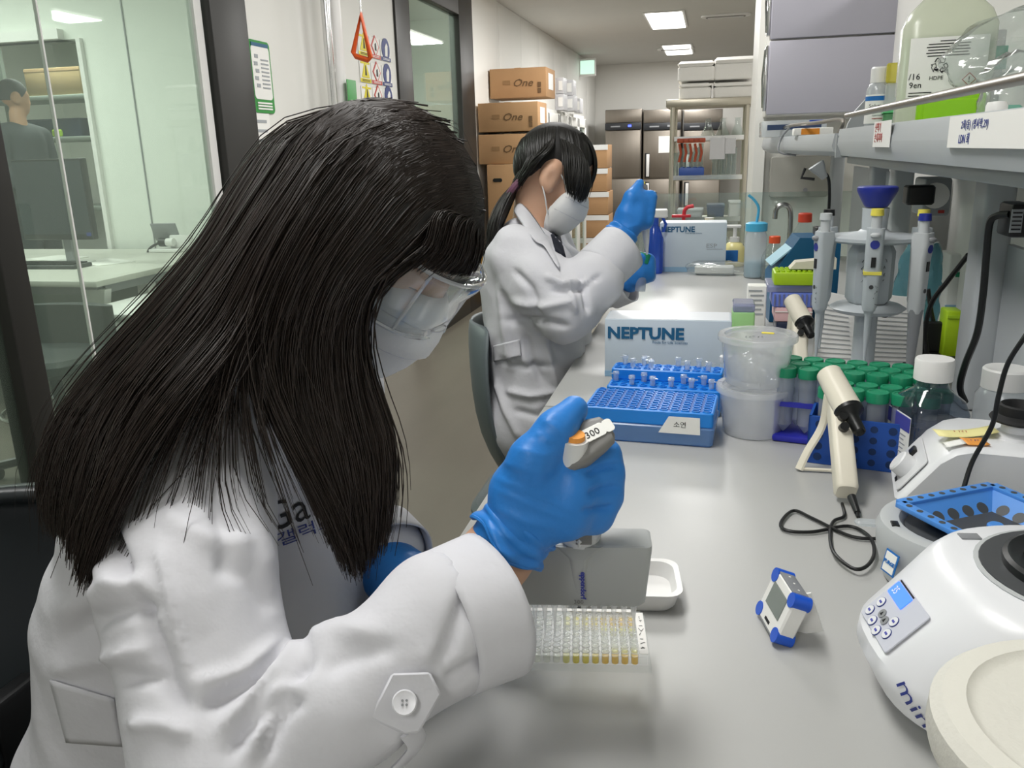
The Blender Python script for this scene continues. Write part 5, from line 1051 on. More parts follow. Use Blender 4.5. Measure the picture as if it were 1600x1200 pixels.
def qmesh(name, Vt, Fq, m, parent, base, sharp=180):
    me = bpy.data.meshes.new(name); Vt = Vt-np.array(base)
    me.vertices.add(len(Vt)); me.vertices.foreach_set('co', Vt.astype(np.float32).ravel()); k = Fq.shape[1]
    me.loops.add(Fq.size); me.loops.foreach_set('vertex_index', Fq.astype(np.int32).ravel()); me.polygons.add(len(Fq))
    me.polygons.foreach_set('loop_start', np.arange(0, Fq.size, k, dtype=np.int32)); me.polygons.foreach_set('loop_total', np.full(len(Fq), k, np.int32))
    me.update(calc_edges=True); me.validate(); return link(name, me, m, parent, sharp=sharp)
def pdn(x, y, d): return CP+ray(x, y)*d
def resample(pts, K):
    c = np.array(catmull(pts, 10)); s = np.r_[0, np.cumsum(np.linalg.norm(np.diff(c, axis=0), axis=1))]; u = np.linspace(0, s[-1], K)
    return np.stack([np.interp(u, s, c[:, i]) for i in range(3)], 1)
def hair_strands(name, sheets, m, parent, base, K=22, r=.0011, push=None, seed=1):
    """sheets: (list of guide polylines, strand count, spread). Each strand is a thin tapered three sided tube."""
    rs = np.random.default_rng(seed); allV = []; allF = []; off = 0
    for guides, n, spread, lenv in sheets:
        G = np.stack([resample(g, K) for g in guides]); ng = len(guides)
        s = rs.random(n)*(ng-1); i = np.clip(s.astype(int), 0, ng-2); f = (s-i)[:, None, None]
        P = G[i]*(1-f)+G[i+1]*f
        # clumping: pull towards clump centres near the tips
        t = np.linspace(0, 1, K)[None, :, None]
        cl = np.round(s*7)/7; ci = np.clip(cl.astype(int), 0, ng-2); cf = (cl-ci)[:, None, None]; PC = G[ci]*(1-cf)+G[ci+1]*cf
        P = P+(PC-P)*(.55*t**2)
        o1 = rs.normal(size=(n, 1, 3)); o2 = rs.normal(size=(n, 1, 3)); ph = rs.random((n, 1, 1))*6.28
        P = P+o1*spread*(.25+.75*t)+o2*spread*.5*np.sin(t*5+ph)*t
        cut = 1-lenv*rs.random((n, 1, 1)); tt = np.linspace(0, 1, K)[None, :, None]*cut*(K-1); a = np.clip(tt.astype(int), 0, K-2); fr = tt-a
        P = np.take_along_axis(P, np.repeat(a, 3, 2), 1)*(1-fr)+np.take_along_axis(P, np.repeat(a+1, 3, 2), 1)*fr
        if push is not None: P = push(P)
        T_ = np.gradient(P, axis=1); T_ /= np.maximum(np.linalg.norm(T_, axis=2, keepdims=True), 1e-9)
        up = np.broadcast_to(np.array([.3, -.9, .3]), T_.shape); B1 = np.cross(T_, up); B1 /= np.maximum(np.linalg.norm(B1, axis=2, keepdims=True), 1e-9); B2 = np.cross(T_, B1)
        rad = r*(.6+.8*rs.random((n, 1, 1)))*(1-.75*t**3); an = rs.random((n, 1, 1))*6.28
        ring = np.stack([P+rad*(np.cos(an+q*2.0944)*B1+np.sin(an+q*2.0944)*B2) for q in range(3)], 2)
        allV.append(ring.reshape(-1, 3)); st = np.arange(n)[:, None]*K*3+np.arange(K-1)[None]*3
        fs = np.stack([np.stack([st+q, st+(q+1) % 3, st+3+(q+1) % 3, st+3+q], -1) for q in range(3)], 2).reshape(-1, 4)
        allF.append(fs+off); off += n*K*3
    return qmesh(name, np.concatenate(allV), np.concatenate(allF), m, parent, base)
def hair_sheet(name, guides, m, parent, base, K=26, sub=5, inset=0, push=None):
    G = [resample(g, K) for g in guides]; rows = []
    for i in range(len(G)-1):
        for q in range(sub): rows.append(G[i]*(1-q/sub)+G[i+1]*q/sub)
    rows.append(G[-1]); R = np.stack(rows)
    if push is not None: R = push(R)
    n, k = R.shape[:2]; st = (np.arange(n-1)[:, None]*k+np.arange(k-1)[None]); fs = np.stack([st, st+1, st+k+1, st+k], -1).reshape(-1, 4)
    o = qmesh(name, R.reshape(-1, 3), fs, m, parent, base); d = o.modifiers.new('solid', 'SOLIDIFY'); d.thickness = .006; d.offset = 0; return o
def pusher(prims, k, margin):
    def f(P):
        sh = P.shape; Q = P.reshape(-1, 3)
        for _ in range(2):
            d = sdf_points(Q, prims, k); e = .002
            g = np.stack([sdf_points(Q+np.eye(3)[i]*e, prims, k)-d for i in range(3)], 1)/e; g /= np.maximum(np.linalg.norm(g, axis=1, keepdims=True), .2)
            Q = Q+g*np.clip(margin-d, 0, None)[:, None]
        return Q.reshape(sh)
    return f
from mathutils.bvhtree import BVHTree
def bvh(o):
    bpy.context.view_layer.update(); me = o.data; M = o.matrix_world; return BVHTree.FromPolygons([M @ v.co for v in me.vertices], [tuple(p.vertices) for p in me.polygons])
def cast(tree, x, y):
    d = Vector(ray(x, y)).normalized(); h = tree.ray_cast(Vector(CP), d); return (h[0], h[1]) if h[0] is not None else (None, None)
def patch(name, tree, poly, m, parent, base, off=.003, nu=10, nv=10, thick=.002, dflt=None):
    """cloth piece lying on a surface: bilinear quad of traced corners, each point dropped on the surface"""
    a, b, c, d = [V3(q) for q in poly]; g = []
    last = dflt
    for i in range(nu+1):
        r_ = []
        for j in range(nv+1):
            u, v = i/nu, j/nv; q = (a*(1-u)+b*u)*(1-v)+(d*(1-u)+c*u)*v; hit, nn = cast(tree, *q)
            if hit is None: hit = Vector(pdn(*q, last))
            else: last = -(np.array(hit)-CP) @ CR[:, 2]
            r_.append(hit-Vector(ray(*q)).normalized()*off-Vector(base))
        g.append(r_)
    return MB().sheet(g).build(name, m, parent, solid=thick, sharp=60)

# ================================================================== the woman at the plate
mat('coat_white', '#d0d0d5', .8, spec=.2, bump=.25, bscale=28); mat('coat_thread', '#d2d2d6', .8)
mat('skin', '#c79a7d', .5, sss=.15, var=.05, vscale=30); mat('skin_light', '#d9ae92', .5, sss=.15)
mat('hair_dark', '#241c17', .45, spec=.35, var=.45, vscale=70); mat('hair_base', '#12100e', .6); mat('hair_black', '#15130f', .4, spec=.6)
mat('nitrile', '#2f7fd0', .42, spec=.4, bump=.18, bscale=45); mat('mask_white', '#e8e8e6', .8, bump=.06, bscale=150)
mat('chair_black', '#1f2426', .35); mat('chair_grey', '#5f686b', .45); mat('button_white', '#dedee2', .3); mat('trouser', '#33343a', .8)
clear('goggle_edge', '#f4f8fa', .5, '#ffffff', .05, 2.5); clear('goggle_clear', '#f3f6f8', .05, '#ffffff', .03, 1.8)
def head_frame(Hc, pitch, yaw, roll=0):
    p, y = math.radians(pitch), math.radians(yaw); f = np.array([math.cos(p)*math.cos(y), math.cos(p)*math.sin(y), -math.sin(p)]); r = np.cross(f, [0, 0, 1]); r /= np.linalg.norm(r); u = np.cross(r, f)
    a = math.radians(roll); r, u = r*math.cos(a)+u*math.sin(a), u*math.cos(a)-r*math.sin(a)
    return np.array(Hc), np.stack([f, r, u], 1)      # columns: forward, right, up
def head_prims(H, R):
    g = lambda *v: H+R @ V3(v)
    pr = [('e', g(-.005, 0, .022), (.097, .077, .095), R), ('e', g(.035, 0, -.045), (.058, .056, .078), R), ('c', g(.06, 0, -.095), g(.072, 0, -.098), .022, .018),
          ('c', g(.086, 0, .0), g(.100, 0, -.036), .009, .010), ('c', g(.075, -.035, .014), g(.075, .035, .014), .014, .014), ('c', g(.07, -.02, -.07), g(.07, .02, -.07), .022, .022),
          ('e', g(.060, .032, -.035), (.026, .022, .022), R), ('e', g(.060, -.032, -.035), (.026, .022, .022), R)]
    for s in (-1, 1): pr += chain([g(-.012+.013*math.cos(a), s*(.082-.003*math.cos(a)), -.010+.024*math.sin(a)) for a in (5.3, .3, .9, 1.6, 2.3, 3.0, 3.7, 4.4)], [.0036]*8)
    for s in (-1, 1): pr.append(('e', g(-.012, s*.077, -.012), (.012, .005, .023), R)); pr.append(('c', g(-.004, s*.078, -.03), g(.0, s*.076, -.038), .007, .006))
    return pr
def face_gear(t, base, H, R, goggles=True):
    MH = Matrix([[*R[i], H[i]-base[i]] for i in range(3)]+[[0, 0, 0, 1]])
    # mask: folded panels over nose and chin
    rows = [(-.008, .102, .046, .062), (-.02, .113, .060, .046), (-.036, .121, .066, .036), (-.052, .124, .068, .03), (-.07, .124, .068, .025), (-.074, .119, .067, .023), (-.092, .113, .064, .022), (-.114, .102, .054, .028), (-.130, .086, .040, .036)]
    g = []
    for z, xf, yh, xs in rows:
        r_ = []
        for k in range(17):
            a = (k/16*2-1)*math.pi/2; r_.append(MH @ Vector((xs+(xf-xs)*math.cos(a)**.85 if abs(a) < 1.57 else xs, yh*math.sin(a), z)))
        g.append(r_)
    mk = MB().sheet(g).build('face_mask', 'mask_white', t, solid=.0022, sharp=50)
    for z, xf, yh, xs in (rows[2], rows[5]):
        MB().tube([MH @ Vector((xs+(xf-xs)*math.cos(a)**.85+.0015, yh*math.sin(a)*1.01, z)) for a in np.linspace(-1.5, 1.5, 16)], .0008, 5).build('mask_fold', 'coat_thread', mk)
    for s in (-1, 1): MB().tube(catmull([MH @ Vector(q) for q in ((.05, s*.062, -.03), (.02, s*.08, -.0), (-.016, s*.089, .012), (-.03, s*.088, -.02), (0, s*.082, -.06), (.026, s*.07, -.095))], 6), .0018, 6).build('ear_loop', 'mask_white', mk)
    for s in (-1, 1):
        e = MB().lathe([(.0, .0115), (.006, .0105), (.0105, .006), (.0122, 0), (.0105, -.006)], 14, MH @ T(.072, s*.032, -.004) @ T(ry=90)).build('eye', 'eye_white' if 'eye_white' in MATS else mat('eye_white', '#d8d4cf', .2), t)
        MB().lathe([(.0, .0005), (.0055, .0)], 14, MH @ T(.0838, s*.032, -.009) @ T(ry=100)).build('iris', 'ink_black', e)
        MB().loft([[MH @ Vector((.072+.0138*math.cos(a)*math.cos(b), s*.032+.0138*math.sin(a), -.004+.0138*math.cos(a)*math.sin(b))) for a in np.linspace(-1.3, 1.3, 9)] for b in np.linspace(-.15, 1.3, 6)], None, False, False).build('eyelid', 'skin', e)
        MB().tube([MH @ Vector((.072+.0145*math.cos(a), s*.032+.0145*math.sin(a), -.0065)) for a in np.linspace(-1.1, 1.1, 9)], .0012, 5).build('eyelashes', 'ink_black', e)
        MB().tube(catmull([MH @ Vector(q) for q in ((.091, s*.014, .014), (.088, s*.03, .02), (.076, s*.05, .015))]), .003, 6, flat=.5).build('eyebrow', 'hair_dark', t)
    if goggles:
        plan = catmull([(.03, .084, 0), (.07, .080, 0), (.098, .066, 0), (.115, .035, 0), (.119, 0, 0), (.115, -.035, 0), (.098, -.066, 0), (.07, -.080, 0), (.03, -.084, 0)], 4)
        zt, zb = .026, -.044
        gl = MB().sheet([[MH @ Vector((x*(1+.05*(z > 0)), y, z-(0 if x > .06 else .01)*(z < 0)*-1)) for x, y, _ in plan] for z in (zb, -.02, 0, .015, zt)]).build('safety_goggles', 'goggle_clear', t, solid=.0022, sharp=180)
        MB().sheet([[MH @ Vector((x*k+(.05*(1-k)), y*(.4+.6*k), zt+(.004 if k < 1 else 0))) for x, y, _ in plan[2:-2]] for k in (1.05, .9, .72)]).build('top_visor', 'goggle_clear', gl, solid=.002)
        for z in (zt, zb): MB().tube([MH @ Vector((x*(1.05 if z > 0 else 1), y, z)) for x, y, _ in plan], .0024, 6).build('lens_edge', 'goggle_edge', gl)
        for s in (-1, 1):
            MB().tube([MH @ Vector(q) for q in ((.099, s*.067, zt), (.097, s*.067, zb))], .002, 6).build('lens_post', 'goggle_edge', gl)
            MB().tube([MH @ Vector(q) for q in ((.05, s*.086, .012), (-.02, s*.092, .014), (-.07, s*.084, .0))], .003, 6, flat=1.6).build('temple_arm', 'goggle_clear', gl)
    return MH
def fingers(pts, rs): return [q for p, r in zip(pts, rs) for q in chain(p, r)]

H1, R1 = head_frame(pdn(580, 360, .86), 37, -7, 6)
B1 = (-.68, .80, 0.0)
W1 = thing('person', 'woman in a white lab coat with long dark hair, goggles and mask', 'person', B1)
sR, eR, wR = V3((-.455, .628, 1.03)), pdn(362, 1215, .61), pdn(778, 866, .695)
sL, eL, wL = pdn(498, 612, 1.07), pdn(545, 850, 1.0), pdn(632, 905, .905)
nk = V3((-.435, .805, 1.10))
core = [('c', (-.64, .74, .55), (-.64, .88, .55), .10, .10), ('c', (-.63, .80, .58), (-.58, .80, .75), .105, .10), ('c', (-.58, .76, .76), (-.52, .76, .98), .09, .08), ('c', (-.58, .86, .76), (-.51, .86, .98), .09, .08), ('c', sR, sL, .055, .055)]
neckp = [('c', nk+V3((-.02, 0, -.04)), H1+R1 @ V3((-.03, 0, -.05)), .056, .05)]
legs = chain([(-.68, .71, .53), (-.27, .68, .53), (-.25, .66, .08)], [.085, .065, .045])+chain([(-.68, .89, .53), (-.27, .92, .53), (-.25, .93, .08)], [.085, .065, .045])+[('c', (-.25, .66, .045), (-.1, .65, .035), .042, .035), ('c', (-.25, .93, .045), (-.1, .94, .035), .042, .035)]
arms = chain([sR, eR, pdn(620, 1030, .635), pdn(725, 925, .675), wR, pdn(830, 800, .69)], [.042, .038, .032, .028, .026, .024])+chain([sL, eL, wL, pdn(740, 950, .82)], [.042, .038, .026, .022])
hp = head_prims(H1, R1)
Vt, Fq = sdf_mesh(hp+neckp+core+legs+arms, .022, .0055)
qmesh('body', smooth_mesh(Vt, Fq, 1), Fq, 'skin', W1, B1)
face_gear(W1, B1, H1, R1)
def grow(pr, e): return [('c', p[1], p[2], p[3]+e, p[4]+e) for p in pr]
Vt, Fq = sdf_mesh(grow(legs[:4]+core[:1], .012), .02, .010, cut=lambda Gd: .07-Gd[..., 2]); qmesh('trousers', smooth_mesh(Vt, Fq, 1), Fq, 'trouser', W1, B1)
Vt, Fq = sdf_mesh(grow(legs[4:], .010), .02, .008, cut=lambda Gd: -Gd[..., 2]); qmesh('shoes', smooth_mesh(Vt, Fq, 1), Fq, 'rubber_black', W1, B1)
# lab coat
cuffA, cuffB = pdn(690, 978, .645), pdn(768, 945, .668)
coat = [('c', (-.66, .73, .55), (-.66, .90, .55), .15, .15), ('c', (-.64, .73, .60), (-.605, .725, .78), .135, .120), ('c', (-.64, .89, .60), (-.60, .89, .78), .135, .125), ('c', (-.605, .73, .78), (-.53, .72, .98), .120, .11), ('c', (-.60, .88, .78), (-.525, .88, .98), .125, .115),
        ('c', sR, sL, .078, .078), ('c', nk+V3((-.04, -.06, -.03)), nk+V3((-.03, .06, -.03)), .06, .06), ('c', (-.6, .80, .60), (-.40, .72, .60), .15, .12), ('c', (-.6, .85, .60), (-.40, .90, .60), .15, .12)]
coat += [('c', pdn(420, 690, .87), pdn(430, 960, .88), .085, .085), ('c', pdn(475, 720, .97), pdn(490, 960, .97), .072, .08)]
slv = chain([sR+V3((0, -.005, 0)), pdn(296, 930, .655), eR], [.078, .064, .064])+chain([eR, pdn(525, 1100, .615), cuffA, cuffA*.55+cuffB*.45], [.062, .047, .052, .055])
coat += chain([sL, eL], [.074, .056])+chain([eL, pdn(600, 862, .955)], [.054, .046])
Vt, Fq = sdf_mesh(coat, .03, .0056)
lines = [([(246, 846), (270, 950), (300, 1071)], .005, 7), ([(300, 1071), (380, 1050), (440, 1000)], .005, 14), ([(310, 1110), (400, 1060), (455, 1005)], -.009, 11), ([(335, 1150), (420, 1060), (470, 1000)], .008, 11), ([(350, 1185), (440, 1090), (490, 1020)], -.009, 10), ([(385, 1190), (420, 1110), (440, 1080), (470, 1060)], .009, 11), ([(410, 1190), (440, 1120), (470, 1090)], -.007, 9), ([(480, 1000), (530, 985), (590, 990)], .006, 22), ([(500, 1050), (560, 1020), (620, 1010)], -.004, 18),
         ([(600, 1170), (640, 1100), (690, 1000)], .005, 18), ([(640, 1080), (700, 1010), (740, 900)], -.006, 16), ([(690, 1070), (740, 1040), (790, 1030)], -.005, 12),
         ([(90, 1010), (170, 960), (250, 945)], -.007, 16), ([(80, 960), (160, 925), (230, 900)], .006, 18), ([(75, 1050), (150, 1030), (240, 1010)], .006, 14), ([(180, 1060), (250, 1060), (300, 1110)], -.007, 14), ([(110, 860), (170, 900), (230, 930)], .005, 18), ([(200, 1130), (260, 1130), (300, 1150)], .006, 14), ([(160, 800), (200, 900), (280, 1090)], -.008, 12),
         ([(330, 880), (390, 900), (430, 960)], -.004, 20), ([(250, 800), (320, 840), (400, 850)], .004, 18), ([(350, 720), (390, 790), (430, 900)], .004, 16), ([(290, 700), (340, 790), (360, 900)], -.004, 18)]
N0 = normals(Vt, Fq); w1 = np.sin(Vt @ V3((38, 22, 30))+1.6*np.sin(Vt @ V3((14, -19, 11))))*np.sin(Vt @ V3((-17, 29, 24))+2*np.sin(Vt @ V3((9, 13, -21)))); Vt = Vt+N0*(.0022*w1)[:, None]
Vt = smooth_mesh(fold(smooth_mesh(Vt, Fq, 2), Fq, lines), Fq, 1)
C1 = qmesh('lab_coat', Vt, Fq, 'coat_white', W1, B1); T1 = bvh(C1)
def cuff(name, A, Bc, r0, r1, parent, base, seed=2, stitch=True, wob=.06, flat=1.0):
    A, Bc = Vector(A), Vector(Bc); d = (Bc-A).normalized(); M = Matrix.Translation(A-Vector(base)) @ d.to_track_quat('Z', 'Y').to_matrix().to_4x4(); L = (Bc-A).length; rg = []
    for k in range(9):
        t_ = k/8; r = r0+(r1-r0)*t_; rg.append([(r*flat*(1+wob*t_*math.sin(2*a+seed)+wob*.5*math.sin(3*a+seed*2+t_*2))*math.cos(a), r*(1+wob*t_*math.sin(2*a+seed)+wob*.4*math.sin(5*a+seed))*math.sin(a), t_*L) for a in [2*math.pi*j/40 for j in range(40)]])
    o = MB().loft(rg, M, caps=False).build(name, 'coat_white', parent, solid=.0025, sharp=180)
    if stitch: MB().tube([M @ Vector(p) for p in rg[3]], .0007, 4, closed=True).build('stitch_line', 'coat_thread', o)
    return o
cuff('sleeve_cuff', cuffA, cuffB, .0555, .060, C1, B1, wob=.04)
# cuff tab with a button, pocket flap, breast lettering
tb = [(577, 1122), (612, 1052), (672, 1050), (690, 1085), (655, 1145), (632, 1148)]
ctr = (632, 1098); dd = .575; cpt = pdn(*ctr, dd)
vs = [Vector(pdn(x, y, dd+.00006*(x-600)))-Vector(B1) for x, y in tb]; nrm = Vector(CP-cpt).normalized()
tabo = MB().add([*vs, *[v-nrm*.004 for v in vs]], [tuple(range(6)), tuple(range(11, 5, -1))]+[(i, (i+1) % 6, 6+(i+1) % 6, 6+i) for i in range(6)]).build('sleeve_tab', 'coat_white', C1)
tabo.modifiers.new('bev', 'BEVEL').width = .0015
MBt = Matrix.Translation(Vector(cpt)-Vector(B1)+nrm*.0005) @ nrm.to_track_quat('Z', 'Y').to_matrix().to_4x4()
MB().lathe([(.0085, 0), (.0088, .002), (.0078, .0034), (.006, .0028), (.0, .0025)], 24, MBt).build('button', 'button_white', tabo)
for q in range(4): MB().cyl(MBt @ Vector((.002*math.cos(q*1.57+.7), .002*math.sin(q*1.57+.7), .002)), MBt @ Vector((.002*math.cos(q*1.57+.7), .002*math.sin(q*1.57+.7), .0032)), .0009, seg=8).build('button_hole', 'mid_grey', tabo)
p_ = [pdn(640, 1140, .585), pdn(650, 1165, .60), pdn(610, 1210, .62)]; MB().tube(catmull([V3(q)-V3(B1) for q in p_], 5), .008, 8, flat=.35).build('tab_strap', 'coat_white', C1)
patch('pocket_flap', T1, ((78, 1062), (178, 1092), (192, 1166), (104, 1160)), 'coat_white', C1, B1, off=.004)
axd = (cuffB-cuffA)/np.linalg.norm(cuffB-cuffA)
Vt, Fq = sdf_mesh(slv, .02, .0043, cut=lambda Gd: (Gd-cuffA) @ axd-.012)
N0 = normals(Vt, Fq); w1 = np.sin(Vt @ V3((46, 26, 36))+1.6*np.sin(Vt @ V3((18, -22, 14))))*np.sin(Vt @ V3((-20, 34, 28))+2*np.sin(Vt @ V3((11, 15, -24)))); Vt = Vt+N0*(.0020*w1)[:, None]
Vt = smooth_mesh(fold(smooth_mesh(Vt, Fq, 2), Fq, [(p_, a_*1.35, w_*.85) for p_, a_, w_ in lines]), Fq, 1)
SL = qmesh('sleeve', Vt, Fq, 'coat_white', C1, (0, 0, 0)); SL.location = -Vector(B1)
def print_on(s, size, mat_, x, y, rot, tree, parent, base, xs=1, name='lettering'):
    hit, nn = cast(tree, x, y)
    if hit is None: print('NO HIT', s); return
    nn = nn if nn.dot(Vector(CP)-hit) > 0 else -nn; nn = (nn+(Vector(CP)-hit).normalized()).normalized(); v = Vector(CR[:, 0])*math.cos(rot)+Vector(CR[:, 1])*math.sin(rot); xa = (v-nn*v.dot(nn)).normalized(); ya = nn.cross(xa)
    o = text(s, size, mat_, parent, Matrix(), name=name, ext=.0, xs=xs)
    bpy.context.view_layer.update(); IM = parent.matrix_world.inverted()
    for vt in o.data.vertices:
        q = hit+xa*vt.co.x+ya*vt.co.y; h = tree.ray_cast(q+nn*.04, -nn); q = (h[0] if h[0] is not None else q)+nn*.0012; vt.co = IM @ q
    return o
print_on('mini', .021, 'ink_blue', 1400, 1066, -.9, bvh(MINI[1]), MINI[1], None, xs=1.25)
print_on('Galux', .042, 'ink_black', 415, 836, .28, T1, C1, B1, xs=.95); print_on('갤럭스', .015, 'ink_blue', 434, 854, .3, T1, C1, B1, xs=1.5)
# hair
def gl(*p): return [pdn(*q) for q in p]
G = [gl((738, 300, .85), (715, 350, .80), (655, 402, .772), (600, 432, .757), (572, 475, .755), (567, 545, .76), (588, 620, .755), (612, 690, .74), (612, 775, .725), (596, 862, .72)),
     gl((725, 270, .84), (690, 320, .785), (630, 385, .755), (570, 440, .745), (540, 520, .745), (545, 620, .74), (568, 720, .725), (577, 800, .715), (568, 890, .71)),
     gl((705, 240, .83), (650, 290, .775), (580, 370, .745), (520, 450, .735), (495, 540, .735), (506, 640, .73), (534, 740, .715), (552, 830, .705), (560, 905, .70)),
     gl((675, 208, .83), (610, 255, .775), (535, 345, .745), (470, 440, .73), (440, 540, .725), (447, 640, .715), (485, 730, .70), (522, 820, .69), (545, 895, .69)),
     gl((640, 182, .83), (560, 235, .78), (485, 330, .745), (430, 430, .725), (400, 530, .715), (416, 610, .705), (452, 690, .695), (494, 770, .685), (530, 850, .685))]
Bk = [gl((625, 170, .83), (545, 228, .78), (470, 320, .745), (412, 425, .72), (372, 520, .70), (305, 600, .655), (240, 680, .632), (190, 765, .62), (152, 855, .62), (132, 925, .625)),
      gl((595, 160, .85), (510, 205, .80), (440, 295, .76), (375, 400, .73), (310, 500, .70), (240, 585, .672), (185, 665, .645), (155, 760, .635), (135, 850, .635), (126, 908, .64)),
      gl((570, 155, .87), (480, 195, .82), (410, 280, .78), (345, 390, .75), (270, 490, .72), (195, 578, .70), (130, 660, .69), (102, 740, .68), (95, 800, .68), (102, 850, .685)),
      gl((545, 155, .90), (450, 198, .86), (385, 272, .83), (320, 385, .80), (240, 485, .78), (155, 580, .76), (97, 660, .745), (74, 730, .74), (72, 790, .735), (88, 835, .735)),
      gl((530, 160, .93), (432, 212, .91), (370, 280, .89), (305, 395, .86), (225, 490, .84), (142, 590, .82), (87, 670, .81), (66, 740, .80), (67, 790, .80), (76, 832, .80)),
      gl((560, 168, .95), (455, 230, .97), (395, 300, .97), (335, 410, .94), (265, 500, .91), (195, 590, .88), (135, 680, .86), (105, 760, .85))]
Fr = [gl((700, 250, .80), (690, 330, .772), (668, 385, .762), (630, 418, .757)), gl((725, 280, .82), (728, 350, .795), (712, 400, .785), (680, 430, .785)), gl((738, 300, .85), (747, 350, .84), (744, 400, .835), (722, 440, .84)), gl((735, 300, .88), (748, 350, .90), (745, 400, .905), (728, 436, .91)), gl((700, 250, .92), (725, 310, .955), (722, 375, .965), (700, 430, .96))]
Lf = [gl((660, 200, .92), (660, 270, .955), (640, 360, .965), (600, 440, .96), (570, 540, .95), (560, 640, .94), (570, 740, .93)), gl((600, 170, .93), (560, 240, .965), (520, 340, .975), (490, 450, .97), (480, 560, .96), (490, 660, .95)), gl((560, 168, .95), (480, 240, .985), (430, 330, .99), (400, 430, .98), (380, 540, .97), (390, 640, .96))]
def part(a, off=0): a = math.radians(a); return H1+R1 @ V3((.104*math.cos(a)-.005, off, .024+.104*math.sin(a)))
for gs, a0, a1, off in ((G, 28, 82, -.012), (Bk, 88, 150, -.012), (Fr, 22, 60, -.014), (Lf, 60, 120, -.02)):
    for i_, g_ in enumerate(gs): g_[0] = part(a0+(a1-a0)*i_/(len(gs)-1), off)
pushp = hp[:2]+coat[:6]+[('c', sR, eR, .082, .075)]
ps = pusher(pushp, .02, .011); psf = pusher(hp[:2], .02, .014)
HR = hair_strands('long_hair', [(G, 4200, .0035, .16), (Bk[:3], 2600, .0035, .12), (Bk[2:], 2900, .0035, .14), (Fr, 1500, .003, .2), (Lf, 600, .004, .1), (G[4:]+Bk[:1], 500, .003, .62), (G[3:]+Bk[:1], 50, .02, .25), (Bk, 80, .014, .2), (G[:2], 40, .012, .2)], 'hair_dark', W1, B1, push=ps, K=17, r=.0008)
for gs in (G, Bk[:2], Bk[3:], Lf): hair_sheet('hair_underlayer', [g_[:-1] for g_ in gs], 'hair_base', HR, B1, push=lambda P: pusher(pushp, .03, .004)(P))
capc = lambda Gd: ((Gd-H1) @ (R1 @ V3((.86, 0, -.5))))-.038
Vt, Fq = sdf_mesh([('e', H1+R1 @ V3((-.006, 0, .023)), (.101, .082, .100), R1), ('e', H1+R1 @ V3((-.04, 0, -.03)), (.065, .078, .085), R1)], .03, .005, cut=capc); qmesh('hair_cap', smooth_mesh(Vt, Fq, 2), Fq, 'hair_dark', HR, B1)
fly = [gl((560+30*k, 172+14*k, .86), (575+30*k, 155+12*k-6*(k % 2), .85), (600+29*k, 152+13*k, .85), (625+27*k, 168+22*k, .85)) for k in range(5)]
hair_strands('fly_away_hair', [(fly, 45, .005, .6)], 'hair_dark', HR, B1, r=.00025, seed=4)

# ---- right glove holding the pipette
def hand_mesh(name, prims, k, h, lines, parent, base, m='nitrile'):
    Vt, Fq = sdf_mesh(prims, k, h); Vt = smooth_mesh(Vt, Fq, 2); Vt = fold(Vt, Fq, lines); Vt = smooth_mesh(Vt, Fq, 1); return qmesh(name, Vt, Fq, m, parent, base)
mcp = [(893, 733, .674), (898, 762, .668), (895, 790, .668), (885, 815, .672)]; pip = [(944, 711, .686), (949, 744, .686), (946, 778, .687), (930, 808, .69)]; dip = [(948, 715, .725), (952, 748, .724), (949, 781, .724), (934, 810, .722)]; tip = [(905, 720, .737), (910, 754, .737), (908, 786, .737), (898, 815, .735)]
wr = (800, 838, .690)
pr = []
for a, b, c, d in zip(mcp, pip, dip, tip):
    A, B_, C_, D_ = [pdn(*q) for q in (a, b, c, d)]; pr += chain([A, B_, C_, D_], [.0140, .0122, .0108, .009])
for a in mcp: pr.append(('c', pdn(a[0]-75, 790+(a[1]-762)*.45, .680), pdn(*a), .0185, .0130))
pr += [('c', pdn(*wr), pdn(845, 775, .682), .026, .028), ('c', pdn(785, 850, .692), pdn(815, 815, .686), .028, .029), ('c', pdn(812, 760, .682), pdn(850, 800, .68), .022, .022)]
pr += chain([pdn(806, 770, .674), pdn(832, 718, .662), pdn(868, 672, .664), pdn(897, 640, .676)], [.020, .0175, .0145, .0118])
glines = [([(770, 745), (830, 770), (900, 800)], .0012, 4), ([(775, 765), (830, 790), (890, 812)], .0014, 4), ([(780, 720), (820, 735), (860, 740)], .0010, 4), ([(800, 700), (850, 712), (880, 706)], .001, 4), ([(770, 790), (820, 815), (870, 825)], .0015, 5), ([(845, 655), (870, 668), (885, 690)], .001, 4), ([(835, 675), (860, 690)], .001, 4), ([(935, 688), (955, 690)], -.0015, 4), ([(915, 742), (940, 731), (968, 727)], -.0045, 4), ([(918, 772), (940, 764), (968, 761)], -.0045, 4), ([(908, 799), (935, 795), (960, 794)], -.0045, 4)]
GR = hand_mesh('glove', pr, .011, .0024, glines, W1, B1)
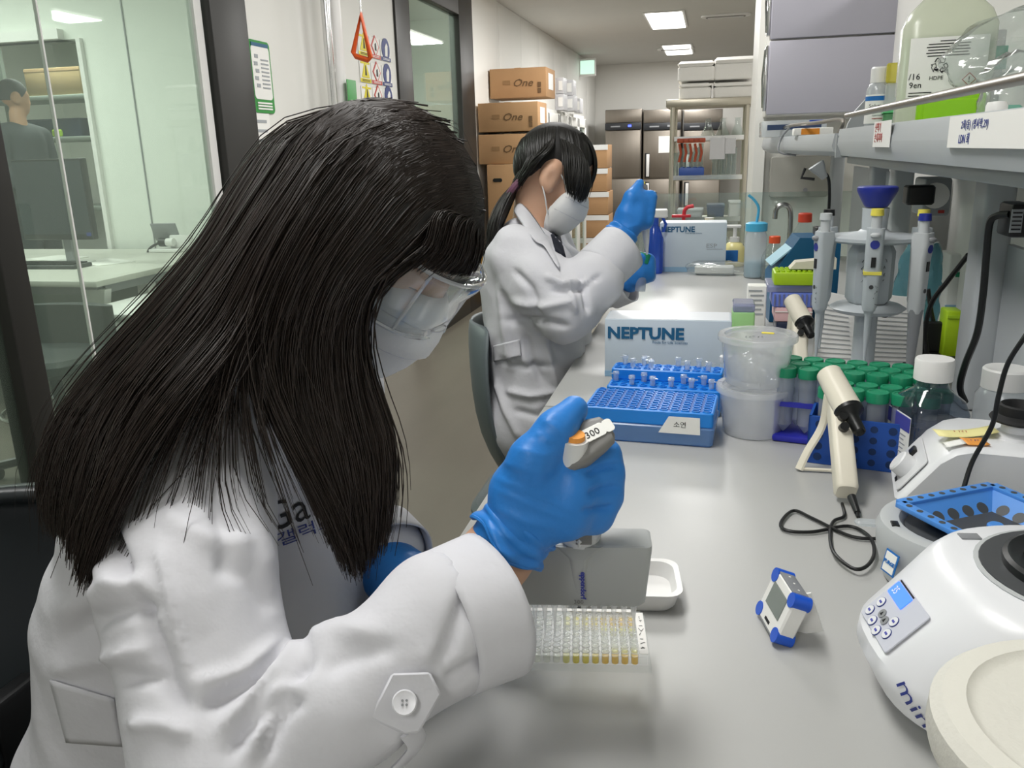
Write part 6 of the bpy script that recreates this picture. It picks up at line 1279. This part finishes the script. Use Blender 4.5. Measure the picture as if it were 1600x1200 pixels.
def glove_cuff(name, A, Bc, r0, r1, parent, base, seed=1):
    A, Bc = Vector(A), Vector(Bc); d = (Bc-A).normalized(); M = Matrix.Translation(A-Vector(base)) @ d.to_track_quat('Z', 'Y').to_matrix().to_4x4(); L = (Bc-A).length; rg = []
    for k in range(13):
        t_ = k/12; r = r0+(r1-r0)*t_+.0012*math.sin(t_*16); rg.append([((r+.0016*math.sin(5*a+seed+t_*5)+.0014*math.sin(9*a-t_*9+seed)*t_)*math.cos(a), (r+.0016*math.sin(4*a-seed+t_*7))*math.sin(a), t_*L+.004*t_*math.sin(3*a+seed)) for a in [2*math.pi*j/44 for j in range(44)]])
    o = MB().loft(rg, M, caps=False).build(name, 'nitrile', parent, solid=.0016, sharp=180); MB().tube([M @ Vector(p) for p in rg[-1]], .0018, 6, closed=True).build('rolled_edge', 'nitrile', o)
glove_cuff('glove_cuff', pdn(822, 812, .687), pdn(790, 848, .688), .0305, .0345, GR, B1)
# ---- left glove steadying the plate
lw = pdn(612, 893, .925); pr = chain([lw, pdn(635, 915, .905), pdn(690, 940, .86), pdn(745, 952, .815)], [.036, .036, .031, .028])
for k, (ya, yb) in enumerate(((938, 945), (955, 960), (972, 975))): pr += chain([pdn(750, ya, .80), pdn(785, yb-6, .785), pdn(808, yb, .782)], [.012, .0105, .009])
pr += chain([pdn(740, 925, .80), pdn(775, 915, .79), pdn(800, 925, .79)], [.015, .011, .009])
GLv = hand_mesh('glove', pr, .010, .003, [([(600, 900), (640, 880), (670, 875)], .0012, 5), ([(600, 930), (640, 905), (680, 890)], .0012, 5)], W1, B1)
cuff('sleeve_cuff', pdn(590, 850, .965), pdn(618, 882, .925), .050, .048, C1, B1, seed=5)
# ---- chair
t = thing('lab_chair', 'black curved back lab chair under the woman with goggles', 'chair', (-.72, .80, 0))
g = []
for z, xo, hw in ((.50, -.20, .17), (.58, -.225, .2), (.67, -.245, .22), (.76, -.255, .225), (.825, -.262, .21), (.855, -.262, .17), (.865, -.262, .1)):
    g.append([(xo+.10*(s*s)+.0, hw*s, z-.02*s*s) for s in np.linspace(-1, 1, 13)])
MB().sheet(g).build('backrest', 'chair_black', t, solid=.03, sharp=60, subd=1); MB().rbox(.46, .46, .40, .455, .12, .02).build('seat', 'chair_black', t); MB().box((-.2, 0, .5), (.03, .08, .2), .006).build('back_bar', 'black_plastic', t); MB().cyl((0, 0, .1), (0, 0, .4), .03).build('gas_column', 'chrome', t)
for k in range(5): an = k*1.2566; MB().tube([(0, 0, .11), (.28*math.cos(an), .28*math.sin(an), .065)], .022, 8).build('leg', 'black_plastic', t); MB().cyl((.28*math.cos(an), .28*math.sin(an)-.012, .028), (.28*math.cos(an), .28*math.sin(an)+.012, .028), .028).build('castor', 'black_plastic', t)

# ================================================================== well plate and twelve channel pipette
clear('plate_clear', '#fdfefe', .07, '#ffffff', .25, .35); clear('well_clear', '#fdfefe', .05, '#ffffff', .12, .9); clear('tip_clear', '#fafbfb', .30, '#ffffff', .15, .8)
ZP = .834
fl, fr = PZ(793, 1047, ZP), PZ(1018, 1052, ZP); xa = (fr-fl).normalized(); ya = Vector((-xa.y, xa.x, 0)); ctr = fr-xa*.0639+ya*.0428
t = thing('well_plate', 'clear ninety six well plate with clear to yellow samples held above the bench', 'well plate', M=frame(ctr, xa, ya))
PW, PDp, PH = .1278, .0855, .0142
for s in (-1, 1): MB().box((0, s*(PDp/2-.0008), .0035), (PW, .0016, .007), .0004).build('skirt_long', 'plate_clear', t); MB().box((s*(PW/2-.0008), 0, .0035), (.0016, PDp, .007), .0004).build('skirt_short', 'plate_clear', t)
for s in (-1, 1): MB().box((0, s*(PDp/2-.004), .0104), (PW-.008, .001, .0076)).build('frame_wall', 'plate_clear', t)
MB().rbox(PW-.007, PDp-.007, PH-.001, PH, .004, .0003).build('deck', 'plate_clear', t)
rimb = MB().lathe([(.0033, PH+.0002), (.0036, PH+.0008), (.0041, PH+.0007), (.0043, PH)], 12, caps=False); rm_ = None; clear('well_rim', '#ffffff', .45, '#ffffff', .1, 1.2)
well = MB().lathe([(.0032, .0025), (.0034, .003), (.0034, PH), (.0040, PH+.0006), (.0033, PH+.0003)], 12, caps=False); wm = None
liq = {}
def liquid_mat(v):
    k = round(v*4)
    c = {0: '#fbfbf6', 1: '#fdf9b0', 2: '#fff35c', 3: '#ffec50', 4: '#ffe02c'}[k]
    return clear('sample_%d' % k, c, .25 if k == 0 else .75, c, .1, .8)
lm = {}
for i in range(8):
    for j in range(12):
        x, y = -.0495+.009*j, -.0315+.009*i
        if wm is None: o = well.build('well', 'well_clear', t); wm = o.data
        else: o = bpy.data.objects.new('well', wm); COL.objects.link(o); o.parent = t
        o.location = (x, y, 0)
        if rm_ is None: q = rimb.build('well_rim', 'well_rim', o); rm_ = q.data
        else: q = bpy.data.objects.new('well_rim', rm_); COL.objects.link(q); q.parent = o
        v = {0: 1, 1: .12, 5: .15, 6: .8, 7: 1}.get(i, .05)*max(0, (j-3.0)/5.0); v = min(1, v)
        if i in (0, 1, 6, 7) or j > 3:
            k = round(v*4)
            if k not in lm:
                q = MB().lathe([(.0031, .003), (.0031, .0105), (.001, .0102)], 12).build('sample', liquid_mat(v), o); lm[k] = q.data
            else: q = bpy.data.objects.new('sample', lm[k]); COL.objects.link(q); q.parent = o
tp = MB().box((.0575, 0, PH+.0004), (.008, .07, .0006)).build('tape_strip', 'tape_label', t); scribble(.06, .005, 12, 'ink_black', tp, T(.0575, .03, PH+.001, rz=-90), n=8, r=.00025)
MB().box((0, .0385, PH+.0004), (.1, .005, .0006)).build('tape_strip', 'tape_label', t)
# pipette
mat('pip_body', '#a9acab', .38); mat('pip_white', '#dfe0df', .35); mat('pip_dark', '#7d7c7a', .45)
Tc = PD(905, 988, .776); Mb, Mt = PD(905, 936, .757), PD(905, 838, .735); ax = (Mt-Mb).normalized()
MP = Matrix([[*v] for v in zip(xa, (ax.cross(xa)).normalized(), ax)]).to_4x4(); MP.translation = Mb
t = thing('multichannel_pipette', 'grey twelve channel pipette held upright over the well plate', 'pipette', M=MP)
HM = (Mt-Mb).length
MB().loft([[(x, y, z) for x, y in rrect(w_, d_, .006)] for z, w_, d_ in ((0, .112, .020), (.004, .118, .024), (HM*.9, .126, .034), (HM*.98, .126, .033), (HM, .122, .030))]).build('manifold', 'pip_body', t)
MB().loft([[(x, y, z) for x, y in rrect(w_, d_, .006)] for z, w_, d_ in ((HM*.2, .012, .026), (HM*.8, .02, .0372), (HM*.99, .045, .036))]).build('manifold_rib', 'pip_body', t)
tl = (Mb-Tc).length
for k in range(12):
    MB().lathe([(.0006, -tl), (.0012, -tl*.6), (.0024, -tl*.25), (.0031, -.008), (.0031, .002)], 12, T(-.0495+.009*k, 0, 0)).build('tip', 'tip_clear', t)
# which side faces the camera
zc = (MP.inverted().to_3x3() @ (Vector(CP)-Mb)); sgn = 1 if zc.y > 0 else -1
def faceM(x, z, d): return T(x, sgn*d, z) @ (Matrix() if sgn < 0 else T(rz=180)) @ T(rx=90)
text('eppendorf', .0066, 'pip_blue', t, faceM(.0015 if sgn < 0 else -.0015, HM*.62, .0185) @ T(rz=-90), bold=.0002); text('300', .006, 'pip_dark', t, faceM(-.005*(-sgn if sgn > 0 else 1), .004, .0135), name='lettering')
Pt = PD(918, 700, .695); up = Vector(Pt)-Mt; loc = MP.inverted() @ Pt; L = loc.length
sh0 = Vector((0, 0, HM)); ml = loc
MB().tube([sh0, sh0.lerp(ml, .35), sh0.lerp(ml, .8), ml], [.019, .0165, .0165, .016], 20).build('grip', 'pip_white', t)
MB().lathe([(.019, 0), (.021, .006), (.018, .014)], 8, T(0, 0, HM)).build('coupling', 'pip_white', t); MB().box((.004, sgn*.017, HM+.01), (.014, .006, .014), .001).build('coupling_window', 'pip_dark', t)
d_ = (ml-sh0).normalized()
# head: grey hooked top leaning over the index finger
hp0, hp1 = MP.inverted() @ PD(886, 704, .662), MP.inverted() @ PD(950, 672, .668)
tcam = (MP.inverted() @ Vector(CP)-hp0).normalized(); hx = (hp1-hp0).normalized(); nT = (d_*.75+tcam*.65).normalized(); nT = (nT-hx*nT.dot(hx)).normalized(); sT = hx.cross(nT)
MB().loft([[hp0.lerp(hp1, f)+sT*b+nT*(a+dn) for a, b in rrect(h_, w_, .005)] for f, h_, w_, dn in ((-.42, .006, .014, -.016), (-.3, .012, .024, -.012), (-.05, .014, .034, -.007), (.3, .014, .036, -.003), (.7, .012, .032, 0), (.98, .010, .026, .001), (1.06, .005, .016, .001))]).build('hook_head', 'pip_dark', t)
bt = MP.inverted() @ PD(888, 692, .662)
bt = MP.inverted() @ PD(897, 702, .663); dB = (d_+Vector((0, 0, 0))).normalized(); MB().cyl(bt-dB*.010, bt+dB*.010, .0125, .0115, 24).build('control_button', 'pip_white', t); MB().cyl(bt+dB*.010, bt+dB*.014, .0085, .008, 20).build('button_cap', 'note_orange', t)
for f, s_, w_ in ((.66, '300', .02), (1.02, '', .008)):
    q = hp0.lerp(hp1, f)+nT*.0066; FM = frame(q, hx, nT.cross(hx))
    o = MB().rbox(w_, .012, 0, .0008, .003, .0002, FM).build('volume_label', 'label_white', t)
    if s_: text(s_, .0085, 'ink_black', o, FM @ T(-.0075, -.003, .001))

# ================================================================== the second woman and the man behind the glass
H2, R2 = head_frame(pdn(864, 272, 2.12), 28, 16)
B2 = (-.62, 2.15, 0.0)
W2 = thing('person', 'woman with a ponytail in a white lab coat holding a pipette further along the bench', 'person', B2)
sR, sL = pdn(812, 405, 2.0), pdn(850, 388, 2.35); eR = pdn(884, 486, 1.93); wR = pdn(968, 378, 2.0); eL = pdn(905, 465, 2.42); wL = pdn(985, 440, 2.30)
nk = pdn(838, 345, 2.16); hips = pdn(852, 645, 2.2)
core = [('c', hips+V3((0, -.06, 0)), hips+V3((0, .06, 0)), .12, .12), ('c', hips, nk+V3((-.02, 0, -.2)), .11, .11), ('c', sR, sL, .055, .055)]
neckp = [('c', nk+V3((-.01, 0, -.05)), H2+R2 @ V3((-.025, 0, -.06)), .058, .048)]
kn = [V3((-.22, 2.05, .5)), V3((-.22, 2.28, .5))]
legs = chain([hips+V3((0, -.08, 0)), kn[0], (-.25, 2.04, .08)], [.09, .065, .045])+chain([hips+V3((0, .08, 0)), kn[1], (-.25, 2.3, .08)], [.09, .065, .045])+[('c', (-.25, 2.04, .045), (-.12, 2.03, .035), .042, .035), ('c', (-.25, 2.3, .045), (-.12, 2.3, .035), .042, .035)]
arms = chain([sR, eR, wR, pdn(985, 345, 2.0)], [.042, .038, .028, .024])+chain([sL, eL, wL], [.042, .038, .026])
hp = head_prims(H2, R2)
Vt, Fq = sdf_mesh(hp+neckp+core+legs+arms, .018, .0052); qmesh('body', smooth_mesh(Vt, Fq, 1), Fq, 'skin_light', W2, B2)
face_gear(W2, B2, H2, R2, goggles=False)
Vt, Fq = sdf_mesh(grow(legs[:4]+core[:1], .012), .02, .010, cut=lambda Gd: .07-Gd[..., 2]); qmesh('trousers', smooth_mesh(Vt, Fq, 1), Fq, 'trouser', W2, B2)
Vt, Fq = sdf_mesh(grow(legs[4:], .010), .02, .008, cut=lambda Gd: -Gd[..., 2]); qmesh('shoes', smooth_mesh(Vt, Fq, 1), Fq, 'rubber_black', W2, B2)
coat = [('c', hips+V3((-.005, -.07, .0)), hips+V3((-.005, .07, .0)), .135, .135), ('c', hips+V3((0, -.05, .06)), pdn(826, 440, 2.07), .125, .122), ('c', hips+V3((0, .05, .06)), pdn(852, 440, 2.27), .125, .12), ('c', sR, sL, .075, .075), ('c', nk+V3((-.035, -.05, -.035)), nk+V3((-.025, .05, -.035)), .05, .05),
        ('c', hips, kn[0]+V3((-.05, 0, .01)), .13, .10), ('c', hips, kn[1]+V3((-.05, 0, .01)), .13, .10), ('c', hips+V3((.03, -.05, -.02)), hips+V3((.20, -.05, -.22)), .12, .10)]
coat += chain([sR, (sR+eR)/2+V3((0, -.01, 0)), eR], [.078, .076, .068])+chain([eR, pdn(925, 440, 1.95), pdn(945, 412, 1.97)], [.07, .066, .058])+chain([sL, eL], [.075, .062])+chain([eL, pdn(960, 450, 2.33)], [.062, .05])
Vt, Fq = sdf_mesh(coat, .026, .006)
lines = [([(800, 470), (850, 480), (900, 470)], .010, 7), ([(790, 500), (840, 500), (890, 510)], -.010, 6), ([(850, 430), (880, 445), (930, 440)], .010, 6), ([(860, 455), (900, 455), (940, 430)], -.008, 5), ([(885, 440), (895, 465), (900, 490)], .010, 5), ([(905, 430), (915, 460), (920, 490)], -.010, 5), ([(800, 420), (830, 450), (845, 500)], -.008, 6), ([(780, 440), (790, 520), (800, 580)], .008, 7), ([(820, 520), (830, 560), (850, 600)], -.01, 7), ([(850, 520), (860, 570), (870, 610)], .010, 7), ([(780, 560), (820, 575), (870, 570)], -.008, 5), ([(790, 610), (830, 620), (880, 610)], .010, 6), ([(800, 640), (840, 650), (870, 630)], -.008, 6), ([(775, 590), (790, 640), (815, 690)], .008, 6)]
N0 = normals(Vt, Fq); w1 = np.sin(Vt @ V3((38, 22, 30))+1.6*np.sin(Vt @ V3((14, -19, 11))))*np.sin(Vt @ V3((-17, 29, 24))+2*np.sin(Vt @ V3((9, 13, -21)))); Vt = Vt+N0*(.004*w1)[:, None]
Vt = smooth_mesh(fold(smooth_mesh(Vt, Fq, 2), Fq, [(p_, a_*1.5, w_*.85) for p_, a_, w_ in lines]), Fq, 1)
C2 = qmesh('lab_coat', Vt, Fq, 'coat_white', W2, B2); T2 = bvh(C2)
patch('shirt_front', T2, ((856, 350), (870, 348), (884, 402), (868, 392)), mat('shirt_navy', '#161a2a', .8), C2, B2, off=.006, dflt=2.1)
cl = [[(806, 322, 2.18), (803, 330, 2.17)], [(810, 314, 2.10), (802, 332, 2.07)], [(822, 320, 2.07), (812, 347, 2.03)], [(838, 342, 2.07), (826, 366, 2.02)], [(852, 364, 2.07), (838, 382, 2.02)], [(860, 380, 2.07), (848, 380, 2.02)], [(868, 396, 2.06), (856, 394, 2.02)], [(878, 420, 2.04), (874, 424, 2.02)]]
def on_coat(x, y, d, off):
    h_, n_ = cast(T2, x, y); dd = min(d, -(np.array(h_)-CP) @ CR[:, 2]) if h_ is not None else d
    return Vector(pdn(x, y, dd-off))-Vector(B2)
MB().sheet([[on_coat(*q, .006+.010*j) for j, q in enumerate(r_)] for r_ in cl]).build('collar_lapel', 'coat_white', C2, solid=.006, sharp=60, subd=1)
patch('pocket_flap', T2, ((771, 540), (812, 530), (814, 556), (772, 565)), 'coat_white', C2, B2, off=.008, thick=.004, dflt=2.1)
cuff('sleeve_cuff', pdn(935, 424, 1.965), pdn(972, 388, 1.985), .062, .066, C2, B2, seed=3); cuff('sleeve_cuff', pdn(955, 455, 2.34), pdn(982, 443, 2.31), .052, .055, C2, B2, seed=1)
# hair: cap, side sweep, ponytail with a tie
sw = [gl((905, 225, 2.08), (918, 260, 2.06), (921, 290, 2.06), (912, 318, 2.06)), gl((890, 212, 2.06), (905, 245, 2.02), (903, 280, 2.01), (896, 312, 2.02)), gl((872, 205, 2.06), (880, 235, 2.01), (882, 265, 2.0), (888, 300, 2.01)), gl((868, 205, 2.06), (862, 230, 2.01), (840, 252, 2.01), (812, 288, 2.06)), gl((832, 222, 2.08), (825, 250, 2.05), (815, 275, 2.06), (806, 293, 2.08)), gl((820, 240, 2.14), (815, 262, 2.12), (808, 280, 2.1), (803, 295, 2.1))]
fr2 = [gl((900, 218, 2.08), (918, 250, 2.09), (921, 280, 2.1), (912, 305, 2.12)), gl((905, 225, 2.12), (919, 250, 2.15), (921, 275, 2.17), (914, 295, 2.18))]
pt = [gl((806, 288, 2.07), (792, 312, 2.06), (778, 345, 2.05), (772, 380, 2.06), (762, 412, 2.07)), gl((801, 292, 2.1), (782, 315, 2.09), (768, 350, 2.08), (765, 380, 2.08), (758, 405, 2.09)), gl((808, 298, 2.12), (796, 325, 2.12), (783, 355, 2.11), (775, 385, 2.11), (766, 412, 2.11))]
HR2 = hair_strands('ponytail_hair', [(sw[:3], 900, .0035, .3), (sw[3:], 900, .003, .05), (fr2, 260, .004, .15), (pt, 900, .005, .1)], 'hair_black', W2, B2, r=.0017, push=pusher(hp[:2], .02, .008), seed=6)
def capc2(Gd):
    q = (Gd-H2) @ R2; return np.maximum(q @ V3((.86, 0, -.5))-.034, (.018-1.9*np.clip(-.026-q[..., 0], 0, .06))-q[..., 2])
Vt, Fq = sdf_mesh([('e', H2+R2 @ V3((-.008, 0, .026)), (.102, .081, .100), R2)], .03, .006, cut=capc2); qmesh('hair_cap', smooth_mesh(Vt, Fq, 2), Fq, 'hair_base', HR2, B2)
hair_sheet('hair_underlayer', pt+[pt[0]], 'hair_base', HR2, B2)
q = pdn(804, 294, 2.085)-V3(B2); mat('scrunchie', '#6a4458', .7); MB().tube([(q[0]+.022*math.cos(a)*.7, q[1]+.022*math.sin(a), q[2]+.018*math.cos(a)) for a in np.linspace(0, 6.28, 18)[:-1]], .008, 8, closed=True).build('hair_tie', 'scrunchie', HR2)
# right glove round a pipette
pr = [('c', pdn(970, 374, 2.0), pdn(985, 340, 2.0), .033, .036), ('c', pdn(985, 340, 2.0), pdn(994, 318, 2.0), .036, .03)]
pr += chain([pdn(978, 330, 1.98), pdn(986, 308, 1.975), pdn(1000, 286, 1.99)], [.019, .016, .011])
for k in range(4): y = 308+k*13; pr += chain([pdn(998-k, y+2, 1.985), pdn(1016-k*2, y, 2.0), pdn(1014-k*2, y+4, 2.045), pdn(996, y+6, 2.05)], [.0155, .0145, .0135, .012])
hand_mesh('glove', pr, .012, .0042, [([(965, 365), (985, 355), (1000, 350)], .002, 2.5)], W2, B2)
glove_cuff('glove_cuff', pdn(976, 360, 2.0), pdn(963, 378, 2.0), .037, .042, W2, B2, 3)
pr = [('c', pdn(985, 440, 2.28), pdn(1000, 425, 2.25), .03, .03)]
for k in range(4): y = 403+k*9; pr += chain([pdn(996, y+10, 2.25), pdn(1014, y+2, 2.25), pdn(1016, y+3, 2.28), pdn(1003, y+5, 2.29)], [.015, .013, .012, .011])
pr += chain([pdn(990, 415, 2.24), pdn(1000, 404, 2.23), pdn(1008, 400, 2.24)], [.015, .012, .010])
hand_mesh('glove', pr, .012, .0042, [], W2, B2)
t = thing('held_micropipette', 'single channel pipette held up in the second woman\'s blue glove', 'pipette', PD(1008, 345, 2.02))
o = Vector(t.location); P_ = lambda x, y, d: PD(x, y, d)-o
MB().tube([P_(1008, 345, 2.02), P_(1007, 318, 2.02), P_(1006, 300, 2.02)], .015, 12).build('grip', 'pip_white', t); MB().cyl(P_(1006, 300, 2.02), P_(1005, 290, 2.02), .010).build('plunger', 'pip_dark', t); MB().box(tuple(P_(1010, 303, 2.02)), (.05, .02, .014), .004).build('finger_hook', 'pip_dark', t); MB().tube([P_(1008, 345, 2.02), P_(1010, 378, 2.03), P_(1011, 398, 2.035)], [.012, .007, .002], 12).build('shaft', 'pip_white', t); MB().cyl(P_(1003, 289, 2.02), P_(1002, 286, 2.02), .009).build('plunger_cap', 'tip_yellow', t)
t = thing('held_tube', 'green capped tube held in the second woman\'s lower glove', 'centrifuge tube', PD(1000, 450, 2.24)); o = Vector(t.location)
MB().tube([PD(1000, 455, 2.24)-o, PD(1004, 415, 2.24)-o], .0142, 14).build('tube_wall', 'falcon', t); MB().cyl(PD(1004, 412, 2.24)-o, PD(1008, 397, 2.24)-o, .0165, seg=20).build('cap', 'cap_green', t)
# her chair
t = thing('lab_chair', 'grey shell lab chair under the woman with the ponytail', 'chair', (hips[0]+.01, hips[1]+.02, 0)); g = []
for z, xo, hw in ((.48, -.14, .17), (.58, -.185, .2), (.70, -.20, .21), (.82, -.205, .2), (.88, -.205, .15)): g.append([(xo+.09*(s*s), hw*s, z) for s in np.linspace(-1, 1, 11)])
MB().sheet(g).build('backrest', 'chair_grey', t, solid=.014, sharp=60, subd=1); MB().rbox(.40, .42, .36, .40, .12, .015).build('seat', 'chair_grey', t); MB().cyl((0, 0, .1), (0, 0, .36), .03).build('gas_column', 'chrome', t)
for k in range(5): an = k*1.2566; MB().tube([(0, 0, .11), (.26*math.cos(an), .26*math.sin(an), .065)], .022, 8).build('leg', 'black_plastic', t); MB().cyl((.26*math.cos(an), .26*math.sin(an)-.012, .028), (.26*math.cos(an), .26*math.sin(an)+.012, .028), .028).build('castor', 'black_plastic', t)
# man in a dark jacket beyond the office doorway
mat('jacket_dark', '#3a4046', .8, var=.3, vscale=12); mat('hair_grey', '#4a4c50', .7, var=.3, vscale=80)
H3, R3 = head_frame(PY(22, 152, 5.5), 5, 58); B3 = (H3[0], H3[1], 0)
W3 = thing('person', 'man in a dark jacket with short grey hair standing behind the glass partition', 'person', B3)
g3 = lambda x, y, z: H3+V3((x, y, z))
core3 = [('c', g3(0, 0, -.12), g3(0, 0, -.22), .055, .06)]+chain([g3(-.02, 0, -.34), g3(-.02, 0, -.6), g3(0, 0, -.8)], [.11, .11, .11])
l3 = chain([g3(0, -.09, -.8), g3(0, -.1, -1.2), g3(0, -.1, -H3[2]+.09)], [.1, .08, .06])+chain([g3(0, .09, -.8), g3(0, .1, -1.2), g3(0, .1, -H3[2]+.09)], [.1, .08, .06])
Vt, Fq = sdf_mesh(l3, .025, .012); qmesh('trousers', smooth_mesh(Vt, Fq, 1), Fq, 'trouser', W3, B3)
Vt, Fq = sdf_mesh(head_prims(H3, R3)+core3+chain([g3(0, -.09, -.8), g3(0, -.1, -1.2), g3(0, -.1, -H3[2]+.06)], [.09, .07, .05])+chain([g3(0, .09, -.8), g3(0, .1, -1.2), g3(0, .1, -H3[2]+.06)], [.09, .07, .05])+[('c', g3(0, -.1, -H3[2]+.05), g3(.12, -.1, -H3[2]+.04), .05, .04), ('c', g3(0, .1, -H3[2]+.05), g3(.12, .1, -H3[2]+.04), .05, .04)], .025, .011); qmesh('body', smooth_mesh(Vt, Fq, 1), Fq, 'skin', W3, B3)
Vt, Fq = sdf_mesh([('c', g3(-.02, -.13, -.27), g3(-.02, .13, -.27), .085, .085)]+chain([g3(-.02, -.05, -.32), g3(-.02, -.05, -.6), g3(0, -.04, -.85)], [.14, .14, .145])+chain([g3(-.02, .05, -.32), g3(-.02, .05, -.6), g3(0, .04, -.85)], [.14, .14, .145])+chain([g3(0, -.2, -.28), g3(.02, -.25, -.56), g3(.2, -.18, -.68)], [.075, .06, .05])+chain([g3(0, .2, -.28), g3(.02, .25, -.56), g3(.2, .2, -.68)], [.075, .06, .05]), .03, .011); qmesh('jacket', smooth_mesh(Vt, Fq, 1), Fq, 'jacket_dark', W3, B3)
Vt, Fq = sdf_mesh([('e', H3+R3 @ V3((-.012, 0, .03)), (.104, .086, .100), R3)], .03, .008, cut=lambda Gd: np.maximum(((Gd-H3) @ (R3 @ V3((.8, 0, -.6))))-.03, -((Gd-H3) @ R3[:, 2])-.03)); qmesh('short_hair', smooth_mesh(Vt, Fq, 1), Fq, 'hair_grey', W3, B3)
pr = []
for s in (-1, 1): pr += chain([g3(.2, s*.19, -.68), g3(.27, s*.17, -.70)], [.035, .028])
for s in (-1, 1):
    for k in range(4): pr += chain([g3(.27, s*(.15+.016*k), -.69), g3(.31, s*(.15+.016*k), -.71), g3(.325, s*(.15+.016*k), -.735)], [.011, .010, .008])
    pr += chain([g3(.24, s*.15, -.68), g3(.28, s*.125, -.69)], [.013, .01])
Vt, Fq = sdf_mesh(pr, .01, .005); qmesh('hands', smooth_mesh(Vt, Fq, 1), Fq, 'skin', W3, B3)
